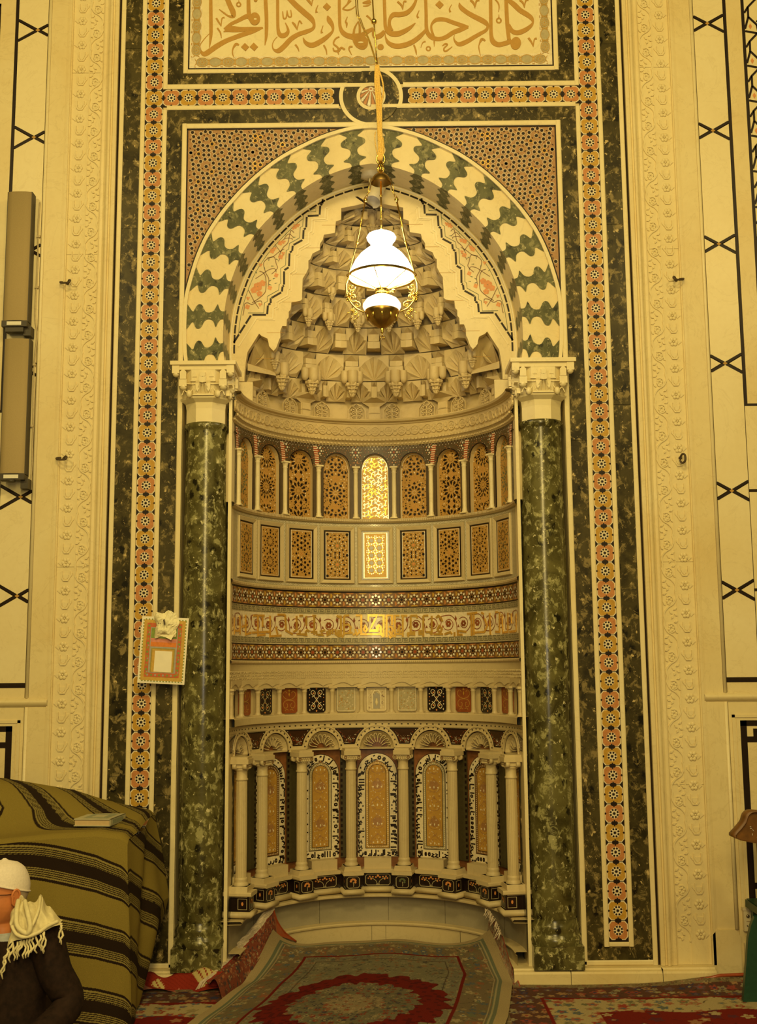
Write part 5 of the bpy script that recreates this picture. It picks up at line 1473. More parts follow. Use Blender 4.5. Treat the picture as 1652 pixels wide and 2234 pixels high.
bend(m).build('strip_carving', 'marble_small', la, kind='stuff')
P13 = rad(13.2)
def small_panel(k):
    m = MB(); hw, z0, z1 = .060, 1.352, 1.503; y = .020; kk = abs(k); c = .013
    outl = [(-hw, z0+c), (-hw+c, z0), (hw-c, z0), (hw, z0+c), (hw, z1-c), (hw-c, z1), (-hw+c, z1), (-hw, z1-c)]
    m.prism(outl, y, y+.01, 0)
    y -= .0008
    if kk in (2, 4):
        for sx in (-1, 1):
            for sz in (-1, 1):
                lp = smooth_path([(0, 1.4275), (sx*.016, 1.4275+sz*.020), (sx*.036, 1.4275+sz*.040), (sx*.026, 1.4275+sz*.056), (sx*.010, 1.4275+sz*.045), (sx*.012, 1.4275+sz*.028), (sx*.030, 1.4275+sz*.016)], 4)
                m.ribbon(lp, y, 1, w=.0038)
                m.disc(sx*.044, 1.4275+sz*.060, .006, y, 1, 5, 0, .6, 1.2); m.disc(sx*.046, 1.4275+sz*.030, .0042, y, 1, 5); m.disc(sx*.046, 1.4275+sz*.012, .0035, y, 2, 5)
                m.disc(sx*.020, 1.4275+sz*.038, .006, y, 2, 5)
        for sz in (-1, 1): m.disc(0, 1.4275+sz*.066, .006, y, 2, 4); m.disc(0, 1.4275+sz*.012, .004, y, 2, 4)
    elif kk in (3, 5):
        for sx in (-1, 1):
            m.ribbon(smooth_path([(0, 1.430), (sx*.030, 1.440), (sx*.046, 1.462), (sx*.030, 1.480), (sx*.016, 1.470)], 4), y, 1, w=.003)
            m.ribbon(smooth_path([(0, 1.428), (sx*.026, 1.425), (sx*.042, 1.408), (sx*.034, 1.385), (sx*.014, 1.386), (sx*.012, 1.404), (sx*.02, 1.408)], 4), y, 1, w=.003)
            m.ribbon(smooth_path([(sx*.006, 1.37), (sx*.02, 1.376), (sx*.03, 1.366)], 3), y, 1, w=.003)
        m.disc(0, 1.485, .008, y, 2, 4); m.disc(0, 1.462, .010, y, 2, 4, 0, .5, 1.3)
    else:
        m.ribbon([(-hw+.006, z0+.008), (hw-.006, z0+.008), (hw-.006, z1-.008), (-hw+.006, z1-.008)], y-.002, 1, .003, w=.004, closed=True)
        r2 = random.Random(k+20)
        for i in range(46):
            px, pz = r2.uniform(-.048, .048), r2.uniform(z0+.016, z1-.016)
            a = r2.random()*6; m.ribbon(smooth_path([(px, pz), (px+.007*cos(a), pz+.007*sin(a)), (px+.009*cos(a+.8), pz+.009*sin(a+.8))], 2), y-.001, 1 if i % 2 else 2, w=.0026)
        if kk == 0:
            m.ribbon([(-.026, 1.37), (-.026, 1.455), (-.012, 1.478), (.012, 1.478), (.026, 1.455), (.026, 1.37)], y-.003, 1, .003, w=.006)
            m.flat([(-.02, 1.37), (.02, 1.37), (.02, 1.452), (0, 1.47), (-.02, 1.452)], y-.0016, 3); m.lathe([(.001, 0), (.007, .008), (.011, .024), (.006, .036), (.009, .046)], 8, (0, y, 1.385), 1)
    cols = {0: ['marble_small', 'marble_white', 'mosaic_brown', 'marble_grey'], 1: ['meander_ground', 'tile_white', 'tan_inlay', 'tan_inlay'], 2: ['black_panel', 'tile_white', 'orange_inlay'], 3: ['tawny_marble' if False else 'red_marble', 'tan_inlay', 'tile_ochre'], 4: ['black_panel', 'meander_ground', 'orange_inlay'], 5: ['red_marble', 'tan_inlay', 'tile_ochre'], 6: ['green_inlay', 'meander_ground', 'tan_inlay']}[kk]
    while len(cols) < 4: cols.append(cols[-1])
    return m, cols
for k in range(-6, 7):
    m, cols = small_panel(k); at_ph(m, 'small_panel', cols, la, k*P13)
cm = MB()
cm.lathe([(.019, 0), (.019, .008), (.0145, .016), (.014, .022), (.013, .10), (.014, .128), (.017, .132), (.014, .136), (.020, .150)], 12); cm.box(-.026, .026, -.02, .02, .148, .160); cm.box(-.022, .022, -.022, .02, 0, .006)
cme = cm.mesh('short_colonnette', ['marble_small'])
tre = MB()      # trefoil arch head over each panel
for i in range(24):
    u0, u1 = -1+2*i/24, -1+2*(i+1)/24
    f = lambda u: 1.505+.022*abs(sin(pi*1.5*(u+1)/1.0*.5*1.0+0))*(1-.35*abs(u))+.004
    tre.prism([(u0*.0905, f(u0)), (u1*.0905, f(u1)), (u1*.0905, 1.548), (u0*.0905, 1.548)], -.012, .02)
trm = tre.mesh('trefoil_arch', ['marble_small'])
for k in range(-6, 8):
    if abs((k-.5)*13.2) < 88: put_ph('short_colonnette', cme, la, (k-.5)*P13, 1.346, RN-.004)
for k in range(-6, 7): put_ph('trefoil_arch', trm, la, k*P13, 0)
# ---- lower arcade ---------------------------------------------------------------------------
lo = empty('lower_arcade', 'tallest arcade of the niche with fluted cream colonnettes, shell arches and script-bordered panels', 'arcade')
P7 = rad(24.3); RC = .738; RB = .825
niche_ring([(.002, 1.298), (.006, 1.296), (.006, 1.262), (.0, 1.260)], 'marble_small', 'dotted_band', lo, 96)
m = MB(); x = -1.23
while x < 1.23: m.disc(x, 1.279, .0055, -.0068, 0, 6, 0, 1.2, .75); x += .0395
bend(m).build('band_dots', 'black_stone', lo, kind='stuff')
niche_ring([(0, 1.262), (0, .40)], 'tawny_dark', 'recess_wall', lo, 72, a=74, R=RB+.012)
# arches
AW = P7*RN/2; AR = .105; AZ = 1.142
m = MB(); xs = np.linspace(-1.2409, 1.2409, 561)
def a_top(s_):
    k = round(s_/(2*AW)); d = s_-k*2*AW
    return AZ+math.sqrt(max(0, AR*AR-d*d))*.98 if abs(d) < AR else 1.128
for a, b_ in zip(xs, xs[1:]):
    m.flat([(a, a_top(a)), (b_, a_top(b_)), (b_, 1.262), (a, 1.262)], -.002, 0)
bend(m).build('arch_field', 'marble_small', lo)
for k in range(-3, 4):
    m = MB()
    m.ring(0, AZ, AR-.002, AR+.005, -.010, 0, 24, 0, pi, .012); m.ring(0, AZ, AR+.022, AR+.029, -.009, 0, 24, rad(14), rad(166), .010)
    for i in range(12):
        a = pi*(i+.5)/12; m.disc((AR+.0135)*cos(a), AZ+(AR+.0135)*sin(a), .0055, -.0058, 1, 6, a, .9, .9)
    m.xform(lambda x, y, z: (x, y+.0, z)); bb = MB(); bb.v = [(x+k*2*AW, y, z) for x, y, z in m.v]; bb.f, bb.m, bb.sm = m.f, m.m, m.sm
    bend(bb).build('arch_ring', ['marble_small', 'black_stone'], lo)
    # shell half dome inside the arch
    ph = k*P7; m = MB(); n = 18
    b = 0
    for j in range(8):
        t = j/7
        for i in range(n+1):
            a = pi*i/n; r = AR*(.12+.88*t); pl = 1+.05*((i % 2)*2-1)*(t > .2)
            m.v.append((r*cos(a), .062*(1-t**2.2)*pl-.001, AZ-.004+r*sin(a)*.96))
    for j in range(7):
        for i in range(n): q = j*(n+1)+i; m.face((q, q+1, q+n+2, q+n+1), 0)
    m.v.append((0, .062, AZ-.004)); q = len(m.v)-1
    for i in range(n): m.face((q, i+1, i), 0)
    m.box(-AR, AR, .0, .05, AZ-.010, AZ-.003); m.box(-AR-.004, AR+.004, .02, .03, AZ, AZ+.001)
    for q2 in range(8):
        a = rad(18+q2*20.5)
        m.ribbon(smooth_path([(.03*cos(a), AZ+.03*sin(a)), (.055*cos(a+.1), AZ+.055*sin(a+.1)), (.078*cos(a+.05), AZ+.075*sin(a+.05)), (.085*cos(a-.12), AZ+.082*sin(a-.12)), (.070*cos(a-.15), AZ+.068*sin(a-.15))], 3), .014, 0, .03, w=.004)
    at_ph(m, 'shell', 'marble_small', lo, ph)
# mosaic triangles between the arches
for k in range(-4, 4):
    cx = (k+.5)*2*AW; m = MB()
    e = 1.254; Lp = []; Rr = AR+.032
    Tp = []
    for i in range(13):
        t = i/12; z = 1.165+(e-1.165)*t; dz = z-AZ
        hw = AW-math.sqrt(max(0, Rr*Rr-dz*dz)) if dz < Rr else AW*.9
        Tp.append((hw, z))
    Tp = [(max(.008, min(h, .1)), z) for h, z in Tp]
    pts = [(cx-h, z) for h, z in Tp][::-1]+[(cx+h, z) for h, z in Tp]
    pts = [p for p in pts if abs(p[0]) < 1.235]
    if len(pts) < 6: continue
    m.flat(pts, -.0035, 0)
    m.ribbon(pts, -.0045, 1, w=.004, closed=True)
    r2 = random.Random(k)
    for i in range(-8, 9):
        for j in range(12):
            px, pz = cx+i*.0088+(.0044 if j % 2 else 0), 1.172+j*.0075
            h = interp([(z, hh) for hh, z in Tp], pz) if pz < e-.006 else 0
            if abs(px-cx) < h-.006 and abs(px) < 1.225: m.disc(px, pz, .0031, -.0046, (2, 3, 4, 0)[r2.randrange(4)], 4, r2.random())
    for i in range(6): m.disc(cx+.010*cos(i*pi/3), 1.222+.010*sin(i*pi/3), .0042, -.0050, 2, 5)
    m.disc(cx, 1.222, .005, -.0052, 1, 6)
    bend(m).build('mosaic_triangle', ['dark_bead', 'black_stone', 'pearl', 'tile_red', 'mosaic_brown'], lo)
# colonnettes with capital and base as sub-parts
sh = MB()
n = 40
for j, (r, z) in enumerate([(.030, .505), (.0295, .52), (.0305, .75), (.0295, 1.0), (.029, 1.018)]):
    for i in range(n):
        a = 2*pi*i/n; q = r*(1-.055*(i % 2)); sh.v.append((q*cos(a), q*sin(a), z))
for j in range(4):
    for i in range(n): sh.face((j*n+i, j*n+(i+1) % n, (j+1)*n+(i+1) % n, (j+1)*n+i))
sh.lathe([(.030, 1.014), (.034, 1.018), (.034, 1.024), (.030, 1.028), (.030, 1.064), (.032, 1.068)], 24)
shm = sh.mesh('shaft', ['marble_small'])
cp = MB()
cp.lathe([(.030, 1.066), (.036, 1.070), (.036, 1.078), (.034, 1.082), (.036, 1.096)], 20)
for sx in (-1, 1):
    for sy in (-1, 1):
        cp.tube([(sx*.040, sy*.040-.0, 1.091), (sx*.040, sy*.018, 1.091)], .0155, 12)
        cp.ring(sx*.040, 1.091, .005, .010, -.045, 1, 10)
cp.box(-.040, .040, -.038, .03, 1.082, 1.106); cp.box(-.050, .050, -.050, .05, 1.104, 1.130); cp.box(-.044, .044, -.044, .05, 1.130, 1.142)
for i in range(5): cp.sphere((-.026+i*.013, -.040, 1.080), .005, 0, 6, 4)
for i in range(4): cp.sphere((-.02+i*.013, -.041, 1.094), .0045, 0, 6, 4)
cpm = cp.mesh('capital', ['marble_small', 'mosaic_brown'])
bs = MB()
bs.lathe([(.030, .510), (.034, .505), (.036, .497), (.033, .489), (.037, .482), (.041, .474), (.041, .466)], 24)
bs.prism([(-.046, .468), (.046, .468), (.054, .440), (.054, .415), (-.054, .415), (-.054, .440)], -.050, .05)
bs.v += [(-.046, -.046, .468), (.046, -.046, .468), (.046, .04, .468), (-.046, .04, .468)]; q = len(bs.v)-4; bs.face((q, q+1, q+2, q+3))
bsm = bs.mesh('base', ['marble_small'])
EDGE = lambda a: max(-rad(81), min(rad(81), a))
for k in range(-4, 4):
    ph = EDGE((k+.5)*P7)
    c = empty('colonnette', None, None, (RC*sin(ph), RC*cos(ph), 0), -ph); c.parent = lo
    put('shaft', shm, c); put('capital', cpm, c); put('base', bsm, c)
# script-bordered panels
rnd = random.Random(11)
def script_run(m, x0, x1, zb, h, y, mi, vert=False, fn=None):
    x = x0
    while x < x1-.006:
        t = rnd.randrange(6); w = h*(.25+.5*rnd.random())
        P = []
        if t == 0: P = [[(x, zb), (x, zb+h*.95)]]; w = h*.28
        elif t == 1: P = [[(x, zb+h*.1), (x+w*.5, zb-h*.15), (x+w, zb+h*.25), (x+w*.9, zb+h*.45)]]
        elif t == 2: P = [[(x+w*.5+w*.3*cos(a), zb+h*.35+h*.25*sin(a)) for a in [i*pi/3 for i in range(7)]]]
        elif t == 3: P = [[(x, zb), (x+w, zb)], [(x+w*.5, zb), (x+w*.5, zb+h*.35)], [(x+w*.9, zb), (x+w*.9, zb+h*.9)]]
        elif t == 4: P = [[(x, zb+h*.5), (x+w*.7, zb+h*.35), (x, zb+h*.05), (x+w, zb-h*.05)]]
        else: P = [[(x, zb), (x+w*1.2, zb)], [(x+w*.3, zb+h*.6), (x+w*.7, zb+h*.75)]]
        for p in P:
            if fn: p = [fn(a, b_) for a, b_ in p]
            m.ribbon(p, y, mi, w=h*.21)
        x += w+h*.16
def lower_panel(k):
    m = MB(); y = 0.0
    W = .120; z0 = .498; zs_ = .985; r = W
    def outl(d, nz=14):
        w = W-d; return [(-w, z0+d)]+[(-w, zs_)]+[(w*cos(pi-pi*i/nz), zs_+w*sin(pi-pi*i/nz)) for i in range(1, nz)]+[(w, zs_), (w, z0+d)]
    m.flat(outl(0), y, 0)                         # white script strip
    m.ribbon(outl(.001), y-.0006, 1, w=.003)
    m.flat(outl(.047), y-.0008, 1); m.flat(outl(.051), y-.0012, 2); m.flat(outl(.066), y-.0016, 1); m.flat(outl(.069), y-.0020, 3)
    # border beads
    path = outl(.0585)+[outl(.0585)[0]]
    acc = 0; Ltot = 0
    for a, b_ in zip(path, path[1:]):
        L = math.hypot(b_[0]-a[0], b_[1]-a[1]); n = max(1, int(L/.0115))
        for i in range(n):
            px, pz = a[0]+(b_[0]-a[0])*(i+.5)/n, a[1]+(b_[1]-a[1])*(i+.5)/n
            m.disc(px, pz, .0036, y-.0017, 4, 4, pi/4)
    # arabesque of the inner field
    w = W-.069
    for j in range(5):
        cz = z0+.085+j*.108
        for sx in (-1, 1):
            m.ribbon(smooth_path([(0, cz-.03), (sx*w*.6, cz-.018), (sx*w*.75, cz+.010), (sx*w*.3, cz+.034), (0, cz+.05)], 3), y-.0026, 5, w=.0028)
            m.disc(sx*w*.5, cz-.002, .0055, y-.0026, 6, 5); m.disc(sx*w*.72, cz+.035, .004, y-.0026, 6, 4); m.disc(sx*w*.25, cz+.02, .004, y-.0026, 5, 5)
        m.disc(0, cz, .0065, y-.0027, 6, 5, 0, .7, 1.3); m.disc(0, cz+.046, .006, y-.0027, 5, 6)
        if j % 2: m.disc(0, cz+.01, .034, y-.0022, 5, 8, 0, .9, .8)
    r3_ = random.Random(k*7+1)
    for i in range(150):
        px, pz = r3_.uniform(-w+.006, w-.006), r3_.uniform(z0+.078, zs_+.02); a = r3_.random()*6; q = .0045
        m.ribbon([(px, pz), (px+q*cos(a), pz+q*sin(a)), (px+q*1.6*cos(a+.7), pz+q*1.6*sin(a+.7))], y-.0024, 5 if i % 3 else 6, w=.0021)
    # script: both legs, the round head and the foot
    h = .037
    script_run(m, z0+.02, zs_, 0, h, y-.0012, 1, fn=lambda a, b_: (-W+.008+b_, a))
    script_run(m, z0+.02, zs_, 0, h, y-.0012, 1, fn=lambda a, b_: (W-.008-b_, a))
    script_run(m, 0, pi*(W-.03), 0, h, y-.0012, 1, fn=lambda a, b_: ((W-.040+b_)*cos(pi-a/(W-.03)), zs_+(W-.040+b_)*sin(pi-a/(W-.03))))
    script_run(m, -W+.01, W-.01, z0+.007, h, y-.0012, 1)
    return m
for k in range(-3, 4):
    m = lower_panel(k); side = abs(k)
    at_ph(m, 'script_panel', ['tile_white', 'black_stone', 'mosaic_brown' if side > 1 else ('meander_ground' if k else 'gold_dull'), 'gold_script', 'tile_white' if k else 'pearl', 'tile_orange' if False else 'mosaic_ground', 'tile_white'], lo, k*P7, R=RB)
for k in range(-3, 3):   # chequered strip behind the colonnettes
    ph = (k+.5)*P7; m = MB(); m.box(-.05, .05, 0, .01, .50, 1.13, 0)
    for j in range(19):
        for sx in (-1, 1): m.box(sx*.043-.006, sx*.043+.006, -.002, .002, .51+j*.033, .527+j*.033, 1)
    at_ph(m, 'back_strip', ['dark_olive', 'black_stone'], lo, ph, R=RB-.008)

# ---- pedestal course --------------------------------------------------------------------------
pc = empty('pedestal_course', 'stepped base course of black flower-inlaid blocks between cream mouldings under the lower arcade', 'base')
niche_ring([(.004, .418), (.0, .29)], 'black_panel', 'dark_core', pc, 72, R=RN-.01)
def prof_block(w, R0, parent, ph, big, flower):
    """cream upper fillet, black panel, cream lower moulding; w half width, R0 front radius"""
    b = empty('pedestal_block', None, None, (R0*sin(ph), R0*cos(ph), 0), -ph); b.parent = parent
    m = MB()
    m.box(-w, w, 0, .16, .440, .500) if not big else None
    for (z0, z1, d) in ((.418, .440, .016),):
        m.prism([(-w-d, z0+.004), (-w-d+.004, z0), (w+d-.004, z0), (w+d, z0+.004), (w+d, z1-.006), (w+d-.006, z1), (-w-d+.006, z1), (-w-d, z1-.006)], -d, .16)
    bb = len(m.v); q = w+.014
    P = [(-.004, .340), (-.016, .334), (-.020, .322), (-.014, .310), (-.002, .306), (.02, .306)]
    for (y, z) in P:
        e = -y; m.v += [(-w-e, y, z), (w+e, y, z), (w+e, .15, z), (-w-e, .15, z)]
    for i in range(len(P)-1):
        for j in range(3 if True else 0):
            jj = (0, 1, 3)[j]; j2 = (1, 2, 0)[j]; m.face((bb+4*i+jj, bb+4*i+j2, bb+4*(i+1)+j2, bb+4*(i+1)+jj), 0, True)
    m.build('moulding', 'marble_small', b)
    m = MB(); m.box(-w, w, 0, .15, .338, .420, 0)
    c = .010; z0, z1 = .347, .409; ww = w-.008
    fr = [(-ww+c, z0), (ww-c, z0), (ww, z0+c), (ww, z1-c), (ww-c, z1), (-ww+c, z1), (-ww, z1-c), (-ww, z0+c)]
    m.ribbon(fr, -.0015, 1, w=.0035, closed=True)
    if not big:
        for sx in (-1, 1):
            m.ribbon(smooth_path([(sx*.004, .353), (sx*.012, .372), (sx*.03, .384), (sx*.046, .390)], 3), -.0012, 1, w=.003)
            for (dx, dz) in ((.048, .396), (.040, .382), (.030, .394), (.012, .392), (.056, .386)): m.disc(sx*dx, dz, .0058, -.0016, 2, 6, 0, 1, .8)
        m.disc(0, .400, .007, -.0016, 2, 6); m.disc(-.005, .352, .0045, -.0016, 1, 5); m.disc(.006, .352, .0045, -.0016, 1, 5)
    else:
        for i, a in enumerate((20, 60, 100, 140, 180, 330)):
            m.disc(.014*cos(rad(a)), .384+.012*sin(rad(a)), .0075, -.0016, 2 if flower else 3, 6, rad(a), 1, .8)
        m.ribbon([(0, .38), (.003, .365), (.001, .354)], -.0014, 1, w=.0035)
    for sx in (-1, 1):       # flank panels of the projecting blocks
        if big:
            q0 = len(m.v); m2 = MB(); m2.ribbon([(.012, z0+.004), (.06, z0+.004), (.06, z1-.004), (.012, z1-.004)], 0, 1, w=.003, closed=True); m2.disc(.036, .38, .009, -.0006, 2, 6, 0, .7, 1.2)
            fs = len(m.v); m.v += [(sx*(w+.0012+(-y)), x, z) for x, y, z in m2.v]
            for f, mi in zip(m2.f, m2.m): m.face([fs+i for i in f], mi)
    m.build('inlaid_block', ['black_panel', 'meander_ground', 'orange_inlay', 'green_inlay'], b)
for k in range(-3, 4): prof_block(.080, RN-.035, pc, k*P7, False, True)
for k in range(-4, 4): prof_block(.045, RC-.058, pc, EDGE((k+.5)*P7), True, k != 0)
niche_ring([(-.05, .302), (.075, .302), (.082, .298), (.082, .290), (.076, .286), (.0, .284)], 'marble_small', 'ledge_slab', pc, 96)
m = MB()
nb = niche_ring([(0, .288), (0, .135)], 'marble_grey', 'light_leak_shell2', None, 96, R=RN-.012, kind='structure')
for a in (-62, -26, 4.5, 30, 64):
    m = MB(); m.box(-.0008, .0008, -.0006, .001, .136, .284); at_ph(m, 'slab_joint', 'dark_groove', nb, rad(a), R=RN-.012)
sp2 = niche_ring([(0, .142), (.055, .142), (.062, .136), (.060, .128), (.050, .122), (.052, .0)], 'marble_small', 'light_leak_shell3', None, 96, R=RN-.012, kind='structure')
for a in (-48, -3, 3.5, 40):
    m = MB(); m.box(-.0008, .0008, -.0006, .001, .0, .122); at_ph(m, 'slab_joint', 'dark_groove', sp2, rad(a), R=RN-.064)
# ------------------------------------------------------------------ hanging oil lamp
LX, LY, LZ = .052, -.45, 3.638                 # centre of the shade rim
lamp = empty('hanging_lamp', 'brass hanging oil lamp with glowing white opal glass shade in front of the vault', 'lamp', (LX, LY, LZ-.30))
def lp(m, nm, mat): m.xform(lambda x, y, z: (x, y, z+.30)); return m.build(nm, mat, lamp)
m = MB(); m.lathe([(.172, 0), (.170, .012), (.160, .045), (.140, .085), (.112, .122), (.080, .150), (.060, .163), (.055, .172), (.060, .188), (.074, .205), (.078, .218), (.070, .232), (.060, .238)], 48)
m.lathe([(.168, .002), (.156, .045), (.136, .083), (.108, .118), (.076, .146), (.056, .160)], 48)
lp(m, 'glass_shade', 'opal_shade')
m = MB(); m.lathe([(.030, -.055), (.034, .0), (.026, .06), (.024, .19), (.022, .225)], 20); lp(m, 'glass_chimney', 'opal_inner')
m = MB(); m.lathe([(.178, -.006), (.178, .008), (.172, .010), (.170, -.004), (.178, -.006)], 48)
for i in range(6):
    a = i*pi/3+.3; m.tube([(.172*cos(a), .172*sin(a), .0), (.10*cos(a), .10*sin(a), -.03), (.035*cos(a), .035*sin(a), -.060)], .0028, 6)
lp(m, 'shade_ring', 'brass')
m = MB(); m.lathe([(.022, -.105), (.034, -.100), (.038, -.088), (.030, -.078), (.036, -.070), (.034, -.058), (.026, -.052)], 24); m.tube([(.03, -.01, -.085), (.055, -.03, -.085)], .004, 6); m.sphere((.060, -.034, -.085), .010, 0, 8, 6); lp(m, 'burner', 'brass')
m = MB(); m.lathe([(.020, -.098), (.050, -.104), (.082, -.122), (.099, -.146), (.100, -.160), (.092, -.176), (.080, -.184)], 40); lp(m, 'glass_font', 'opal_font')
m = MB(); n = 40
pr = [(.088, -.180), (.091, -.190), (.086, -.200), (.080, -.212), (.066, -.236), (.044, -.258), (.020, -.272), (.006, -.276)]
for (r, z) in pr:
    for i in range(n):
        a = 2*pi*i/n; q = r*(1-.045*(i % 4 == 0)*(z < -.198)); m.v.append((q*cos(a), q*sin(a), z))
for j in range(len(pr)-1):
    for i in range(n): m.face((j*n+i, j*n+(i+1) % n, (j+1)*n+(i+1) % n, (j+1)*n+i), 0, True)
lp(m, 'oil_bowl', 'brass_dark')
m = MB()
for i in range(10):
    a = 2*pi*(i+.5)/10; m.sphere((.078*cos(a), .078*sin(a), -.216), .0105, 0, 8, 6, (.8, .8, 1.5))
lp(m, 'bowl_boss', 'brass')
m = MB(); m.lathe([(.008, -.274), (.012, -.280), (.006, -.290), (.010, -.298), (.001, -.306)], 12); m.tube([(0, 0, -.30), (.002, 0, -.318)], .002, 5)
for k in range(8):
    a = k*.785; m.tube([(.0, 0, -.315), (.010*cos(a), .010*sin(a), -.322), (.013*cos(a), .013*sin(a), -.335)], .0016, 5)
lp(m, 'bowl_finial', 'brass')
for s in (-1, 1):      # openwork scroll arms
    m = MB()
    main = smooth_path([(s*.176, 0, -.004), (s*.186, 0, -.040), (s*.184, -.01, -.085), (s*.168, -.01, -.130), (s*.135, -.01, -.170), (s*.095, 0, -.188)], 6); m.tube(main, .0045, 7)
    for (cx, cz, r, t) in ((.158, -.055, .020, 3.0), (.150, -.110, .024, -2.4), (.176, -.118, .014, 2), (.128, -.150, .018, 1.0), (.140, -.196, .014, .3), (.156, -.176, .010, 2)):
        sp = [(s*(cx+r*(1-.6*q)*cos(t+q*6)), -.004*q-.004, cz+r*(1-.6*q)*sin(t+q*6)) for q in [i/12 for i in range(13)]]; m.tube(sp, .0034, 6)
        m.sphere((s*cx, -.006, cz), .006, 0, 8, 6)
    for k in range(9):
        a = k*.7; m.tube([(s*.168, -.012, -.098), (s*.168+.030*cos(a), -.018, -.098+.030*sin(a))], [.0045, .0012], 5)
    m.sphere((s*.168, -.016, -.098), .009, 0, 8, 6)
    for (x, z, a) in ((.150, -.206, -1), (.135, -.222, -.6), (.165, -.190, -.2), (.120, -.200, -1.4)): m.tube([(s*x, -.006, z), (s*(x+.014*cos(a)), -.008, z+.014*sin(a)), (s*(x+.012), -.008, z+.020*sin(a)-.006)], .0028, 5)
    lp(m, 'scroll_arm', 'brass')
m = MB(); m.tube([(0, 0, .225), (0, 0, .53)], .0048, 8)
for z in (.27, .325, .39, .45): m.sphere((0, 0, z), .0085, 0, 8, 6)
lp(m, 'draw_rod', 'brass')
m = MB()                                     # smoke bell and its hook
m.lathe([(.053, .520), (.052, .532), (.046, .548), (.036, .562), (.020, .574), (.012, .580), (.010, .592), (.001, .600)], 32); m.lathe([(.050, .521), (.040, .548), (.010, .572)], 32)
lp(m, 'smoke_bell', 'brass_dark')
m = MB()
for k in range(8):
    a = 2*pi*k/8; m.tube([(.010*cos(a), .010*sin(a), .572), (.017*cos(a), .017*sin(a), .600), (.006*cos(a), .006*sin(a), .640)], .0042, 6)
m.tube([(.022*cos(t), 0, .655+.030*sin(t)) for t in [2*pi*i/16 for i in range(16)]], .0045, 6, closed=True); m.sphere((0, 0, .618), .014, 0, 10, 6)
lp(m, 'hook_ring', 'brass')
def chain3(p0, p1, nm, sag=0):
    m = MB(); p0, p1 = Vector(p0), Vector(p1); L = (p1-p0).length; n = int(L/.017); d = (p1-p0).normalized(); a = d.cross(Vector((0, 1, 0))).normalized(); c = d.cross(a)
    for i in range(n):
        o = p0+d*(L*(i+.5)/n); q = a if i % 2 else c
        m.tube([o+d*.0105*cos(t)+q*.0048*sin(t) for t in [2*pi*k/8 for k in range(8)]], .0018, 4, closed=True)
    return lp(m, nm, 'brass')
for s in (-1, 1):
    k = (s*.052, 0, .545); kk = (s*.082, -.005, .425)
    m = MB(); m.tube([k, (s*.064, -.002, .50), (s*.072, -.004, .44)], .0022, 6); m.tube([(s*.045, 0, .545), (s*.060, -.004, .47), (s*.088, -.004, .435)], .0022, 6); m.sphere(kk, .012, 0, 8, 6); lp(m, 'pulley_strap', 'brass')
    m = MB(); m.tube([kk, (s*.128, -.002, .19)], .0052 if s > 0 else .0035, 6); m.sphere((s*.128, -.002, .19), .009, 0, 8, 6); m.tube([(s*.128, -.002, .19), (s*.176, 0, .01)], .0050 if s > 0 else .003, 6); m.sphere((s*.176, 0, .012), .010, 0, 8, 6); lp(m, 'side_rod', 'brass')
# suspension: twisted cords and rod up to the ceiling
m = MB()
cz = lambda py: U(826, py, LY).z-LZ
def P_(px, py): p = U(px, py, LY); return (p.x-LX, 0, p.z-LZ)
for off in (-4, 0, 4):
    m.tube(smooth_path([P_(829+off*.9, 350), P_(831+off, 320), P_(829+off*.8, 290), P_(827+off*1.1, 230), P_(823+off, 180), P_(823+off*.7, 142)], 5), .0068, 6)
m.tube(smooth_path([P_(824, 145), P_(834, 175), P_(837, 200), P_(833, 222), P_(829, 235)], 5), .005, 6)
m.tube(smooth_path([P_(820, 288), P_(818, 300), P_(822, 330), P_(830, 352), P_(838, 330), P_(836, 300)], 5), .003, 6)
lp(m, 'gilded_cord', 'rope_gold')
m = MB(); m.tube([P_(823, 143), P_(817, 60), P_(816, 47), P_(813, 0), P_(805, -260)], .0042, 8); m.sphere(P_(816, 47), .016, 0, 14, 10)
lp(m, 'suspension_rod', 'brass')
m = MB(); m.tube(smooth_path([P_(821, 138), P_(805, 90), P_(785, 45), P_(776, 0), P_(770, -260)], 6), .0030, 6); m.tube(smooth_path([P_(822, 138), P_(808, 92), P_(789, 47), P_(780, 0), P_(775, -260)], 6), .0030, 6)
lp(m, 'counterweight_chain', 'brass')
l = bpy.data.lights.new('lamp_bulb', 'POINT'); l.energy = 9; l.color = (1, .80, .5); l.shadow_soft_size = .05
o = bpy.data.objects.new('lamp_bulb', l); COL.objects.link(o); o.parent = lamp; o.location = (0, -.0, .27)

# ------------------------------------------------------------------ spotlight under the arch
sp = empty('spotlight', 'small cream cylindrical spotlight on a round base fixed under the crown of the arch', 'lamp', (-.012, .13, 4.44))
m = MB(); m.lathe([(.001, .052), (.052, .052), (.054, .040), (.050, .018), (.030, .010), (.001, .008)], 28); m.build('base', 'spot_white', sp)
m = MB(); m.tube([(.0, 0, .012), (.008, -.004, -.045)], .010, 8); m.build('arm', 'spot_white', sp)
m = MB(); m.lathe([(.001, 0), (.044, 0), (.047, .006), (.047, .155), (.043, .158), (.040, .10), (.001, .09)], 28)
hd = m.build('head', 'spot_white', sp); hd.location = (.050, -.005, -.035); hd.rotation_euler = (rad(152), rad(14), 0)
m = MB(); m.prism([(-.062, 0), (.062, 0), (.050, .010), (-.050, .010)], -.05, .05); fl = m.build('flap', 'jacket_dark', sp); fl.location = (-.026, -.02, -.155); fl.rotation_euler = (rad(20), rad(37), 0)

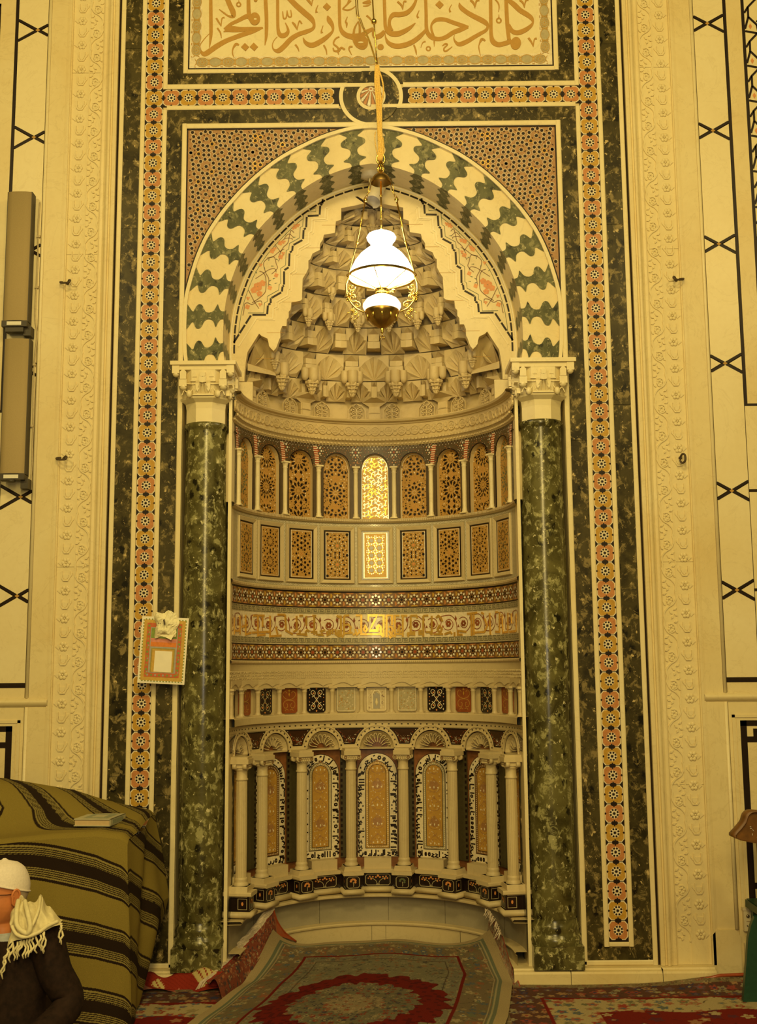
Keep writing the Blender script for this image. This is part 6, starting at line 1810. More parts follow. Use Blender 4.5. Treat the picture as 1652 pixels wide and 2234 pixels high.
# ------------------------------------------------------------------ column loudspeakers
def speaker(z0, z1, x, which):
    t = empty('column_speaker', '%s of two slim tan column loudspeakers on the left marble wall' % which, 'speaker', (x, -.10, z0))
    H = z1-z0; w = .070
    m = MB(); m.box(-w, w, .012, .075, .03, H); m.build('housing', 'speaker_black', t)
    m = MB()
    pr = [(-w+.003, .016), (-w+.006, .004), (-w*.5, -.004), (0, -.006), (w*.5, -.004), (w-.006, .004), (w-.003, .016)]
    b = 0
    for (px, y) in pr: m.v += [(px, y, .036), (px, y, H-.004)]
    for i in range(len(pr)-1): m.face((2*i, 2*i+2, 2*i+3, 2*i+1), 0, True)
    m.face([2*i+1 for i in range(len(pr))]); m.build('grille', 'speaker_cloth', t)
    m = MB(); m.box(-w, w, -.006, .06, 0, .034); m.build('end_cap', 'speaker_black', t)
    m = MB(); m.box(-.040, .040, -.009, -.004, .007, .027); 
    for i in range(6): m.box(-.028+i*.0095, -.022+i*.0095, -.0096, -.008, .012, .020, 1)
    m.build('name_plate', ['label_white', 'label_white'], t)
    m = MB(); m.tube([(0, .0, -.002), (0, .0, -.012)], .022, 10) if which == 'lower' else m.box(-.050, .050, .0, .05, -.028, -.004); m.box(.045, .085, .02, .085, -.045, .01); m.build('bracket', 'speaker_black', t)
    return t
speaker(3.50, 4.290, -1.985, 'upper'); speaker(2.640, 3.435, -1.970, 'lower')
m = MB(); m.tube(smooth_path([(-1.895, -.012, 4.26), (-1.900, -.012, 4.1), (-1.896, -.012, 3.9), (-1.90, -.012, 3.6), (-1.885, -.012, 3.48), (-1.895, -.012, 3.3), (-1.89, -.012, 3.0), (-1.888, -.012, 2.7), (-1.90, -.012, 2.64)], 6), .0045, 6)
for z in (4.05, 3.75, 3.3, 2.95): m.box(-1.905, -1.885, -.020, 0, z, z+.012)
m.build('speaker_cable', 'cable_white', label='thin cream cable clipped to the wall along the right edge of the column speakers', cat='cable')

# ------------------------------------------------------------------ illuminated print and tissue
pt = empty('framed_print', 'tilted coloured print with red, green and gold border hung beside the left column', 'print', (-1.262, -.095, 1.545))
def rect(x0, x1, z0, z1, y, mi, m): m.flat([(x0, z0), (x1, z0), (x1, z1), (x0, z1)], y, mi)
W_, H_ = .250, .352
m = MB(); m.box(0, W_, 0, .004, 0, H_, 0)
def fr(m, d0, d1, mi, y):
    x0, x1, z0, z1 = d0*W_, W_-d0*W_, d0*W_, H_-d0*W_
    e = (d1-d0)*W_
    for a in ((x0, x1, z0, z0+e), (x0, x1, z1-e, z1), (x0, x0+e, z0, z1), (x1-e, x1, z0, z1)): rect(*a, y, mi, m)
rect(.012, W_-.012, .012, H_-.014, -.0010, 3, m)
for i in range(40):
    for (a, b_) in ((.012, 0), (W_-.012, 0)):
        m.disc(a, .016+i*.0081, .004, -.0014, 2 if i % 2 else 0, 5)
for i in range(28):
    for z in (.012, H_-.014): m.disc(.016+i*.0081, z, .004, -.0014, 2 if i % 2 else 0, 5)
rect(.032, W_-.032, .034, H_-.034, -.0018, 1, m)
for i in range(12):
    for xx in (.042, W_-.042):
        z = .05+i*.023; m.disc(xx, z, .007, -.0022, 2 if i % 2 else 7, 6)
        m.disc(xx+.004, z+.011, .0045, -.0022, 1 if i % 3 else 6, 5)
for i in range(8): m.disc(.05+i*.021, .044, .006, -.0022, 2 if i % 2 else 6, 6)
rect(.052, W_-.052, .056, H_-.056, -.0026, 6, m)
rect(.056, W_-.056, .238, H_-.060, -.0030, 2, m); rect(.056, W_-.056, .218, .238, -.0030, 4, m); rect(.056, W_-.056, .194, .218, -.0030, 5, m)
rect(.062, W_-.062, .060, .186, -.0030, 7, m); rect(.068, W_-.068, .060, .180, -.0032, 3, m)
rect(.083, W_-.075, .062, .172, -.0036, 0, m)
m.build('sheet', ['paper', 'paper_red', 'paper_green', 'paper_gold', 'paper_pink', 'paper_orange', 'paper_grey', 'paper_olive'], pt); pt.rotation_euler = (rad(0), rad(3.2), 0)
m = MB(); rnd = random.Random(5)
nu, nv = 16, 14; base = []
for j in range(nv+1):
    for i in range(nu+1):
        u = i/nu*2-1; v = j/nv*2-1
        R_e = 1+.13*sin(5*math.atan2(v, u)+1)+.06*rnd.random()
        x = u*.060*R_e*(1-.12*v*v); z = v*.064*R_e
        y = -.026*(1-max(abs(u), abs(v))**3)-.006*rnd.random()-.007*sin(5*u+3*v)*cos(4*v-2*u)
        m.v.append((x, y, z))
for j in range(nv):
    for i in range(nu): q = j*(nu+1)+i; m.face((q, q+1, q+nu+2), 0); m.face((q, q+nu+2, q+nu+1), 0)
m.prism([(-.010, .02), (-.006, .026), (-.001, -.002), (-.005, -.004)], -.052, -.03, 1)
for x in (-.036, -.026): m.disc(x, .004, .0028, -.048, 1, 6)
m.v += [(-.05, -.02, -.055), (.045, -.02, -.055), (.03, -.03, -.085), (.0, -.02, -.070)]; q = len(m.v)-4; m.face((q, q+1, q+2, q+3), 0)
xx, zz = UX(364, 1362, -.10)
m.build('crumpled_tissue', ['tissue', 'hook_dark'], loc=(xx, -.101, zz), label='crumpled cream paper tissue stuck over the top of the coloured print', cat='tissue')

# ------------------------------------------------------------------ right edge: switches, socket
t = empty('switch_box', 'cream wall box with blue switch row and red button low on the right wall', 'electrical box', (1.985, -.035, .245))
m = MB(); m.box(-.082, .10, 0, .032, 0, .112, 0); m.box(-.086, .10, -.004, .03, .104, .118, 0); m.box(-.07, .095, -.002, 0, .048, .050, 1); m.build('box', ['plastic_cream', 'mosaic_brown'], t)
m = MB(); m.box(-.045, .09, -.003, .001, .064, .088, 0); m.build('switch_row', 'plastic_blue', t)
for i in range(5):
    m = MB(); m.disc(0, 0, .0065, -.005, 0, 8); m.flat([(-.008, .004), (.008, .004), (.004, -.008), (-.004, -.008)], -.0052, 0); m.build('switch', 'speaker_black', t, loc=(-.028+i*.026, 0, .079))
for (x, z, r, mt) in ((-.062, .076, .009, 'screw_metal'), (-.046, .027, .008, 'screw_metal'), (-.066, .028, .003, 'speaker_black'), (.004, .028, .008, 'speaker_black'), (.03, .028, .008, 'screw_metal')):
    m = MB(); m.lathe([(.001, -.004), (r*.8, -.004), (r, -.001), (r, .003)], 12); m.xform(lambda X, Y, Z_: (X, Z_-.002, Y)); m.build('knob', mt, t, loc=(x, -.002, z))
m = MB(); m.box(-.033, -.012, -.004, .0, .019, .038); m.build('red_button', 'plastic_red', t)
t = empty('wall_socket', 'small cream wall socket with round holes near the floor behind the green chair leg', 'socket', (1.955, -.03, .075))
m = MB(); m.prism([(-.052, 0), (.05, 0), (.05, .108), (-.052, .108)], 0, .026); m.build('plate', 'plastic_cream', t)
for (x, z) in ((-.012, .068), (-.024, .040), (.004, .040), (.018, .068), (.03, .04)):
    m = MB(); m.disc(0, 0, .0075, 0, 0, 10); m.build('hole', 'speaker_black', t, loc=(x, -.0008, z))

# ------------------------------------------------------------------ green plastic chair and leather bag
ch = empty('plastic_chair', 'dark green moulded plastic chair cut off by the right edge', 'chair', (2.105, -.25, 0))
for (sx, sy, f) in ((-1, -1, 1), (1, -1, 1), (-1, 1, 0), (1, 1, 0)):
    m = MB(); x0 = sx*(.215 if f else .13); y0 = sy*.165
    secs = [(.0, .034, sx*.100, 0), (.06, .033, sx*.092, .004), (.2, .036, sx*.070, .008), (.30, .038, sx*.055, .010), (.36, .036, sx*.040, .012), (.40, .038, sx*.02, .012)]
    for (z, w, dx, dy) in secs:
        dx *= 1 if f else .2
        m.v += [(x0+dx-w, y0-.018, z), (x0+dx+w, y0-.018, z), (x0+dx+w*.9, y0+.020, z), (x0+dx-w*.9, y0+.020, z)]
    for j in range(len(secs)-1):
        for i in range(4): m.face((j*4+i, j*4+(i+1) % 4, (j+1)*4+(i+1) % 4, (j+1)*4+i), 0, False)
    m.face((0, 3, 2, 1)); m.build('leg', 'green_plastic', ch)
m = MB(); n = 12
for j in range(n+1):
    for i in range(n+1):
        u, v = i/n*2-1, j/n*2-1; m.v.append((u*.200*(1-.03*v), v*.19, .415-.018*(1-u*u)*(1-v*v)+.0))
for j in range(n):
    for i in range(n): q = j*(n+1)+i; m.face((q, q+1, q+n+2, q+n+1), 0, True)
m.box(-.19, .19, -.19, -.178, .375, .412); m.box(-.202, -.188, -.185, .18, .375, .412); m.box(.188, .202, -.185, .18, .375, .412)
m.build('seat', 'green_plastic', ch)
m = MB()
for i in range(9):
    a = -1+2*i/8
    m.v += [(.04+a*.15, .165+.02*(1-a*a), .41), (.04+a*.16, .185+.03*(1-a*a), .74), (.04+a*.14, .19+.03*(1-a*a), .80+.03*(1-a*a))]
for i in range(8):
    for j in range(2): q = i*3+j; m.face((q, q+3, q+4, q+1), 0, True)
m.build('backrest', 'green_plastic', ch)
m = MB()                                     # leather bag standing on the seat
prf = [(-.103, .0), (-.075, .040), (-.048, .072), (-.036, .103), (-.012, .121), (.03, .120), (.10, .110), (.17, .085), (.19, -.05), (.10, -.045), (.0, -.025)]
prf = smooth_path(prf, 3, True)
for j, (y, k) in enumerate([(-.035, .93), (-.05, 1.0), (.05, 1.0), (.085, .9)]):
    for (x, z) in prf: m.v.append((x*k+.05*(1-k), y, z*k+.02))
n = len(prf)
for j in range(3):
    for i in range(n): m.face((j*n+i, j*n+(i+1) % n, (j+1)*n+(i+1) % n, (j+1)*n+i), 0, True)
m.face(list(range(n))); m.face([3*n+i for i in reversed(range(n))])
rnd = random.Random(9)
for i in range(16):
    px, pz = -.02+rnd.random()*.12, .0+rnd.random()*.10; a = rnd.random()*3; L = .008+.012*rnd.random()
    m.tube([(px, -.037, pz+.02), (px+L*cos(a), -.039, pz+.02+L*sin(a)*.6)], .0012, 4, 1)
m.box(-.08, .19, -.05, .06, -.40, -.02, 0) if False else None
bag = m.build('leather_bag', ['leather_brown', 'label_white'], loc=(1.812, -.55, .775), label='worn brown leather bag slung at the right edge above the green chair', cat='bag')
m = MB(); m.tube(smooth_path([(.02, .0, .12), (.10, .02, .24), (.22, .05, .22), (.24, .06, -.02)], 6), .008, 8); m.build('strap', 'leather_brown', bag)
m = MB(); m.prism([(-.02, .0), (.19, .0), (.19, -.335), (.0, -.335)], .0, .08); m.build('bag_body', 'leather_brown', bag, loc=(.06, .02, -.01))

# ------------------------------------------------------------------ striped blanket over furniture
def set_vcol(o_mesh, cols):
    ca = o_mesh.color_attributes.new('Col', 'FLOAT_COLOR', 'POINT'); buf = np.ones((len(o_mesh.vertices), 4), dtype=np.float32)
    buf[:, :3] = cols; ca.data.foreach_set('color', buf.ravel())
def grid_obj(name, XYZ, colr, mat, parent=None, **kw):
    h, w = XYZ.shape[:2]; me = bpy.data.meshes.new(name)
    idx = np.arange(h*w).reshape(h, w)
    f = np.stack([idx[:-1, :-1], idx[:-1, 1:], idx[1:, 1:], idx[1:, :-1]], -1).reshape(-1, 4)
    me.vertices.add(h*w); me.vertices.foreach_set('co', XYZ.reshape(-1).astype(np.float32))
    me.loops.add(f.size); me.loops.foreach_set('vertex_index', f.reshape(-1).astype(np.int32))
    me.polygons.add(len(f)); me.polygons.foreach_set('loop_start', (np.arange(len(f))*4).astype(np.int32)); me.polygons.foreach_set('loop_total', np.full(len(f), 4, np.int32))
    me.polygons.foreach_set('use_smooth', np.ones(len(f), bool)); me.update(calc_edges=True)
    me.materials.append(MATS[mat]); set_vcol(me, colr.reshape(-1, 3)); return put(name, me, parent, **kw)
def fnoise(x, y, seed=0):
    rs = np.random.RandomState(seed); out = 0*x
    for k in range(6):
        a, b_, c = rs.uniform(-1, 1, 3); out = out+np.sin((a*x+b_*y)*6+c*9)*.5**(k*.3)
    return out/4
def stripe_col(c):
    P = .295; q = np.mod(c-.012, P); col = np.empty(c.shape+(3,)); col[:] = (.27, .205, .042)
    dark = np.array((.022, .012, .006)); lt = np.array((.30, .24, .07))
    band = q < .165
    col[band] = lt
    def put_(m): col[m] = dark
    put_(q < .013)
    for s_ in (.022, .031, .040, .049): put_((q > s_) & (q < s_+.0045))
    put_((q > .055) & (q < .110))
    for s_ in (.114, .123, .132, .141): put_((q > s_) & (q < s_+.0045))
    put_((q > .152) & (q < .165))
    return col
Xc, Yf, Yb = -1.155, -.72, -.10
nx, nz, ny = 480, 330, 170
xs = np.linspace(-2.75, Xc, nx)
drop = lambda x: .27*np.clip((x+1.95)/.8, 0, None)**1.7
def ztop(x, y):        # height of the covered thing
    t = (y-Yf)/(Yb-Yf)
    zb = np.interp(x, [-2.75, -1.95, -1.58, -1.43, -1.30, -1.15], [1.10, 1.055, .99, .945, .915, .885]); zf = np.interp(x, [-2.75, -1.77, -1.30, -1.15], [.80, .835, .868, .850])
    s_ = np.clip(t*1.6-.35, 0, 1); s_ = s_*s_*(3-2*s_)
    return zf+(zb-zf)*s_+.006*fnoise(x*3, y*5, 2)
# top
ys = np.linspace(Yf, Yb, ny)
X, Y = np.meshgrid(xs, ys); Z = ztop(X, Y)
e = np.clip((Y-Yf)/.04, 0, 1); Z = Z-.022*(1-e)**2; e2 = np.clip((Xc-X)/.04, 0, 1); Z = Z-.022*(1-e2)**2
c_top = -(Y-Yf)*.95 - .95*(X+1.5)*np.clip((Y-Yf)*3.0, 0, 1) 
bl = grid_obj('striped_blanket', np.stack([X, Y, Z], -1), stripe_col(c_top), 'woven_blanket', label='olive wool blanket with black stripes draped over low furniture at the left', cat='blanket')
# front fall
v = np.linspace(0, 1, nz); X, V = np.meshgrid(xs, v); zt = ztop(X, Yf+0*X)-.022-.022*(1-np.clip((Xc-X)/.04, 0, 1))**2
zb_ = .012; Z = zt+(zb_-zt)*V
cornerx = Xc+V*.045
Xq = X+np.clip((X+1.6)/.45, 0, 1)*V*.045
Yq = Yf-.03*V-.010*np.abs(np.sin(X*4.5-V*5.5+1))*(1-V*.5)*np.minimum(1, V*6)-.016*np.sin(X*13+V*2.5)*V-.010*np.sin(X*29+2*V)*V-.022*np.sin((X*5.0)+V*6)*V*(1-V)
c_front = (zt-Z)-.50*drop(X)+.008*np.sin(X*7+V*3)+.03
grid_obj('front_fall', np.stack([Xq, Yq, Z], -1), stripe_col(c_front), 'woven_blanket', bl)
# right fall
ys = np.linspace(Yf, Yb, ny); Yg, V = np.meshgrid(ys, v); T = (Yg-Yf)/(Yb-Yf)
zt = ztop(Xc+0*Yg, Yg)-.022-.022*(1-np.clip((Yg-Yf)/.04, 0, 1))**2
zb2 = .012+T*.03; Z = zt+(zb2-zt)*V
out_ = np.interp(V, [0, .25, .5, .62, .85, 1], [0, .05, .085, .06, -.015, -.06])
Xq = Xc+T*out_+.045*V*(1-T)+.014*np.sin(Yg*22+V*4)*np.minimum(1, V*4)*np.sin(T*pi)+.02*np.sin(V*7+T*4)*np.sin(T*pi)
Yq = Yg-.03*V*(1-T)-T*V*.03
c_right = (zt-Z)-.50*drop(Xc)-.36*T+.04*np.sin(V*6)*T+.03
grid_obj('side_fall', np.stack([Xq, Yq, Z], -1)[:, ::-1], stripe_col(c_right)[:, ::-1], 'woven_blanket', bl)
# book on top
bk = empty('book', 'closed book with pale green cover lying on the striped blanket', 'book', (-1.345, -.475, .871), rad(-6))
m = MB(); m.box(-.088, .083, -.105, .105, .004, .030); m.build('pages', 'book_pages', bk)
m = MB(); m.box(-.092, .09, -.11, .11, 0, .004); m.box(-.092, .09, -.11, .11, .030, .034); m.box(.086, .09, -.11, .11, 0, .034, 0); m.build('cover', 'book_cover', bk)
m = MB(); m.box(-.060, .060, -.08, .08, .034, .0346); m.box(.0898, .0906, -.08, .075, .007, .028); m.box(-.03, .03, -.04, .045, .0346, .0352, 1); m.build('cover_panel', ['book_green', 'book_cover'], bk)
# ------------------------------------------------------------------ rugs
def h01(a, b_, s=0): 
    v = np.sin(a*127.1+b_*311.7+s*74.7)*43758.5453; return v-np.floor(v)
def floral(x, y, cell, ground, pal, vine, dens=.8, seed=0):
    col = np.empty(x.shape+(3,)); col[:] = ground
    vn = np.abs(np.sin(x/cell*2.1+1.6*np.sin(y/cell*1.7+seed)))+np.abs(np.cos(y/cell*1.9+1.4*np.sin(x/cell*2.3)))*.35
    col[vn < .20] = vine
    pal = np.array(pal)
    for dx in (-1, 0, 1):
        for dy in (-1, 0, 1):
            i = np.floor(x/cell)+dx; j = np.floor(y/cell)+dy
            cx = (i+.2+.6*h01(i, j, seed+1))*cell; cy = (j+.2+.6*h01(i, j, seed+2))*cell
            r = np.hypot(x-cx, y-cy); a = np.arctan2(y-cy, x-cx)
            R_ = cell*(.24+.22*h01(i, j, seed+3))*(1+.25*np.cos(5*a+6*h01(i, j, seed)))
            k = (h01(i, j, seed+4)*len(pal)).astype(int) % len(pal); k2 = (h01(i, j, seed+5)*len(pal)).astype(int) % len(pal)
            on = (r < R_) & (h01(i, j, seed+6) < dens); col[on] = pal[k[on]]
            on2 = (r < R_*.45) & (h01(i, j, seed+6) < dens); col[on2] = pal[k2[on2]]
    return col
CR, RD, RD2, NV, GR, BG, BL, OL, BRN = (.42, .34, .18), (.17, .010, .006), (.10, .006, .006), (.045, .04, .085), (.16, .17, .10), (.42, .33, .17), (.10, .13, .16), (.20, .17, .08), (.12, .06, .03)
def rug_color(u, w):
    """u across -1..1 (half width .73 m), w metres from the back end"""
    au = np.abs(u)*.73; d = .73-au; db = w; e = np.minimum(d, db)
    col = floral(u*.73, w, .042, (.235, .215, .13), [(.33, .29, .17), (.15, .15, .11), (.30, .17, .09), (.10, .09, .07)], (.14, .13, .08), .75, 3)
    bord = floral(u*.73, w, .050, (.20, .15, .085), [CR, (.30, .12, .06), GR, BL, (.32, .24, .12)], (.09, .07, .045), .85, 8)
    m = e < .245; col[m] = bord[m]
    col[(e > .238) & (e < .255)] = RD
    col[(e > .330) & (e < .336)] = (.10, .07, .05); col[(e > .318) & (e < .322)] = (.30, .25, .14)
    mb = floral(u*.73, w, .036, (.21, .19, .125), [(.32, .27, .15), (.25, .12, .07), (.12, .12, .09)], (.13, .11, .07), .8, 5); mm = (e >= .262) & (e < .318); col[mm] = mb[mm]
    col[(e < .082)] = (.17, .19, .12); col[(e > .070) & (e < .078)] = (.40, .35, .20); col[(e > .088) & (e < .094)] = (.40, .33, .19)
    col[e < .052] = (.46, .36, .19)
    cx, cy = -.0, 1.17
    X = u*.73-cx; Yy = (w-cy); a = np.arctan2(Yy/.52, X/.47); r = np.hypot(X/.47, Yy/.52)
    lob = 1+.07*np.abs(np.cos(8*a))+.035*np.cos(26*a)+.02*np.sin(43*a)
    m = r < lob*.93; col[m] = RD
    m2 = (r < lob*.93) & (h01(np.floor(X/.02), np.floor(Yy/.02), 2) < .25); col[m2] = RD2
    inn = floral(X, Yy, .034, (.19, .165, .10), [(.34, .28, .15), (.26, .05, .03), (.12, .13, .09), (.07, .06, .07)], (.10, .09, .06), .9, 6); m = r < lob*.64; col[m] = inn[m]
    c2 = floral(X, Yy, .030, (.32, .25, .14), [(.42, .34, .2), (.30, .09, .05), (.12, .10, .08)], (.18, .12, .07), .9, 9); m = r < lob*.30; col[m] = c2[m]
    return col
nu, nw = 520, 640
u = np.linspace(-1, 1, nu); w = np.linspace(0, 3.3, nw); Ug, Wg = np.meshgrid(u, w)
colr = rug_color(Ug, Wg)*.80
def U3(px, py, Y): p = U(px, py, Y); return (p.x, p.y, p.z)
wk = [0, .28, .58, 1.22, 3.3]
Lk = [U3(597, 2025, .34), U3(572, 2074, .17), (-.688, -.11, .024), (-.835, -.69, .022), (-1.28, -2.6, .02)]
Rk = [U3(1068, 2026, .33), U3(1092, 2076, .16), (.688, -.11, .024), (.60, -.70, .022), (.18, -2.6, .02)]
Ck = [(.0, .695, .055), (.0, .42, .024), (-.01, .13, .022), (-.11, -.50, .022), (-.55, -2.6, .02)]
def ev(K, c):
    d = np.array([p[c] for p in K]); t = w; out = np.interp(t, wk, d)
    k = np.ones(15)/15; pad = np.concatenate([np.full(7, out[0]), out, np.full(7, out[-1])]); return np.convolve(pad, k, 'valid')
au = np.abs(Ug); side = lambda c: np.where(Ug < 0, ev(Lk, c)[:, None], ev(Rk, c)[:, None])
Xg = ev(Lk, 0)[:, None]*(1-Ug)/2+ev(Rk, 0)[:, None]*(1+Ug)/2
Yg = ev(Ck, 1)[:, None]+(side(1)-ev(Ck, 1)[:, None])*au**2.2
Zg = ev(Ck, 2)[:, None]+(side(2)-ev(Ck, 2)[:, None])*au**6+.004*np.sin(Ug*9+Wg*4)+.004*np.sin(Wg*11)
rr = np.hypot(Xg, np.maximum(Yg, 0)); sc = np.where((rr > .712) & (Yg > 0), .712/np.maximum(rr, 1e-6), 1)
grid_obj('central_rug', np.stack([Xg*sc, np.where(Yg > 0, Yg*sc, Yg), Zg], -1)[::-1], colr[::-1], 'carpet_pile', label='grey green rug with red scalloped medallion running from the niche to the front', cat='rug')
def strip_grid(A_, B_, n=220, k=60, bulge=.0):
    Pa = np.array(smooth_path(A_, 24)); Pb = np.array(smooth_path(B_, 24))
    ta = np.linspace(0, len(Pa)-1, n); tb = np.linspace(0, len(Pb)-1, n)
    ia = np.array([[np.interp(t, range(len(Pa)), Pa[:, c]) for c in range(3)] for t in ta]); ib = np.array([[np.interp(t, range(len(Pb)), Pb[:, c]) for c in range(3)] for t in tb])
    v = np.linspace(0, 1, k)[:, None, None]; G = ia[None]*(1-v)+ib[None]*v
    G[..., 2] -= bulge*np.sin(pi*v[..., 0]); return G
# under rug: curled left edge with fringe
Bl = [U3(597, 1984, .38), U3(583, 2003, .34), U3(562, 2030, .27), U3(533, 2062, .16), U3(505, 2090, .05), U3(482, 2112, -.06), U3(450, 2140, -.16)]
Al = [U3(603, 2034, .37), U3(590, 2050, .30), U3(574, 2080, .17), U3(556, 2108, .05), (-.680, -.08, .020), (-.72, -.20, .014), (-.76, -.34, .012)]
G = strip_grid(Al, Bl, 260, 60, .0); G[..., 2] += .055*np.sin(pi*np.clip(np.linspace(0, 1, 60)[:, None]*1.25, 0, 1))*np.clip((np.linspace(0, 1, 260)[None, :]-.45)/.25, 0, 1); s_ = np.linspace(0, 1.3, 260)[None, :]+0*G[..., 0]; q_ = np.linspace(0, .25, 60)[:, None]+0*G[..., 0]
cl = floral(s_, q_, .035, (.20, .055, .03), [(.34, .14, .07), (.10, .04, .03), (.33, .22, .12), (.06, .05, .05)], (.10, .02, .02), .8, 4)
edge = q_ > .225; cl[edge] = (.30, .05, .03)
ur = grid_obj('fringed_rug', G, cl, 'carpet_pile', label='reddish fringed rug under the central rug, its left edge curled up against the niche', cat='rug')
m = MB(); rnd = random.Random(4); Pb = smooth_path(Bl, 22)
for i, p in enumerate(Pb[:-6]):
    for q in range(2):
        L = .125+.06*rnd.random(); dx = -.75+.35*rnd.random(); dz = -.45-.4*rnd.random()
        jx = rnd.uniform(-.008, .008)
        m.tube([(p[0]+jx, p[1], p[2]+.004), (p[0]+jx+dx*L*.45, p[1]-.02, p[2]+.010+dz*L*.3), (p[0]+jx+dx*L, p[1]-.035+rnd.uniform(-.02, .01), p[2]+dz*L)], [.0050, .0060, .0026], 4)
m.build('fringe', 'fringe_white', ur, kind='stuff')
m = MB(); m.tube(smooth_path([U3(597, 1984, .38), U3(605, 2010, .42), U3(622, 2035, .48), U3(646, 2054, .54)], 6), .006, 6); q = [U3(597, 1984, .38), U3(605, 2010, .42), U3(622, 2035, .48), U3(646, 2054, .54), U3(604, 2040, .38)]; m.v += q; n_ = len(m.v); m.face((n_-5, n_-4, n_-3, n_-2, n_-1)); m.build('red_binding', 'tile_red', ur)
Br = [U3(1068, 1990, .33), U3(1082, 2008, .28), U3(1097, 2042, .19), U3(1108, 2080, .08), U3(1120, 2116, -.02), U3(1134, 2146, -.11), U3(1138, 2170, -.20)]
Ar = [U3(1062, 2034, .36), U3(1075, 2052, .29), U3(1090, 2082, .15), U3(1102, 2108, .04), (.680, -.08, .020), (.68, -.20, .014), (.66, -.34, .012)]
G = strip_grid(Ar, Br, 240, 50, .02); s_ = np.linspace(0, 1.2, 240)[None, :]+0*G[..., 0]; q_ = np.linspace(0, .2, 50)[:, None]+0*G[..., 0]
cl = floral(s_, q_, .035, (.30, .20, .12), [(.40, .30, .18), (.26, .06, .04), (.16, .16, .12)], (.16, .08, .06), .8, 12); cl[q_ > .185] = (.36, .07, .04)
ur2 = grid_obj('curled_edge', G[:, ::-1], cl[:, ::-1], 'carpet_pile', ur)
m = MB()
for i, p in enumerate(smooth_path(Br[:3], 8)):
    for q in range(2):
        L = .03+.02*rnd.random(); m.tube([(p[0], p[1], p[2]), (p[0]-.4*L+rnd.uniform(-.01, .01), p[1]-.02, p[2]+L*.5), (p[0]-L*rnd.uniform(.3, 1), p[1]-.03, p[2]-.3*L)], [.0032, .003, .0015], 4)
m.build('fringe', 'fringe_white', ur, kind='stuff')
# carpets on the hall floor
def floor_carpet(nm, x0, x1, y0, y1, lab, seed, left):
    nx, ny = int((x1-x0)/.0058), int((y1-y0)/.0058)
    X, Y = np.meshgrid(np.linspace(x0, x1, nx), np.linspace(y0, y1, ny)); d = y1-Y; d2 = (X-x0) if not left else (x1-X)
    e = np.minimum(d, d2) if not left else d
    c = floral(X, Y, .060, CR, [(.30, .05, .03), BL, (.16, .15, .08), (.34, .12, .07), (.30, .24, .12)], (.12, .08, .05), .85, seed)
    b1 = floral(X, Y, .055, (.105, .045, .03), [NV, (.34, .20, .09), (.28, .06, .04), (.30, .26, .15), (.13, .08, .10)], (.05, .03, .03), .92, seed+3)
    m = (e > .055) & (e < .235); c[m] = b1[m]
    g1 = floral(X, Y, .026, (.22, .17, .09), [(.12, .09, .05), (.34, .27, .15), (.24, .08, .05)], (.10, .07, .04), .8, seed+7); m = e <= .055; c[m] = g1[m]
    c[(e > .235) & (e < .262+.012*np.sin(X*30))] = RD; 
    m = (e > .46+.02*np.sin(X*14)) ; r1 = floral(X, Y, .07, RD, [CR, (.10, .02, .03), (.34, .16, .08)], RD2, .35, seed+9); c[m] = r1[m]
    Z = .006+.003*np.sin(X*5+Y*3)
    if left:
        m = (X > x1-.10); 
    else:
        Z = Z+.035*np.exp(-((X-1.78)/.25)**2)*np.clip(1-(y1-Y)/.12, 0, 1)
    return grid_obj(nm, np.stack([X, Y, Z], -1), c, 'carpet_pile', label=lab, cat='carpet')
floor_carpet('floor_carpet', .56, 2.75, -2.2, -.092, 'patterned red, cream and navy carpet on the floor to the right of the central rug', 20, False)
floor_carpet('floor_carpet', -2.75, -.56, -2.2, -.135, 'patterned dark red and blue carpet on the floor between blanket and central rug', 31, True)
m = MB(); m.tube([(1.60, -.10, .012), (1.75, -.10, .045), (1.9, -.10, .050), (2.7, -.10, .050)], .009, 6); m.build('carpet_edge', 'tile_red', label='dark red rolled carpet edge against the right wall foot', cat='carpet')
# folded patchwork textile beside the column
nxp, nyp = 170, 80
X, Y = np.meshgrid(np.linspace(0, 1, nxp), np.linspace(0, 1, nyp))
px, pz = X*.52, Y*.20
c = np.empty(X.shape+(3,)); c[:] = (.30, .03, .015)
ln = np.mod(px+pz*2, .03) < .004; c[ln] = (.22, .02, .01)
for (cx, cz, r) in ((.10, .06, .045), (.36, .11, .075), (.50, .03, .04)):
    dd = np.abs(px-cx)+np.abs(pz-cz); mk = (dd < r) & ((np.floor(px/.0095)+np.floor(pz/.0095)) % 2 < 1.5); c[mk] = (.62, .50, .20)
    mk = (dd < r) & (((np.floor(px/.0095)+np.floor(pz/.0095)) % 4) == 0); c[mk] = (.30, .04, .02)
for cx in (.02, .22): mk = (pz < .06-np.abs(px-cx)*1.0); c[mk] = (.52, .20, .14)
Xp = -1.20+X*.46; Yp = -.20+Y*.18; Zp = .012+np.clip((Y-.25)/.3, 0, 1)*.075*(.6+.4*X)+.012*np.sin(X*9+Y*3)+.012*np.sin(X*21)*Y
Yp = np.minimum(Yp, -.02); 
grid_obj('patchwork_cloth', np.stack([Xp, Yp-.0, Zp+.003], -1), c, 'woven_blanket', label='red patchwork cloth with cream checked diamonds heaped on the floor by the left column', cat='cloth')

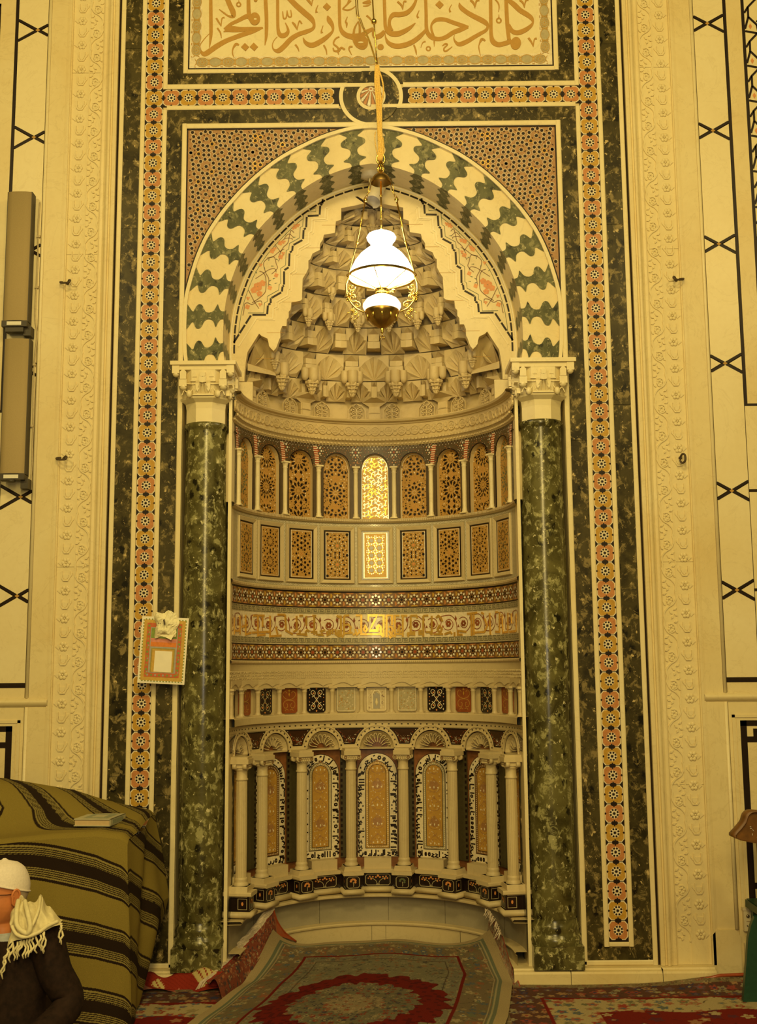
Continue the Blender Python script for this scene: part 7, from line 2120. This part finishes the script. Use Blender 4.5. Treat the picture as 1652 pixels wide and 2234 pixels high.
# ------------------------------------------------------------------ seated man
HX, HY, HZ = -1.470, -1.50, .742
man = empty('person', 'seated elderly man in white knitted cap, glasses, dark jacket and cream fringed scarf', 'person', (HX, HY, 0))
HA, TA = rad(48), rad(20)
RG = [(.119, .002, .002, .002), (.112, .032, .040, .040), (.095, .056, .066, .067), (.075, .068, .080, .082), (.052, .0745, .087, .092), (.034, .0765, .0905, .096), (.020, .0765, .089, .098), (.008, .076, .0865, .097), (-.004, .0755, .087, .096), (-.018, .0745, .088, .093), (-.032, .073, .088, .089), (-.045, .071, .088, .084), (-.056, .068, .0895, .079), (-.064, .066, .088, .075), (-.072, .063, .0895, .071), (-.084, .058, .0865, .066), (-.096, .052, .088, .062), (-.106, .046, .086, .060), (-.114, .042, .074, .058), (-.120, .045, .052, .057), (-.130, .052, .048, .056), (-.155, .055, .050, .058), (-.178, .066, .055, .064), (-.198, .100, .066, .074), (-.216, .150, .078, .084), (-.240, .182, .088, .092), (-.30, .190, .100, .098), (-.40, .172, .108, .098), (-.55, .158, .118, .098), (-.66, .175, .135, .110), (-.715, .19, .15, .12), (-.735, .15, .12, .10)]
def man_ring(z, w, yf, yb, n, grow=0):
    t = min(max((-.125-z)/.09, 0), 1); a = HA+(TA-HA)*t; out = []
    for i in range(n):
        an = 2*pi*i/n; sx, cy = sin(an), cos(an)       # an=0 front
        e = .92 if z > -.12 else 1
        x = (w+grow)*math.copysign(abs(sx)**e, sx); y = ((yf if cy > 0 else yb)+grow)*cy
        if z > -.118 and z < .10:       # face
            g = lambda x0, z0, sxx, szz: math.exp(-((x-x0)/sxx)**2-((z-z0)/szz)**2) if cy > 0 else 0
            y += .026*g(0, -.034, .012, .014)+.013*g(0, -.010, .009, .026)+.007*g(0, .026, .05, .010)
            for s in (-1, 1): y += -.012*g(s*.030, .004, .017, .012)+.006*g(s*.042, -.030, .020, .020)+.008*g(s*.013, -.040, .007, .007)+.004*g(s*.031, .003, .010, .008)
            y += .006*g(0, -.066, .022, .0045)+.006*g(0, -.076, .019, .005)-.005*g(0, -.0705, .024, .0022)+.006*g(0, -.100, .018, .014)-.003*g(0, -.086, .02, .006)
        # local (x right, y front) -> world; front = (-sin a, -cos a), left = (cos a, -sin a); here +x = left side
        out.append((x*cos(a)-y*sin(a), -x*sin(a)-y*cos(a), HZ+z))
    return out
def loft(m, rings, mi=0, smooth=True, cap0=False, cap1=False):
    n = len(rings[0]); b = len(m.v)
    for r in rings: m.v += r
    for j in range(len(rings)-1):
        for i in range(n): m.face((b+j*n+i, b+j*n+(i+1) % n, b+(j+1)*n+(i+1) % n, b+(j+1)*n+i), mi, smooth)
    if cap0: m.face([b+i for i in range(n)], mi)
    if cap1: m.face([b+(len(rings)-1)*n+i for i in reversed(range(n))], mi)
def rint(z):
    for (a, b_) in zip(RG, RG[1:]):
        if a[0] >= z >= b_[0]:
            t = (a[0]-z)/(a[0]-b_[0]); return tuple(p+(q-p)*t for p, q in zip(a, b_))
    return RG[-1]
N_ = 96
zs = [.119, .117] + [.112-.0035*i for i in range(66)] + [-.13, -.145, -.16, -.178, -.19, -.2, -.216, -.24, -.27, -.3, -.35, -.4, -.48, -.55, -.61, -.66, -.715, -.735]
m = MB(); loft(m, [man_ring(*rint(z), N_) for z in zs if z >= -.735], 0)
def LW(x, y, z, a=HA): return (x*cos(a)-y*sin(a), -x*sin(a)-y*cos(a), HZ+z)      # local -> man space
# arms with hands (same body mesh)
def limb(m, pts, rs, n=12, mi=0):
    P = smooth_path([tuple(p)+(r,) for p, r in zip(pts, rs)], 6); m.tube([p[:3] for p in P], [p[3] for p in P], n, mi)
shL = (.175, -.055, .595); elL = (.292, -.10, .330); wrL = (.150, -.36, .235)
shR = (-.175, .055, .595); elR = (-.30, -.05, .330); wrR = (-.26, -.33, .235)
hands = ((shL, elL, wrL, 1), (shR, elR, wrR, -1))
for sh_, el, wr, s in hands:
    limb(m, [sh_, tuple((a+b_)/2 for a, b_ in zip(sh_, el)), el, wr], [.050, .046, .038, .026])
    hx, hy, hz = wr; d = Vector((-.25*s, -.95, -.10)).normalized(); sd = Vector((1, -.25*s, 0)).normalized()
    pc_ = Vector(wr)+d*.045
    limb(m, [wr, tuple(pc_), tuple(Vector(wr)+d*.085)], [.026, .034, .028], 12)
    for k in range(4):
        o_ = Vector(wr)+d*.080+sd*(-.027+.018*k); L = (.058, .068, .064, .050)[k]
        m.tube([tuple(o_), tuple(o_+d*L*.45+Vector((0, 0, .006))), tuple(o_+d*L*.8+Vector((0, 0, -.010))), tuple(o_+d*L*.95+Vector((0, 0, -.028)))], [.0095, .009, .008, .0065], 8)
    o_ = Vector(wr)+d*.03-sd*s*.026
    m.tube([tuple(o_), tuple(o_-sd*s*.022+d*.025), tuple(o_-sd*s*.026+d*.055+Vector((0, 0, -.008)))], [.012, .0105, .008], 8)
body = m.build('body', 'skin', man)
# ear, eyes, nose wings
for s in (1, -1):
    m = MB(); c0 = (s*.0755, -.010, -.012)
    ring_ = []
    for i in range(20):
        t = 2*pi*i/20; ex = 1.0 if sin(t) > 0 else .78
        ring_.append(LW(c0[0]+s*(.010+.004*sin(t)), c0[1]-.004+.017*cos(t)*ex, c0[2]+.031*sin(t)))
    m.tube(ring_, .0046, 6, closed=True)
    b = len(m.v); m.v += [LW(c0[0]+s*.006, c0[1], c0[2])]+ring_
    for i in range(20): m.face((b, b+1+i, b+1+(i+1) % 20), 0, True)
    m.tube([LW(c0[0], c0[1]+.010, c0[2]+.012), LW(c0[0]+s*.008, c0[1]+.004, c0[2]+.004), LW(c0[0]+s*.006, c0[1]+.008, c0[2]-.016), LW(c0[0]+s*.004, c0[1]+.006, c0[2]-.026)], .0042, 6)
    m.build('ear', 'skin', man)
    m = MB(); p = LW(s*.031, .0745, .003); m.sphere(p, .0118, 0, 12, 8); m.build('eye', 'eye_white', man)
    p2 = LW(s*.0305, .0850, .003); m = MB(); m.sphere(p2, .0045, 0, 8, 6); m.build('pupil', 'tie_navy', man)
    m = MB(); m.tube([LW(s*.016, .0895, .021), LW(s*.030, .0885, .026), LW(s*.047, .078, .020)], [.0022, .0035, .002], 6); m.build('eyebrow', 'hair_grey', man)
# glasses
m = MB()
for s in (1, -1):
    lens = [LW(s*.033+.023*cos(t), .101-.008*abs(cos(t))*(1 if s*cos(t) > 0 else .2), .002+.0165*sin(t)) for t in [2*pi*i/24 for i in range(24)]]
    m.tube(lens, .0016, 6, closed=True)
    m.tube([LW(s*.056, .092, .006), LW(s*.070, .070, .006), LW(s*.0795, .02, .002), LW(s*.080, -.012, .002), LW(s*.080, -.022, -.014)], .0019, 6)
m.tube([LW(-.011, .104, .006), LW(0, .107, .009), LW(.011, .104, .006)], .0016, 6)
gl = m.build('glasses', 'glass_frame', man)
# hair edge, cap
m = MB(); loft(m, [man_ring(*rint(z), N_, .0025+.002*(z > -.03)) for z in (.03, .01, -.01, -.03, -.045)], 0)
m.f = [f for f in m.f]; keep = []
for f, mi, sm in zip(m.f, m.m, m.sm):
    cxv = sum(m.v[i][0] for i in f)/4; cyv = sum(m.v[i][1] for i in f)/4; fy = -(cxv*sin(HA)+cyv*cos(HA))
    if fy < -.030: keep.append(f)
m.f = keep; m.m = [0]*len(keep); m.sm = [True]*len(keep); m.build('hair', 'hair_grey', man)
def cap_z(t):      # lower rim of the cap: high on the brow, low at the nape
    return .050-.056*(1-cos(t))/2
m = MB(); rings = []
for j in range(16):
    f = j/15; row = []
    for i in range(N_):
        t = 2*pi*i/N_; z = cap_z(t)+(.126-cap_z(t))*f; zz = min(z, .119)
        r = man_ring(*rint(min(zz, .1185)), N_, .006 if f < .97 else 0)[i]; q = man_ring(*rint(min(zz, .1185)), N_, .0075)[i] if z < .112 else r
        row.append((q[0], q[1], HZ+z*1.03))
    rings.append(row)
m.v = []; loft(m, rings, 0); m.tube([(p[0]*1.01, p[1]*1.01, p[2]) for p in rings[0]][::2], .0035, 6, closed=True)
cp_ = m.build('knitted_cap', 'knit_white', man)
# shirt collar and tie
m = MB()
loft(m, [[(p[0], p[1], HZ+z) for p in man_ring(*rint(z), 48, g)] for z, g in ((-.146, .010), (-.160, .014), (-.185, .008), (-.205, .004))], 0)
m.build('shirt', 'shirt_blue', man)
m = MB(); q = [LW(x, y, z, rad(24)) for x, y, z in ((-.014, .072, -.165), (.014, .072, -.165), (.010, .088, -.19), (.026, .118, -.36), (.0, .122, -.39), (-.026, .118, -.36), (-.010, .088, -.19))]; m.v += q; m.face(range(7)); m.build('tie', 'tie_navy', man)
# jacket with sleeves, trousers
m = MB(); loft(m, [man_ring(*rint(z), 64, g) for z, g in ((-.172, .012), (-.185, .022), (-.2, .026), (-.216, .026), (-.24, .024), (-.27, .022), (-.32, .024), (-.4, .028), (-.48, .034), (-.55, .036), (-.62, .040), (-.68, .05))], 0)
for sh_, el, wr, s in hands:
    limb(m, [(sh_[0]*.80, sh_[1], sh_[2]+.000), sh_, tuple((a+b_)/2 for a, b_ in zip(sh_, el)), el, tuple(Vector(wr)*.96+Vector(el)*.04)], [.060, .074, .066, .058, .042], 20)
m.tube([LW(.045, .078, -.17, rad(24)), LW(.060, .100, -.22, rad(24)), LW(.030, .134, -.38, rad(24)), LW(.012, .146, -.46, rad(24))], [.012, .016, .014, .008], 8)
m.tube([LW(-.045, .078, -.17, rad(24)), LW(-.060, .100, -.22, rad(24)), LW(-.030, .134, -.38, rad(24)), LW(-.005, .146, -.46, rad(24))], [.012, .016, .014, .008], 8)
m.build('jacket', 'jacket_dark', man)
m = MB()
limb(m, [(.09, .0, .12), (.26, -.20, .15), (.34, -.36, .15), (.18, -.42, .085), (-.10, -.40, .065)], [.11, .10, .085, .07, .055], 16)
limb(m, [(-.09, .0, .12), (-.30, -.18, .15), (-.40, -.32, .15), (-.24, -.46, .085), (.06, -.50, .060)], [.11, .10, .085, .07, .055], 16)
m.build('trousers', 'jacket_dark', man)
# scarf over the left shoulder
up = [(22, 2002), (33, 1976), (46, 1956), (60, 1966), (74, 1968), (88, 1954), (100, 1972), (115, 1983), (134, 2007)]
md = [(22, 2030), (32, 2010), (46, 1990), (60, 1995), (75, 1996), (90, 1990), (104, 1997), (118, 2003), (135, 2012)]
lw = [(11, 2093), (20, 2062), (34, 2052), (50, 2049), (66, 2046), (84, 2039), (100, 2030), (118, 2021), (136, 2016)]
Yu = [-1.55, -1.56, -1.555, -1.55, -1.53, -1.50, -1.50, -1.51, -1.53]; Ym = [-1.63, -1.64, -1.65, -1.65, -1.64, -1.63, -1.62, -1.61, -1.60]; Yl = [-1.67, -1.675, -1.68, -1.68, -1.675, -1.67, -1.66, -1.65, -1.63]
rows = [[U3(x, y, Y) for (x, y), Y in zip(r, ys_)] for r, ys_ in ((up, Yu), (md, Ym), (lw, Yl))]
nU, nV = 110, 44
G = np.zeros((nV, nU, 3)); sm_ = [np.array(smooth_path(r, 14)) for r in rows]
cols3 = [np.stack([np.interp(np.linspace(0, len(s)-1, nU), range(len(s)), s[:, c]) for c in range(3)], -1) for s in sm_]
for j in range(nV):
    t = j/(nV-1); a, b_, c = (1-t)**2, 2*t*(1-t), t*t; mid = cols3[1]*2-cols3[0]*.5-cols3[2]*.5; G[j] = a*cols3[0]+b_*mid+c*cols3[2]
Ui, Vi = np.meshgrid(np.linspace(0, 1, nU), np.linspace(0, 1, nV))
G[..., 1] -= .013*np.sin((Ui*2.6+Vi*1.4)*2*pi)*np.sin(pi*np.clip(Vi+.15, 0, 1))+.006*np.sin((Ui*5-Vi*2.4)*2*pi)*(1-Vi*.4)
G[..., 2] += .006*np.sin((Ui*5)*2*pi)*(1-Vi)
G -= np.array([HX, HY, 0])
m = MB(); m.v = [tuple(p) for p in G.reshape(-1, 3)]
for j in range(nV-1):
    for i in range(nU-1): q = j*nU+i; m.face((q, q+nU, q+nU+1, q+1), 0, True)
off = np.array([HX, HY, 0])
for path, r in (([(40, 1965, -1.57), (36, 1990, -1.66), (38, 2020, -1.695), (58, 2036, -1.70), (66, 2022, -1.70), (60, 1990, -1.68), (54, 1966, -1.60)], .015), ([(26, 2020, -1.68), (36, 2038, -1.70), (56, 2044, -1.70), (84, 2034, -1.69), (104, 2020, -1.67), (126, 2010, -1.64)], .011), ([(88, 1956, -1.52), (84, 1985, -1.64), (72, 2015, -1.69), (58, 2036, -1.70)], .010)):
    P = [tuple(np.array(U3(*p))-off) for p in path]; m.tube(smooth_path(P, 7), r*.62, 10)
scarf = m.build('scarf', 'scarf_cream', man)
m = MB(); rnd = random.Random(2)
for (x, y) in ((12, 2090), (14, 2080), (18, 2070), (26, 2058), (30, 2056), (38, 2054), (44, 2053), (49, 2052), (54, 2051), (60, 2050), (66, 2048), (72, 2046), (80, 2043), (88, 2039), (94, 2036), (98, 2033), (132, 2016), (135, 2018)):
    p = np.array(U3(x, y, -1.682 if x < 110 else -1.63))-off; L = .048+.03*rnd.random(); P = []
    for k in range(6): P.append((p[0]+.006*sin(k*1.7+x)-.003*k*(x < 50), p[1]-.004*sin(k+x), p[2]-L*k/5))
    m.tube(P, [.004, .0048, .0040, .0046, .0038, .003], 5)
m.build('scarf_fringe', 'scarf_cream', man, kind='stuff')
